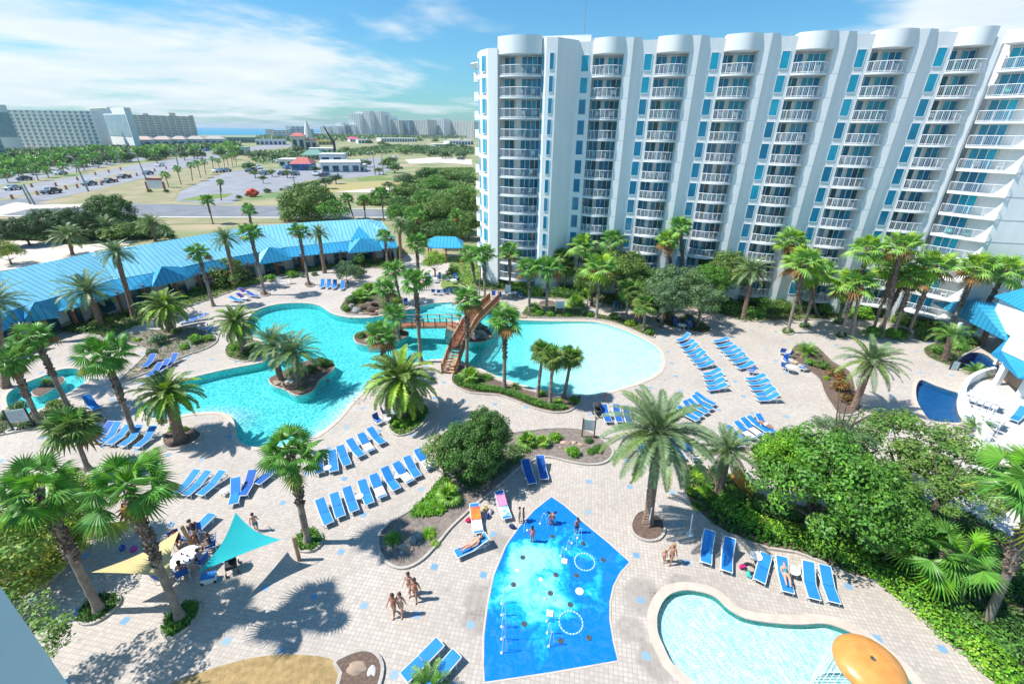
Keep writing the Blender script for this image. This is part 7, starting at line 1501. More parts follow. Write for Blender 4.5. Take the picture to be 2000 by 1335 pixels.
def bag(x, y, cols, label, sz=.35, name='beach_bag'):
    p = G(x, y); t = thing(name, label, 'bag', (p.x, p.y, .008), x * .1); m_ = MB(); m_.blob((0, 0, sz * .38), sz * .5, int(x), .3, 2, (1.2, .7, .8)); m_.obj('body', mat('bag_%d' % x, cols, rough=.8), t, smooth=True); m_ = MB(); m_.path([(-sz * .4, 0, sz * .5), (-sz * .2, 0, sz * .95), (sz * .2, 0, sz * .95), (sz * .4, 0, sz * .5)], .015, n=5); m_.obj('strap', mat('bag_strap_%d' % x, tuple(c * .6 for c in cols), rough=.8), t)
for x, y, c, lab in ((1448, 1109, (.75, .03, .22), 'pink beach bag by the kids pool loungers'), (1461, 1124, (.05, .5, .45), 'green flip flop bag below the swim ring'), (1000, 1030, (.01, .02, .12), 'navy towel bag lying beside the splash pad'), (915, 1018, (.65, .02, .10), 'red bag beside the sunset coloured towel'), (958, 1000, (.65, .5, .65), 'lilac patterned bag between the two towel covered loungers'), (948, 995, (.7, .6, .2), 'yellowish bag near the curb of the central bed'), (953, 1010, (.02, .05, .25), 'dark blue bag left of the striped towel lounger'), (262, 1075, (.45, .05, .4), 'magenta towel heap under the tall palms'), (240, 1072, (.02, .1, .5), 'blue towel heap under the tall palms'), (636, 893, (.05, .05, .3), 'navy bag on the lagoon side row'), (1530, 1128, (.6, .5, .45), 'beige bag on the lounger group by the kids pool')): bag(x, y, c, lab)
co = thing('cool_box', 'blue and white cool box below the turquoise sail', 'cool box', G(410, 1133, 0), .3); m_ = MB(); m_.box(-.34, .34, -.2, .2, 0, .34); m_.obj('body', PLASTW, co); m_ = MB(); m_.box(-.35, .35, -.21, .21, .342, .42); m_.obj('lid', SLING, co)
for x in (-.3, .3): m_ = MB(); m_.tube((x, -.24, .08), (x, -.2, .08), .07, n=10); m_.obj('wheel', BLACK, co)
def stroller(x, y, rz, label):
    t = thing('stroller', label, 'stroller', G(x, y, 0), rz); m_ = MB(); m_.box(-.26, .26, -.3, .3, .38, .6); m_.box(-.27, .27, .2, .4, .6, 1.0); m_.obj('seat', BLACK, t); m_ = MB(); m_.blob((0, .15, 1.0), .34, 3, .1, 2, (1, 1, .7)); m_.obj('canopy', BLACK, t, smooth=True); m_ = MB()
    for s in (-1, 1): m_.tube((s * .27, -.35, .12), (s * .27, .55, 1.0), .018, n=5); m_.tube((s * .27, .4, .12), (s * .27, -.1, .6), .018, n=5)
    m_.tube((-.27, .55, 1.0), (.27, .55, 1.0), .02, n=5); m_.obj('frame', GREYP, t)
    for s in (-1, 1):
        for y_ in (-.35, .4): m_ = MB(); m_.tube((s * .27, y_, .12), (s * .31, y_, .12), .12, n=14); m_.obj('wheel', BLACK, t)
stroller(455, 1113, .5, 'black stroller standing on the sunny patch below the turquoise sail'); stroller(1167, 812, .2, 'dark blue stroller beside the trio at the beach pool tip')
# orange slide gate beside the young date palm
fs_ = thing('slat_fence', 'small orange timber slat fence behind the young date palm', 'fence', (0, 0, 0)); a, b = G(1428, 938), G(1462, 985)
for k in range(14): q = a.lerp(b, k / 13); m_ = MB(); m_.box(q.x - .05, q.x + .05, q.y - .05, q.y + .05, .3, 1.5); m_.obj('slat', mat('orange_timber', (.70, .33, .06), rough=.6) if k == 0 else bpy.data.materials['orange_timber'], fs_)
m_ = MB(); m_.tube(a + UP * 1.45, b + UP * 1.45, .05, n=5); m_.tube(a + UP * .4, b + UP * .4, .05, n=5); m_.obj('rail', bpy.data.materials['orange_timber'], fs_)
wk = MB(); P_ = smooth_poly([G(x, y).xy for x, y in ((1408, 935), (1440, 965), (1475, 1000), (1530, 1030), (1590, 1050))], 4, closed=False)
for u, v_ in zip(P_, P_[1:]): d_ = (v_ - u).normalized(); nn = Vector((-d_.y, d_.x)) * .55; wk.add([(*(u - nn), .075), (*(v_ - nn), .075), (*(v_ + nn), .075), (*(u + nn), .075)], [(0, 1, 2, 3)])
wk.obj('garden_path', CONC)['kind'] = 'structure'
for i, (x, y, h_) in enumerate([(937, 578, 2.4), (961, 572, 2.4), (1146, 608, 1.6), (1003, 605, .0)][:3]): p = G(x, y); m_ = MB(); m_.box(p.x - .06, p.x + .06, p.y - .06, p.y + .06, 0, h_); tag(m_.obj('grey_post', GREYP), ['left grey post at the top of the bridge ramp', 'right grey post at the top of the bridge ramp', 'slim dark post right of the dwarf palm on the far bank'][i], 'post')
ld = thing('pool_ladder', 'steel hand rails of the lagoon ladder on the near shore', 'ladder', G(692, 783, 0), .9); 
for s in (-.25, .25): m_ = MB(); m_.path([(s, -.45, 0), (s, -.45, .65), (s, -.1, .8), (s, .35, .5), (s, .4, -.3)], .022, n=6); m_.obj('rail', METALW, ld)
# ================================================================== PEOPLE
SKINM = [mat('light_skin', (.62, .36, .25), (.55, .30, .20), scale=3, rough=.55), mat('tanned_skin', (.40, .19, .11), (.34, .16, .09), scale=3, rough=.55)]
HAIR = {'b': mat('brown_hair', (.07, .035, .02), (.04, .02, .012), scale=20), 'y': mat('blond_hair', (.45, .30, .12), (.35, .22, .08), scale=20), 'k': mat('black_hair', (.012, .01, .01))}
clothm = {}
def cloth(c):
    if c not in clothm: clothm[c] = mat('cloth_%d' % len(clothm), c, rough=.85)
    return clothm[c]
def skin_mesh(name, verts, edges, radii, mt, root=0, sub=1):
    me = bpy.data.meshes.new(name); me.from_pydata([tuple(v) for v in verts], edges, []); o = bpy.data.objects.new(name, me); COL.objects.link(o)
    md = o.modifiers.new('s', 'SKIN'); md.use_smooth_shade = True
    sv = me.skin_vertices[0].data
    for i, r in enumerate(radii): sv[i].radius = (r, r) if isinstance(r, (int, float)) else r; sv[i].use_root = (i == root)
    if sub: s2 = o.modifiers.new('d', 'SUBSURF'); s2.levels = sub; s2.render_levels = sub
    dg = bpy.context.evaluated_depsgraph_get(); m2 = bpy.data.meshes.new_from_object(o.evaluated_get(dg)); bpy.data.objects.remove(o); bpy.data.meshes.remove(me); m2.name = name; m2.materials.clear(); m2.materials.append(mt)
    m2.polygons.foreach_set('use_smooth', [True] * len(m2.polygons)); return m2
def joints(pose, rr):
    J = dict(pel=(0, 0, .53), wai=(0, .005, .61), che=(0, 0, .73), nec=(0, -.005, .83), hb=(0, .0, .87), hc=(0, .01, .93), ht=(0, 0, .975))
    for s, k in ((-1, 'L'), (1, 'R')):
        J.update({'hip' + k: (s * .052, 0, .50), 'kne' + k: (s * .055, .015, .28), 'ank' + k: (s * .055, -.01, .045), 'toe' + k: (s * .062, .085, .018), 'sho' + k: (s * .10, -.005, .805), 'elb' + k: (s * .14, -.02, .64), 'wri' + k: (s * .15, .03, .50), 'han' + k: (s * .15, .045, .455)})
    J = {k: Vector(v) for k, v in J.items()}
    if pose == 'walk':
        J['kneL'] = Vector((-.055, .07, .29)); J['ankL'] = Vector((-.055, .09, .06)); J['toeL'] = Vector((-.06, .18, .035)); J['kneR'] = Vector((.055, -.02, .28)); J['ankR'] = Vector((.055, -.12, .07)); J['toeR'] = Vector((.06, -.04, .02)); J['wriL'] = Vector((-.15, -.06, .50)); J['hanL'] = Vector((-.15, -.07, .455)); J['wriR'] = Vector((.15, .11, .52)); J['hanR'] = Vector((.15, .14, .48))
    if pose == 'bent':
        for k in ('wai', 'che', 'nec', 'hb', 'hc', 'ht', 'shoL', 'shoR', 'elbL', 'elbR', 'wriL', 'wriR', 'hanL', 'hanR'):
            v = J[k]; z = v.z - .53; a = .95 if k != 'wai' else .5; J[k] = Vector((v.x, v.y * cos(a) + z * sin(a), .53 + z * cos(a) - v.y * sin(a)))
        for k, s in (('L', -1), ('R', 1)): sh = J['sho' + k]; J['elb' + k] = sh + Vector((s * .02, .03, -.16)); J['wri' + k] = sh + Vector((0, .07, -.30)); J['han' + k] = sh + Vector((0, .08, -.345)); J['kne' + k].y += .05
    if pose in ('sit', 'lie', 'recline'):
        for k, s in (('L', -1), ('R', 1)):
            J['kne' + k] = Vector((s * .06, .235, .53)); J['ank' + k] = Vector((s * .06, .25, .29)); J['toe' + k] = Vector((s * .065, .35, .265)); J['elb' + k] = Vector((s * .15, .02, .65)); J['wri' + k] = Vector((s * .11, .15, .60)); J['han' + k] = Vector((s * .10, .195, .585)); J['hip' + k] = Vector((s * .052, .02, .525))
    if pose in ('lie', 'recline'):
        for k, s in (('L', -1), ('R', 1)):
            up = .06 if k == 'L' else .0; J['kne' + k] = Vector((s * .06, .24, .53 + up)); J['ank' + k] = Vector((s * .06, .46, .525)); J['toe' + k] = Vector((s * .07, .49, .60)); J['wri' + k] = Vector((s * .16, .05, .53)); J['han' + k] = Vector((s * .16, .095, .53)); J['elb' + k] = Vector((s * .16, -.06, .62))
        b = radians(62 if pose == 'recline' else 84)
        for k in ('wai', 'che', 'nec', 'hb', 'hc', 'ht', 'shoL', 'shoR', 'elbL', 'elbR'):
            v = J[k]; z = v.z - .53; J[k] = Vector((v.x, v.y * cos(b) - z * sin(b), .53 + z * cos(b) + v.y * sin(b)))
        for k, s in (('L', -1), ('R', 1)): J['elb' + k] = J['sho' + k].lerp(J['hip' + k], .5) + Vector((s * .05, 0, -.01)); J['wri' + k] = J['hip' + k] + Vector((s * .05, .0, .0)); J['han' + k] = J['hip' + k] + Vector((s * .05, .05, .0))
    return J
pid = [0]
def person(x, y, rz, label, hgt=1.62, pose='stand', skin=0, hair='b', long=True, wear='bikini', col=(.5, .05, .08), col2=None, z=0.0, group=None, px_foot=True, loc=None):
    i = pid[0]; pid[0] += 1; rr = random.Random(i); J = joints(pose, rr); names = ['pel', 'wai', 'che', 'nec', 'hb', 'hc', 'ht']
    rad = {'pel': .078, 'wai': .066, 'che': .078, 'nec': .030, 'hb': .044, 'hc': .058, 'ht': .040}; female = wear in ('bikini', 'onepiece')
    E = [(0, 1), (1, 2), (2, 3), (3, 4), (4, 5), (5, 6)]; vs = [J[k] for k in names]; rs = [rad[k] * (.93 if female and k in ('wai', 'che') else 1) for k in names]
    def add(k, r, to): vs.append(J[k]); rs.append(r); E.append((to, len(vs) - 1)); return len(vs) - 1
    tips = []
    for k in 'LR':
        a = add('hip' + k, .060, 0); a = add('kne' + k, .040, a); a = add('ank' + k, .023, a); add('toe' + k, .020, a)
        a = add('sho' + k, .036, 2); a = add('elb' + k, .026, a); a = add('wri' + k, .017, a); a = add('han' + k, (.022, .012), a); tips.append((J['han' + k], (J['han' + k] - J['wri' + k]).normalized(), -1 if k == 'L' else 1))
    me = skin_mesh('body', vs, E, rs, SKINM[skin]); lowz = min(v.co.z for v in me.vertices)
    # fingers and face details joined into the same body mesh
    fb = MB()
    for h_, d_, s in tips:
        sd = d_.cross(Vector((1, 0, 0))).normalized() if abs(d_.x) < .9 else Vector((0, 1, 0)); lens = (.032, .038, .036, .028)
        for q in range(4): o_ = sd * (q - 1.5) * .0085; p0 = h_ + o_ + d_ * .002; p1 = p0 + d_ * lens[q] * .55; p2 = p1 + (d_ + Vector((-s * .5, 0, 0))).normalized() * lens[q] * .45; fb.path([p0, p1, p2], [.0055, .005, .004], n=5)
        fb.path([h_ - d_ * .015 + sd * .012, h_ + sd * .030 + d_ * .004, h_ + sd * .034 + d_ * .02], [.006, .0055, .0045], n=5)
    hd = (J['ht'] - J['hb']).normalized(); fw = Vector((0, 1, 0)); fw = (fw - hd * fw.dot(hd)).normalized() if abs(hd.y) < .95 else UP; sx = fw.cross(hd); c = J['hc']
    if pose in ('lie', 'recline', 'bent'): fw = hd.cross(Vector((1, 0, 0))); fw = -fw if (pose != 'bent' and fw.z < 0) else fw; sx = Vector((1, 0, 0))
    fb.path([c + fw * .054 + hd * .008, c + fw * .072 - hd * .010], [.006, .011], n=6)                       # nose
    for s in (-1, 1): fb.path([c + sx * s * .058 + hd * .012, c + sx * s * .064 - hd * .012], [.010, .008], n=6)     # ears
    fme = fb.mesh('f', [SKINM[skin]], True)
    bm = bmesh.new(); bm.from_mesh(me); bm.from_mesh(fme); bm.to_mesh(me); bm.free(); bpy.data.meshes.remove(fme); me.materials.clear(); me.materials.append(SKINM[skin]); me.polygons.foreach_set('use_smooth', [True] * len(me.polygons))
    base = loc if loc is not None else G(x, y, z); r_ = thing('person', label, 'person', (base.x, base.y, z - (lowz * hgt if pose in ('stand', 'walk', 'bent') else .455 * hgt)), rz, group, hgt); child('body', me, r_)
    ey = MB(); 
    for s in (-1, 1): ey.blob(c + sx * s * .021 + fw * .050 + hd * .012, .0075, 1, 0, 1)
    ey.obj('eyes', HAIR['k'], r_); mo = MB(); mo.path([c + fw * .052 - hd * .026 - sx * .016, c + fw * .0555 - hd * .027, c + fw * .052 - hd * .026 + sx * .016], .004, n=5); mo.obj('mouth', cloth((.45, .12, .10)), r_)
    hr = MB(); hr.blob(c + hd * .016 - fw * .010, .066, i, .06, 3, (1, 1.02, 1.02))
    if long:
        hr.blob(c - fw * .045 - hd * .05, .046, i + 1, .1, 2, (1.1, .7, 1.8))
    hm = hr.mesh('hair', [HAIR[hair]], True)
    # cut the fringe away so the face is free
    bm = bmesh.new(); bm.from_mesh(hm); kill = [v for v in bm.verts if (v.co - c).dot(fw) > .028 and (v.co - c).dot(hd) < .040]; bmesh.ops.delete(bm, geom=kill, context='VERTS'); bm.to_mesh(hm); bm.free(); child('hair', hm, r_)
    def garment(nm, seq, cc, rscale=1.16):
        vs2, rs2, E2 = [], [], []; idx = {}
        for ch in seq:
            prev = None
            for k, t, r in ch:
                key = (k, t)
                if key not in idx: idx[key] = len(vs2); vs2.append(J[k[0]].lerp(J[k[1]], t)); rs2.append(r * rscale)
                if prev is not None: E2.append((prev, idx[key]))
                prev = idx[key]
        child(nm, skin_mesh(nm, vs2, E2, rs2, cloth(cc)), r_)
    pw, wc = ('pel', 'wai'), ('wai', 'che'); cn = ('che', 'nec'); c2_ = col2 or col
    if wear == 'bikini': garment('bikini_top', [[(wc, .82, .074), (cn, .12, .072)]], col); garment('bikini_bottom', [[(pw, .2, .080), (pw, -.28, .078)]], c2_, 1.14)
    elif wear == 'onepiece': garment('swimsuit', [[(pw, -.25, .079), (pw, .5, .074), (wc, .5, .072), (cn, .1, .076)]], col, 1.07)
    elif wear == 'shorts': garment('swim_shorts', [[(pw, .25, .079), (pw, -.05, .082), (('hipL', 'kneL'), .15, .062), (('hipL', 'kneL'), .85, .052)], [(pw, -.05, .082), (('hipR', 'kneR'), .15, .062), (('hipR', 'kneR'), .85, .052)]], col, 1.06)
    elif wear == 'shirt': garment('shirt', [[(pw, .0, .083), (wc, .2, .076), (wc, .95, .083), (cn, .45, .06)], [(wc, .95, .083), (('shoL', 'elbL'), .05, .042), (('shoL', 'elbL'), .6, .038)], [(wc, .95, .083), (('shoR', 'elbR'), .05, .042), (('shoR', 'elbR'), .6, .038)]], col, 1.06); garment('shorts', [[(pw, .0, .081), (('hipL', 'kneL'), .15, .062), (('hipL', 'kneL'), .75, .054)], [(pw, .0, .081), (('hipR', 'kneR'), .15, .062), (('hipR', 'kneR'), .75, .054)]], c2_, 1.07)
    elif wear == 'dress': garment('dress', [[(('pel', 'kneL'), .35, .075), (pw, .0, .088), (wc, .2, .072), (wc, .95, .078), (cn, .3, .06)]], col, 1.08)
    return r_
person(771, 1200, 2.7, 'long haired girl in red bikini, leftmost of the four walking together', 1.60, 'walk', 1, 'b', True, 'bikini', (.75, .02, .03)); person(785, 1199, 2.9, 'girl in pale bikini walking beside the leftmost of the four', 1.62, 'walk', 0, 'b', True, 'bikini', (.85, .82, .8))
person(801, 1158, 2.8, 'girl half hidden at the back of the four walking together', 1.60, 'walk', 0, 'b', True, 'bikini', (.02, .05, .3)); person(813, 1170, 2.9, 'girl in coral bikini at the right of the four walking together', 1.62, 'walk', 1, 'b', True, 'bikini', (.85, .2, .1))
person(502, 1036, .5, 'boy in blue swim shorts walking right of the turquoise sail', 1.45, 'walk', 0, 'b', False, 'shorts', (.02, .20, .35))
person(1014, 1019, -1.7, 'taller boy in green shorts standing at the top left rim of the splash pad', 1.26, 'stand', 0, 'b', False, 'shorts', (.05, .30, .22)); person(1022, 1017, -1.5, 'smaller boy in dark shorts at the top left rim of the splash pad', 1.12, 'stand', 1, 'b', False, 'shorts', (.03, .05, .12))
person(1039, 1058, -.4, 'girl in a pink dress standing on the left of the splash pad', 1.30, 'stand', 1, 'k', True, 'dress', (.80, .18, .25)); person(1073, 1024, -1.2, 'dark haired child bending over the jets on the splash pad', 1.15, 'bent', 1, 'k', True, 'onepiece', (.05, .12, .2)); person(1081, 1024, 1.2, 'child in a dark suit playing opposite the bending child', 1.15, 'bent', 1, 'k', True, 'onepiece', (.02, .03, .06)); person(1126, 1040, .3, 'child in dark shorts on the right of the splash pad', 1.25, 'stand', 1, 'b', False, 'shorts', (.02, .03, .06))
person(1309, 1099, 2.2, 'mother in patterned bikini walking with a child near the kids pool', 1.55, 'walk', 1, 'y', True, 'bikini', (.6, .3, .28)); person(1296, 1096, 2.4, 'small child in pink walking beside the mother near the kids pool', .95, 'walk', 1, 'y', True, 'onepiece', (.75, .3, .3)); person(1181, 784, -2.8, 'little girl in magenta walking at the near rim of the beach pool', 1.0, 'walk', 1, 'k', True, 'dress', (.6, .05, .2))
# people on loungers and at the sail table
a, b = G(947, 1052, .45), G(897, 1078, .35); c = (a + b) / 2; person(0, 0, atan2(a.y - b.y, a.x - b.x) + pi / 2, 'woman in dark green bikini sunbathing on a lounger left of the splash pad', 1.66, 'recline', 0, 'y', True, 'bikini', (.01, .10, .07), z=.38, loc=Vector((c.x + .0, c.y, 0)))
a, b = G(1527, 1090, .45), G(1542, 1158, .35); c = (a + b) / 2; person(0, 0, atan2(a.y - b.y, a.x - b.x) + pi / 2, 'person in beige lying on a lounger between the side tables by the kids pool', 1.6, 'lie', 0, 'b', True, 'onepiece', (.04, .25, .30), z=.38, loc=c)
a, b = G(1476, 819, .45), G(1506, 838, .35); c = (a + b) / 2; lounger((1476, 815), (1508, 840), 'lounger with a tanned sunbather at the end of the slanted row by the slide pool', 'n'); person(0, 0, atan2(a.y - b.y, a.x - b.x) + pi / 2, 'tanned person lying at the end of the slanted row of loungers', 1.7, 'lie', 1, 'b', False, 'shorts', (.7, .7, .7), z=.38, loc=c)
tb = put_table(362, 1092, 'white oval table crowded with cups under the two shade sails', .62, .72); tb.scale = (1.0, 1.25, 1)
tc_ = G(362, 1092); 
tp = [('shirt', (.02, .12, .45), (.3, .1, .1), 'person in blue cap and shirt at the top of the sail table', 100), ('shirt', (.45, .10, .12), (.1, .1, .15), 'person in red shirt on the upper left of the sail table', 140), ('shirt', (.55, .60, .62), (.1, .15, .3), 'person in white shirt on the left of the sail table', 185), ('shirt', (.03, .35, .55), (.05, .3, .45), 'person in turquoise shirt at the lower left of the sail table', 225), ('shorts', (.65, .20, .05), None, 'bare chested person in orange shorts below the sail table', 262), ('bikini', (.1, .1, .3), None, 'person in navy swimwear at the lower right of the sail table', 305), ('shirt', (.5, .45, .42), (.05, .05, .06), 'person in beige shirt on the right of the sail table', 345), ('shirt', (.08, .08, .1), (.3, .3, .3), 'person in black shirt at the upper right of the sail table', 30)]
for w_, c1_, c2_, lab, deg in tp:
    a = radians(deg); rr_ = 1.25; p = tc_ + Vector((cos(a) * rr_, sin(a) * rr_ * 1.1, 0)); ch = copy_tree(tproto['b']); ch.location = (p.x, p.y, .006); ch.rotation_euler = (0, 0, a - pi / 2); tag(ch, 'chair of the ' + lab.replace('person', 'one') , 'chair', 'chairs round the sail table')
    person(0, 0, a + pi / 2, lab, 1.6, 'sit', 0 if deg % 2 else 1, 'b', w_ == 'bikini', w_, c1_, c2_, z=.42, loc=p)
for i, (x, y, c_) in enumerate([(355, 1082, (.6, .1, .05)), (366, 1085, (.1, .4, .3)), (359, 1096, (.7, .65, .5)), (371, 1094, (.05, .1, .3)), (352, 1102, (.5, .3, .1))]): p = G(x, y, .74); m_ = MB(); m_.lathe([(.001, 0), (.04, 0), (.045, .13), (.035, .13), (.034, .01)], 10); tag(m_.obj('cup', cloth(c_), loc=(p.x, p.y, .722)), '%s drinking cup on the sail table, counted from the far end' % ORD[i], 'cup')
person(388, 1058, .9, 'person in dark shirt and khaki shorts bending beside the sail post', 1.68, 'bent', 0, 'b', False, 'shirt', (.015, .015, .03), (.35, .32, .25))
person(560, 776, 2, 'dark haired swimmer at the shore of the kidney shaped island', 1.6, 'stand', 1, 'k', False, 'shorts', (.02, .02, .03), z=-1.1)
# ================================================================== FAR TOWN
FWALL = mat('tower_cream', (.86, .86, .84), (.78, .79, .79), scale=.05, rough=.85); FTAN = mat('tower_tan', (.72, .68, .62), (.64, .61, .57), scale=.05, rough=.85); FBLUE = mat('tower_blue_glass', (.22, .38, .46), (.18, .30, .38), scale=.1, rough=.2); FSH = mat('balcony_glass_band', (.22, .36, .42), (.32, .44, .48), scale=.2, rough=.7); REDR = mat('red_tile_roof', (.50, .16, .13), (.42, .12, .10), scale=.5, rough=.8); GRR = mat('green_roof', (.16, .34, .27), rough=.7); WHR = mat('white_flat_roof', (.78, .78, .76), rough=.8)
def far_pt(px, dist): d = ray(px, 252); s = dist / hypot(d.x, d.y); return Vector((d.x * s, d.y * s))
def zat(px, py, dist): d = ray(px, py); return H + d.z * dist / hypot(d.x, d.y)
def tower(name, label, x0, x1, top, dist, depth=30, floors=12, mt=FWALL, bays=0, cat='tower', group=None, d2=None, steps=None):
    """block whose front runs between two pixel columns at the given distances"""
    a = far_pt(x0, dist); b = far_pt(x1, d2 or dist); t = thing(name, label, cat, (a.x, a.y, 0), atan2(b.y - a.y, b.x - a.x), group); L_ = (b - a).length; hh = zat((x0 + x1) / 2, top, (dist + (d2 or dist)) / 2)
    m_ = MB(); m_.box(0, L_, 0, depth, 0, hh); m_.obj('wall', mt, t)
    fl = MB(); 
    for k in range(floors):
        z = hh * (k + .35) / floors
        if bays:
            for j in range(bays): u0 = L_ * (j + .14) / bays; u1 = L_ * (j + .86) / bays; fl.box(u0, u1, -.25, .1, z, z + hh / floors * .5)
        else: fl.box(L_ * .02, L_ * .98, -.25, .1, z, z + hh / floors * .5)
    fl.obj('window_bands', FSH, t)
    if bays:
        fn = MB()
        for j in range(bays + 1): u = L_ * j / bays; fn.box(u - L_ * .012, u + L_ * .012, -1.2, 0, 0, hh)
        fn.obj('fins', mt, t)
    if steps:
        for (f0, f1, extra) in steps: m_ = MB(); m_.box(L_ * f0, L_ * f1, -2, depth * .6, hh, hh + hh * extra); m_.obj('roof_box', mt, t)
    return t
tower('apartment_block', 'long low-rise white apartment slab at far left with many balcony rows', 28, 190, 216, 640, 12, 11, FWALL, 14, 'apartment block', d2=590)
tower('apartment_block', 'blank end tower of the long white apartment slab', 188, 254, 212, 660, 5, 1, FWALL, 0, 'apartment block', d2=570, steps=[(0, .62, .02)])
tower('apartment_block', 'stair tower with blank wall at the left edge of the view', -10, 30, 205, 560, 10, 1, FWALL, 0, 'apartment block')
tower('apartment_block', 'cropped balconied block at the very left edge', -120, -8, 232, 420, 12, 9, FTAN, 6, 'apartment block')
tower('apartment_block', 'tan apartment block with three raised stair towers before the sea', 260, 382, 226, 900, 14, 11, FTAN, 9, 'apartment block', d2=960, steps=[(.2, .27, .06), (.6, .7, .12), (.93, 1, .05)])
sky_ = [(626,640,247,'leftmost slim tower of the skyline',FWALL,2),(640,660,246,'second grey tower of the skyline behind the crane',FWALL,3),(658,672,240,'narrow pale fin tower of the skyline',FWALL,1),(666,680,246,'dark glass tower with fin beside the pale one',FBLUE,2),(676,692,243,'grey tower just left of the tallest group',FWALL,3),(684,704,222,'left shoulder of the tallest curved tower group',FWALL,3),(700,724,217,'tallest curved tower of the skyline, left half',FWALL,4),(722,746,218,'tallest curved tower of the skyline, right half',FWALL,4),(745,760,226,'right shoulder of the tallest curved tower group',FWALL,2),(758,780,235,'brownish tower right of the tallest group',FTAN,3),(780,800,235,'dark blue grey tower in the middle right skyline',FBLUE,3),(798,835,234,'wide dark ribbed tower of the right skyline',FTAN,6),(845,867,232,'pale square tower standing alone in the skyline',FWALL,3),(866,875,241,'low annex of the pale square tower',FTAN,2),(878,925,237,'wide ribbed tower touching the hotel corner',FTAN,8)]
for x0, x1, tp_, lab, mt_, by_ in sky_: tower('skyline_tower', lab, x0, x1, tp_, 1500, 40, 16, mt_, by_ * 2, 'tower', 'skyline towers', d2=1500 - (x1 - x0) * 1.3)
for x0, x1, tp_, lab, dist, mt_ in [(533,565,254,'curved grey low hotel by the sea',1000,FWALL),(557,598,247,'green roofed hotel by the sea',1050,FWALL),(598,612,252,'small block between sea hotel and skyline',1100,FWALL),(518,535,252,'whitish low block left of the sea hotels',1150,FWALL),(612,624,260,'low block left of the skyline',1200,FTAN)]: tower('seaside_hotel', lab, x0, x1, tp_, dist, 50, 6, mt_, 4, 'hotel')
sp_ = MB(); p = far_pt(600, 950); sp_.lathe([(9, 0), (5, zat(600, 245, 950) * .8), (1.2, zat(600, 236, 950))], 10, (p.x, p.y, 0)); tag(sp_.obj('pointed_tent', WHR), 'white pointed spire by the green roofed sea hotel', 'spire')
def lowb(name, label, x0, x1, base, wall_h, mt_, roof_mt, depth=14, hip=False, d2=0, wl_=None):
    a = G(x0, base).xy; b = G(x1, base + d2).xy; t = thing(name, label, 'shop building', (a.x, a.y, 0), atan2(b.y - a.y, b.x - a.x)); L_ = (b - a).length
    m_ = MB(); m_.box(0, L_, 0, depth, 0, wall_h); m_.obj('wall', mt_, t); g_ = MB(); 
    for k in range(max(2, int(L_ / 5))): n_ = max(2, int(L_ / 5)); g_.box(L_ * (k + .2) / n_, L_ * (k + .8) / n_, -.12, .05, .5, wall_h * .75)
    g_.obj('shop_windows', GLASSD, t)
    m_ = MB()
    if hip: e = 1.0; m_.add([(-e, -e, wall_h + .01), (L_ + e, -e, wall_h + .01), (L_ + e, depth + e, wall_h + .01), (-e, depth + e, wall_h + .01), (L_ * .25, depth / 2, wall_h + 3.2), (L_ * .75, depth / 2, wall_h + 3.2)], [(0, 1, 5, 4), (1, 2, 5), (2, 3, 4, 5), (3, 0, 4), (3, 2, 1, 0)])
    else: m_.box(-.6, L_ + .6, -.6, depth + .6, wall_h + .01, wall_h + .7)
    m_.obj('roof', roof_mt, t); return t
BLW = mat('bright_blue_paint', (.03, .18, .55), rough=.6); YEW = mat('yellow_paint', (.70, .52, .12), rough=.7); PKR = mat('pink_canopy', (.75, .10, .22), rough=.6)
lowb('restaurant_building', 'low restaurant with salmon red hipped roof by the parking lot', 570, 606, 333, 3.5, BLW, REDR, 16, True); lowb('shop_building', 'white flat roofed shop with blue side right of the red roof', 628, 705, 337, 4.5, FWALL, WHR, 22, d2=-1); lowb('shop_building', 'raised white flat block above the shop', 626, 672, 322, 6, FWALL, WHR, 15); lowb('shop_building', 'small beige annex at the right end of the shop', 690, 712, 335, 3, FTAN, FTAN, 8)
lowb('shop_building', 'green roofed low building behind the salmon roof', 592, 628, 312, 3.5, FWALL, GRR, 25, True); lowb('shop_building', 'long white roof behind the green one', 605, 650, 300, 4, FWALL, WHR, 20); lowb('resort_building', 'three storey building with red tiled roofs near the sea hotel', 572, 598, 294, 14, FTAN, REDR, 30, True); lowb('resort_building', 'lower wing with pink roof right of the tiled one', 598, 621, 293, 10, FTAN, REDR, 20, False)
lowb('shop_building', 'yellow amusement building in front of the skyline', 622, 652, 283, 5, YEW, YEW, 20); lowb('shop_building', 'building with bright pink sloping roof before the tallest towers', 684, 702, 277, 5, FWALL, PKR, 20, True); lowb('shop_building', 'long white roofed store before the right skyline', 745, 815, 277, 6, FWALL, WHR, 30); lowb('shop_building', 'flat tan roofed store left of the hotel', 850, 892, 289, 4, FTAN, FTAN, 25); lowb('shop_building', 'white roofed store touching the hotel corner', 878, 925, 283, 6, FWALL, WHR, 30); lowb('shop_building', 'white flat roof right of the pink roofed building', 700, 725, 280, 5, FWALL, WHR, 20)
for i, (x0, x1) in enumerate([(255, 300), (302, 335), (338, 365), (368, 400), (402, 440)]): lowb('beach_house', '%s pinkish roofed beach house from the left below the tan block' % ORD[i], x0, x1, 292 - i, 9, FWALL, mat('salmon_roof_%d' % i, (.56 - .03 * i, .42, .37), rough=.8), 20, True)
lowb('shop_building', 'long dark green flat building by the shore', 440, 500, 279, 7, GRR, GRR, 30); lowb('shop_building', 'low white terminal by the shore left of the sea hotels', 500, 560, 283, 6, FWALL, mat('blue_grey_roof', (.3, .45, .55), rough=.7), 25)
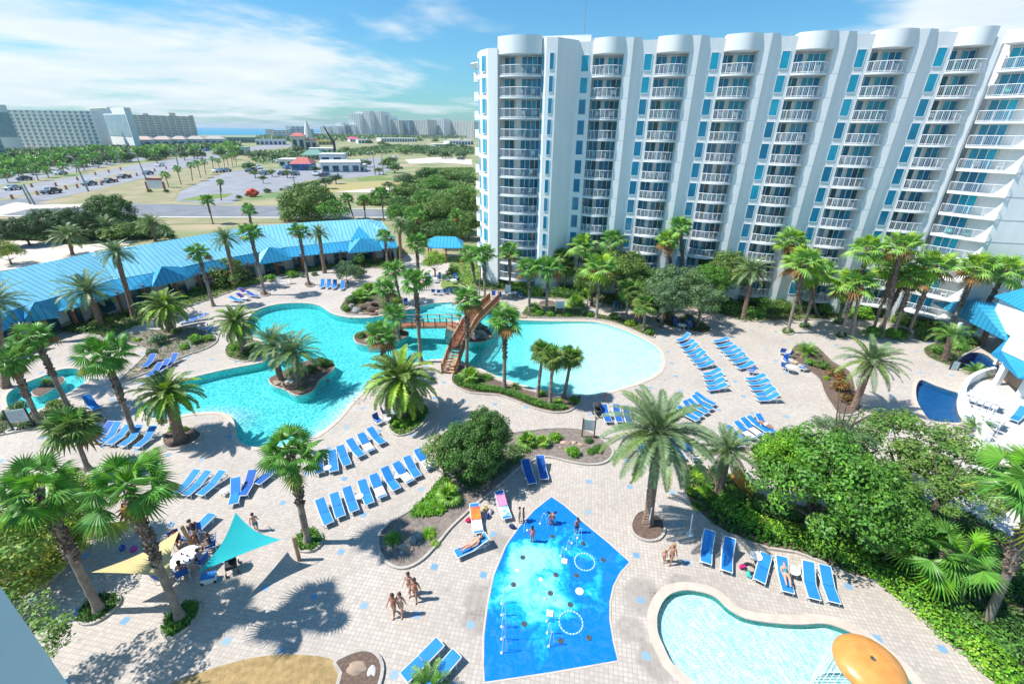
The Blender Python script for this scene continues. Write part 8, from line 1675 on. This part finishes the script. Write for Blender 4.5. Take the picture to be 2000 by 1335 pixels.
lowb('shop_building', 'pale low shop left of the salmon roofed restaurant', 545, 575, 325, 3.5, FWALL, WHR, 14); lowb('shop_building', 'green flat store behind the palms by the highway', 455, 480, 302, 5, FWALL, GRR, 20)
cr = MB(); a = G(655, 300); cr.tube((a.x, a.y, 0), (a.x, a.y, 12), 1.2, n=6); e_ = at_y(632, 246, a.y); cr.tube((a.x, a.y, 8), e_, 1.2, .5, n=4); tag(cr.obj('crane_boom', DARK), 'dark slanted crane boom in front of the skyline', 'crane')
# ---- cars
CARM = {k: mat('car_paint_' + k, c, rough=.3, coat=.8) for k, c in dict(dark=(.03, .05, .07), teal=(.04, .12, .15), white=(.75, .76, .76), silver=(.40, .45, .48), blue=(.03, .10, .28), red=(.4, .03, .03)).items()}
carp = {}
def make_car(k):
    t = thing('parked_car', 'x', 'car'); m_ = MB()
    prof = [(-2.2, .35), (-2.25, .75), (-1.9, .95), (-1.35, 1.0), (-.75, 1.42), (.65, 1.45), (1.25, 1.02), (2.05, .88), (2.25, .6), (2.2, .32)]; vs = []
    for i, (x, z) in enumerate(prof):
        w = .88 if z < 1.1 else .70; vs += [(x, -w, z), (x, w, z)]
    fs = [(2 * i, 2 * i + 1, 2 * i + 3, 2 * i + 2) for i in range(len(prof) - 1)] + [(18, 19, 1, 0), tuple(2 * i for i in range(10))[::-1], tuple(2 * i + 1 for i in range(10))]; m_.add(vs, fs); m_.obj('body', CARM[k], t)
    g_ = MB(); g_.add([(-1.28, -.72, 1.06), (-1.28, .72, 1.06), (-.80, .64, 1.41), (-.80, -.64, 1.41)], [(0, 1, 2, 3)]); g_.add([(1.2, .72, 1.07), (1.2, -.72, 1.07), (.70, -.64, 1.44), (.70, .64, 1.44)], [(0, 1, 2, 3)])
    for s in (-1, 1): g_.add([(-1.15, s * .83, 1.03), (1.05, s * .83, 1.05), (.62, s * .725, 1.38), (-.72, s * .725, 1.37)], [(0, 1, 2, 3)])
    g_.obj('windows', GLASSD, t)
    for x in (-1.4, 1.4):
        for s in (-1, 1): w = MB(); w.tube((x, s * .72, .33), (x, s * .92, .33), .33, n=14); w.obj('wheel', BLACK, t)
    for s in (-1, 1): w = MB(); w.box(2.14, 2.26, s * .62 - .14, s * .62 + .14, .58, .70); w.obj('headlight', PLASTW, t)
    return t
def car(x, y, rz, k, label, group, s=1.15):
    o = copy_tree(carp[k]) if k in carp else make_car(k); carp.setdefault(k, o); p = G(x, y); o.location = (p.x, p.y, .03); o.rotation_euler = (0, 0, rz); o.scale = (s, s, s); tag(o, label, 'car', group)
ra_ = atan2((G(300, 352) - G(70, 385)).y, (G(300, 352) - G(70, 385)).x)
for i, (x, y, k, d_) in enumerate([(27,371,'silver','pale car at the far left of the highway'),(102,378,'dark','dark pickup sized car nearest on the highway'),(176,362,'teal','teal car behind the lamp pole on the highway'),(213,357,'dark','dark car right of the teal one on the highway'),(242,348,'dark','dark car fourth along the highway'),(290,341,'teal','teal car fifth along the highway'),(313,325,'white','white car on the far lanes of the highway'),(49,352,'dark','long dark car in the far parking lot left'),(120,341,'silver','silver car in the far parking lot left'),(30,332,'teal','teal car among the belt palms at left'),(5,348,'blue','blue car at the left edge of the far lot'),(345,330,'white','white car on the far lanes beyond the verge palms'),(380,318,'silver','silver car on the far lanes near the last verge palms')]): car(x, y, ra_ + (pi if i % 2 else 0), k, d_, 'cars on and beside the highway', 1.4 if i in (1,) else 1.25)
for i, (x, y, k) in enumerate([(428,337,'white'),(440,336,'silver'),(491,336,'dark'),(519,341,'teal'),(553,342,'dark'),(577,342,'dark'),(618,343,'white'),(704,318,'dark'),(512,309,'blue'),(524,305,'silver'),(720,302,'white'),(560,330,'blue'),(505,330,'white'),(680,305,'dark'),(900,312,'dark'),(770,310,'white'),(575,300,'silver'),(540,318,'white'),(636,346,'dark'),(655,348,'silver')]): car(x, y, 1.2 + .1 * i, k, '%s %s car in the shop parking lots counting by distance' % (ORD[i], {'teal': 'blue green'}.get(k, k)), 'cars in the shop parking lots', 1.5)
for i in range(26):
    rr = random.Random(i + 200); x = 60 + i * 15; y = 322 - (x * .06) + rr.uniform(-6, 6)
    car(x, y, rr.uniform(0, 3), rr.choice(['white', 'dark', 'silver', 'blue']), '%s small parked car from the left glimpsed among the far lot palms' % ORD[i], 'parked cars glimpsed among the belt palms', 1.9)
# ---- poles
def pole(x, y, tx, ty, label, r=.14, arm=True, name='street_lamp'):
    b = G(x, y); t = at_y(tx, ty, b.y); p = thing(name, label, 'street lamp' if name == 'street_lamp' else 'pole', b); m_ = MB(); m_.tube((0, 0, 0), t - b, r, r * .6, n=8); m_.obj('pole', GREYP, p)
    if arm: m_ = MB(); e = t - b; m_.tube(e, e + Vector((-2.2, .6, .4)), r * .5, n=6); m_.obj('arm', GREYP, p); m_ = MB(); e2 = e + Vector((-2.6, .7, .42)); m_.box(e2.x - .5, e2.x + .4, e2.y - .18, e2.y + .18, e2.z - .1, e2.z + .1); m_.obj('lamp_head', METALW, p)
for i, q in enumerate([(173,374,143,308),(285,349,265,300),(235,319,228,296),(348,322,340,292),(385,305,380,282),(300,312,298,292),(414,298,410,280)]): pole(*q, '%s street lamp of the highway, by size from the nearest' % ORD[i], r=.3 if i < 2 else .4)
pole(68, 400, 46, 360, 'pale traffic signal mast at the junction, right of the pair', .3, False, 'signal_mast'); pole(60, 399, 41, 362, 'pale traffic signal mast at the junction, left of the pair', .3, False, 'signal_mast')
for i, q in enumerate([(733,342,728,302),(749,343,745,300),(575,360,572,338),(799,292,798,278),(830,292,829,278),(849,303,848,281),(899,311,898,282),(848,295,847,282)]): pole(*q, '%s slim pole among the shop lots, by size from the nearest' % ORD[i], .25, False, 'utility_pole')
for i, (x, y) in enumerate(sorted([(25,389),(74,381),(130,370),(152,367),(199,362),(230,356),(256,347),(268,344),(303,335),(325,330),(110,364),(63,366),(152,352),(187,342),(213,337),(236,332)])):
    b = G(x, y); m_ = MB(); m_.lathe([(.28, 0), (.28, .1), (.2, .5), (.2, .55)], 10); m_.lathe([(.24, .1), (.22, .9), (.05, 1.0)], 10); o = m_.obj('traffic_barrel', mat('barrel_orange', (.60, .22, .10), rough=.6) if i == 0 else bpy.data.materials['barrel_orange'], loc=b); o.scale = (1.6, 1.6, 1.6); tag(o, '%s orange traffic barrel from the left on the highway' % ORD[i], 'traffic barrel', 'traffic barrels along the highway')
sg = thing('billboard_sign', 'white and red roadside sign on the green island by the highway', 'sign', G(307, 374), 0); m_ = MB(); m_.box(-2.9, 2.9, -.2, .2, 1.2, 4.0); m_.obj('panel', PLASTW, sg); m_ = MB(); m_.box(-3.4, -2.9, -.3, .3, 0, 3.4); m_.box(2.9, 3.4, -.3, .3, 0, 3.4); m_.obj('red_frame', CARM['red'], sg); m_ = MB(); m_.prism([(-2.9, -.25), (2.9, -.25), (2.9, .25), (-2.9, .25)], 4.0, 4.7, bottom=True); m_.obj('top_panel', CARM['red'], sg)
fl_ = MB(); p = G(494, 384); fl_.blob((p.x, p.y, 1.2), 1.9, 4, .4, 2, (1, 1, .7)); tag(fl_.obj('flower_bush', mat('orange_red_flowers', (.75, .07, .03), (.5, .08, .03), scale=3)), 'vivid orange red flowering bush at the parking lot corner', 'bush')

# ================================================================== HAZE
hz = MB(); hz.box(-9500, 9500, -60, 14500, -2.4, 75)
mt, t = newmat('haze_air'); n = t.nodes; out = n.new('ShaderNodeOutputMaterial'); v = n.new('ShaderNodeVolumePrincipled'); v.inputs['Color'].default_value = (.80, .90, 1.0, 1); v.inputs['Density'].default_value = 0.0001; v.inputs['Anisotropy'].default_value = 0.1; t.links.new(v.outputs[0], out.inputs['Volume'])
o = hz.obj('haze', mt); o['kind'] = 'stuff'; o['label'] = 'thin pale sea haze over the far town'; o['category'] = 'haze'
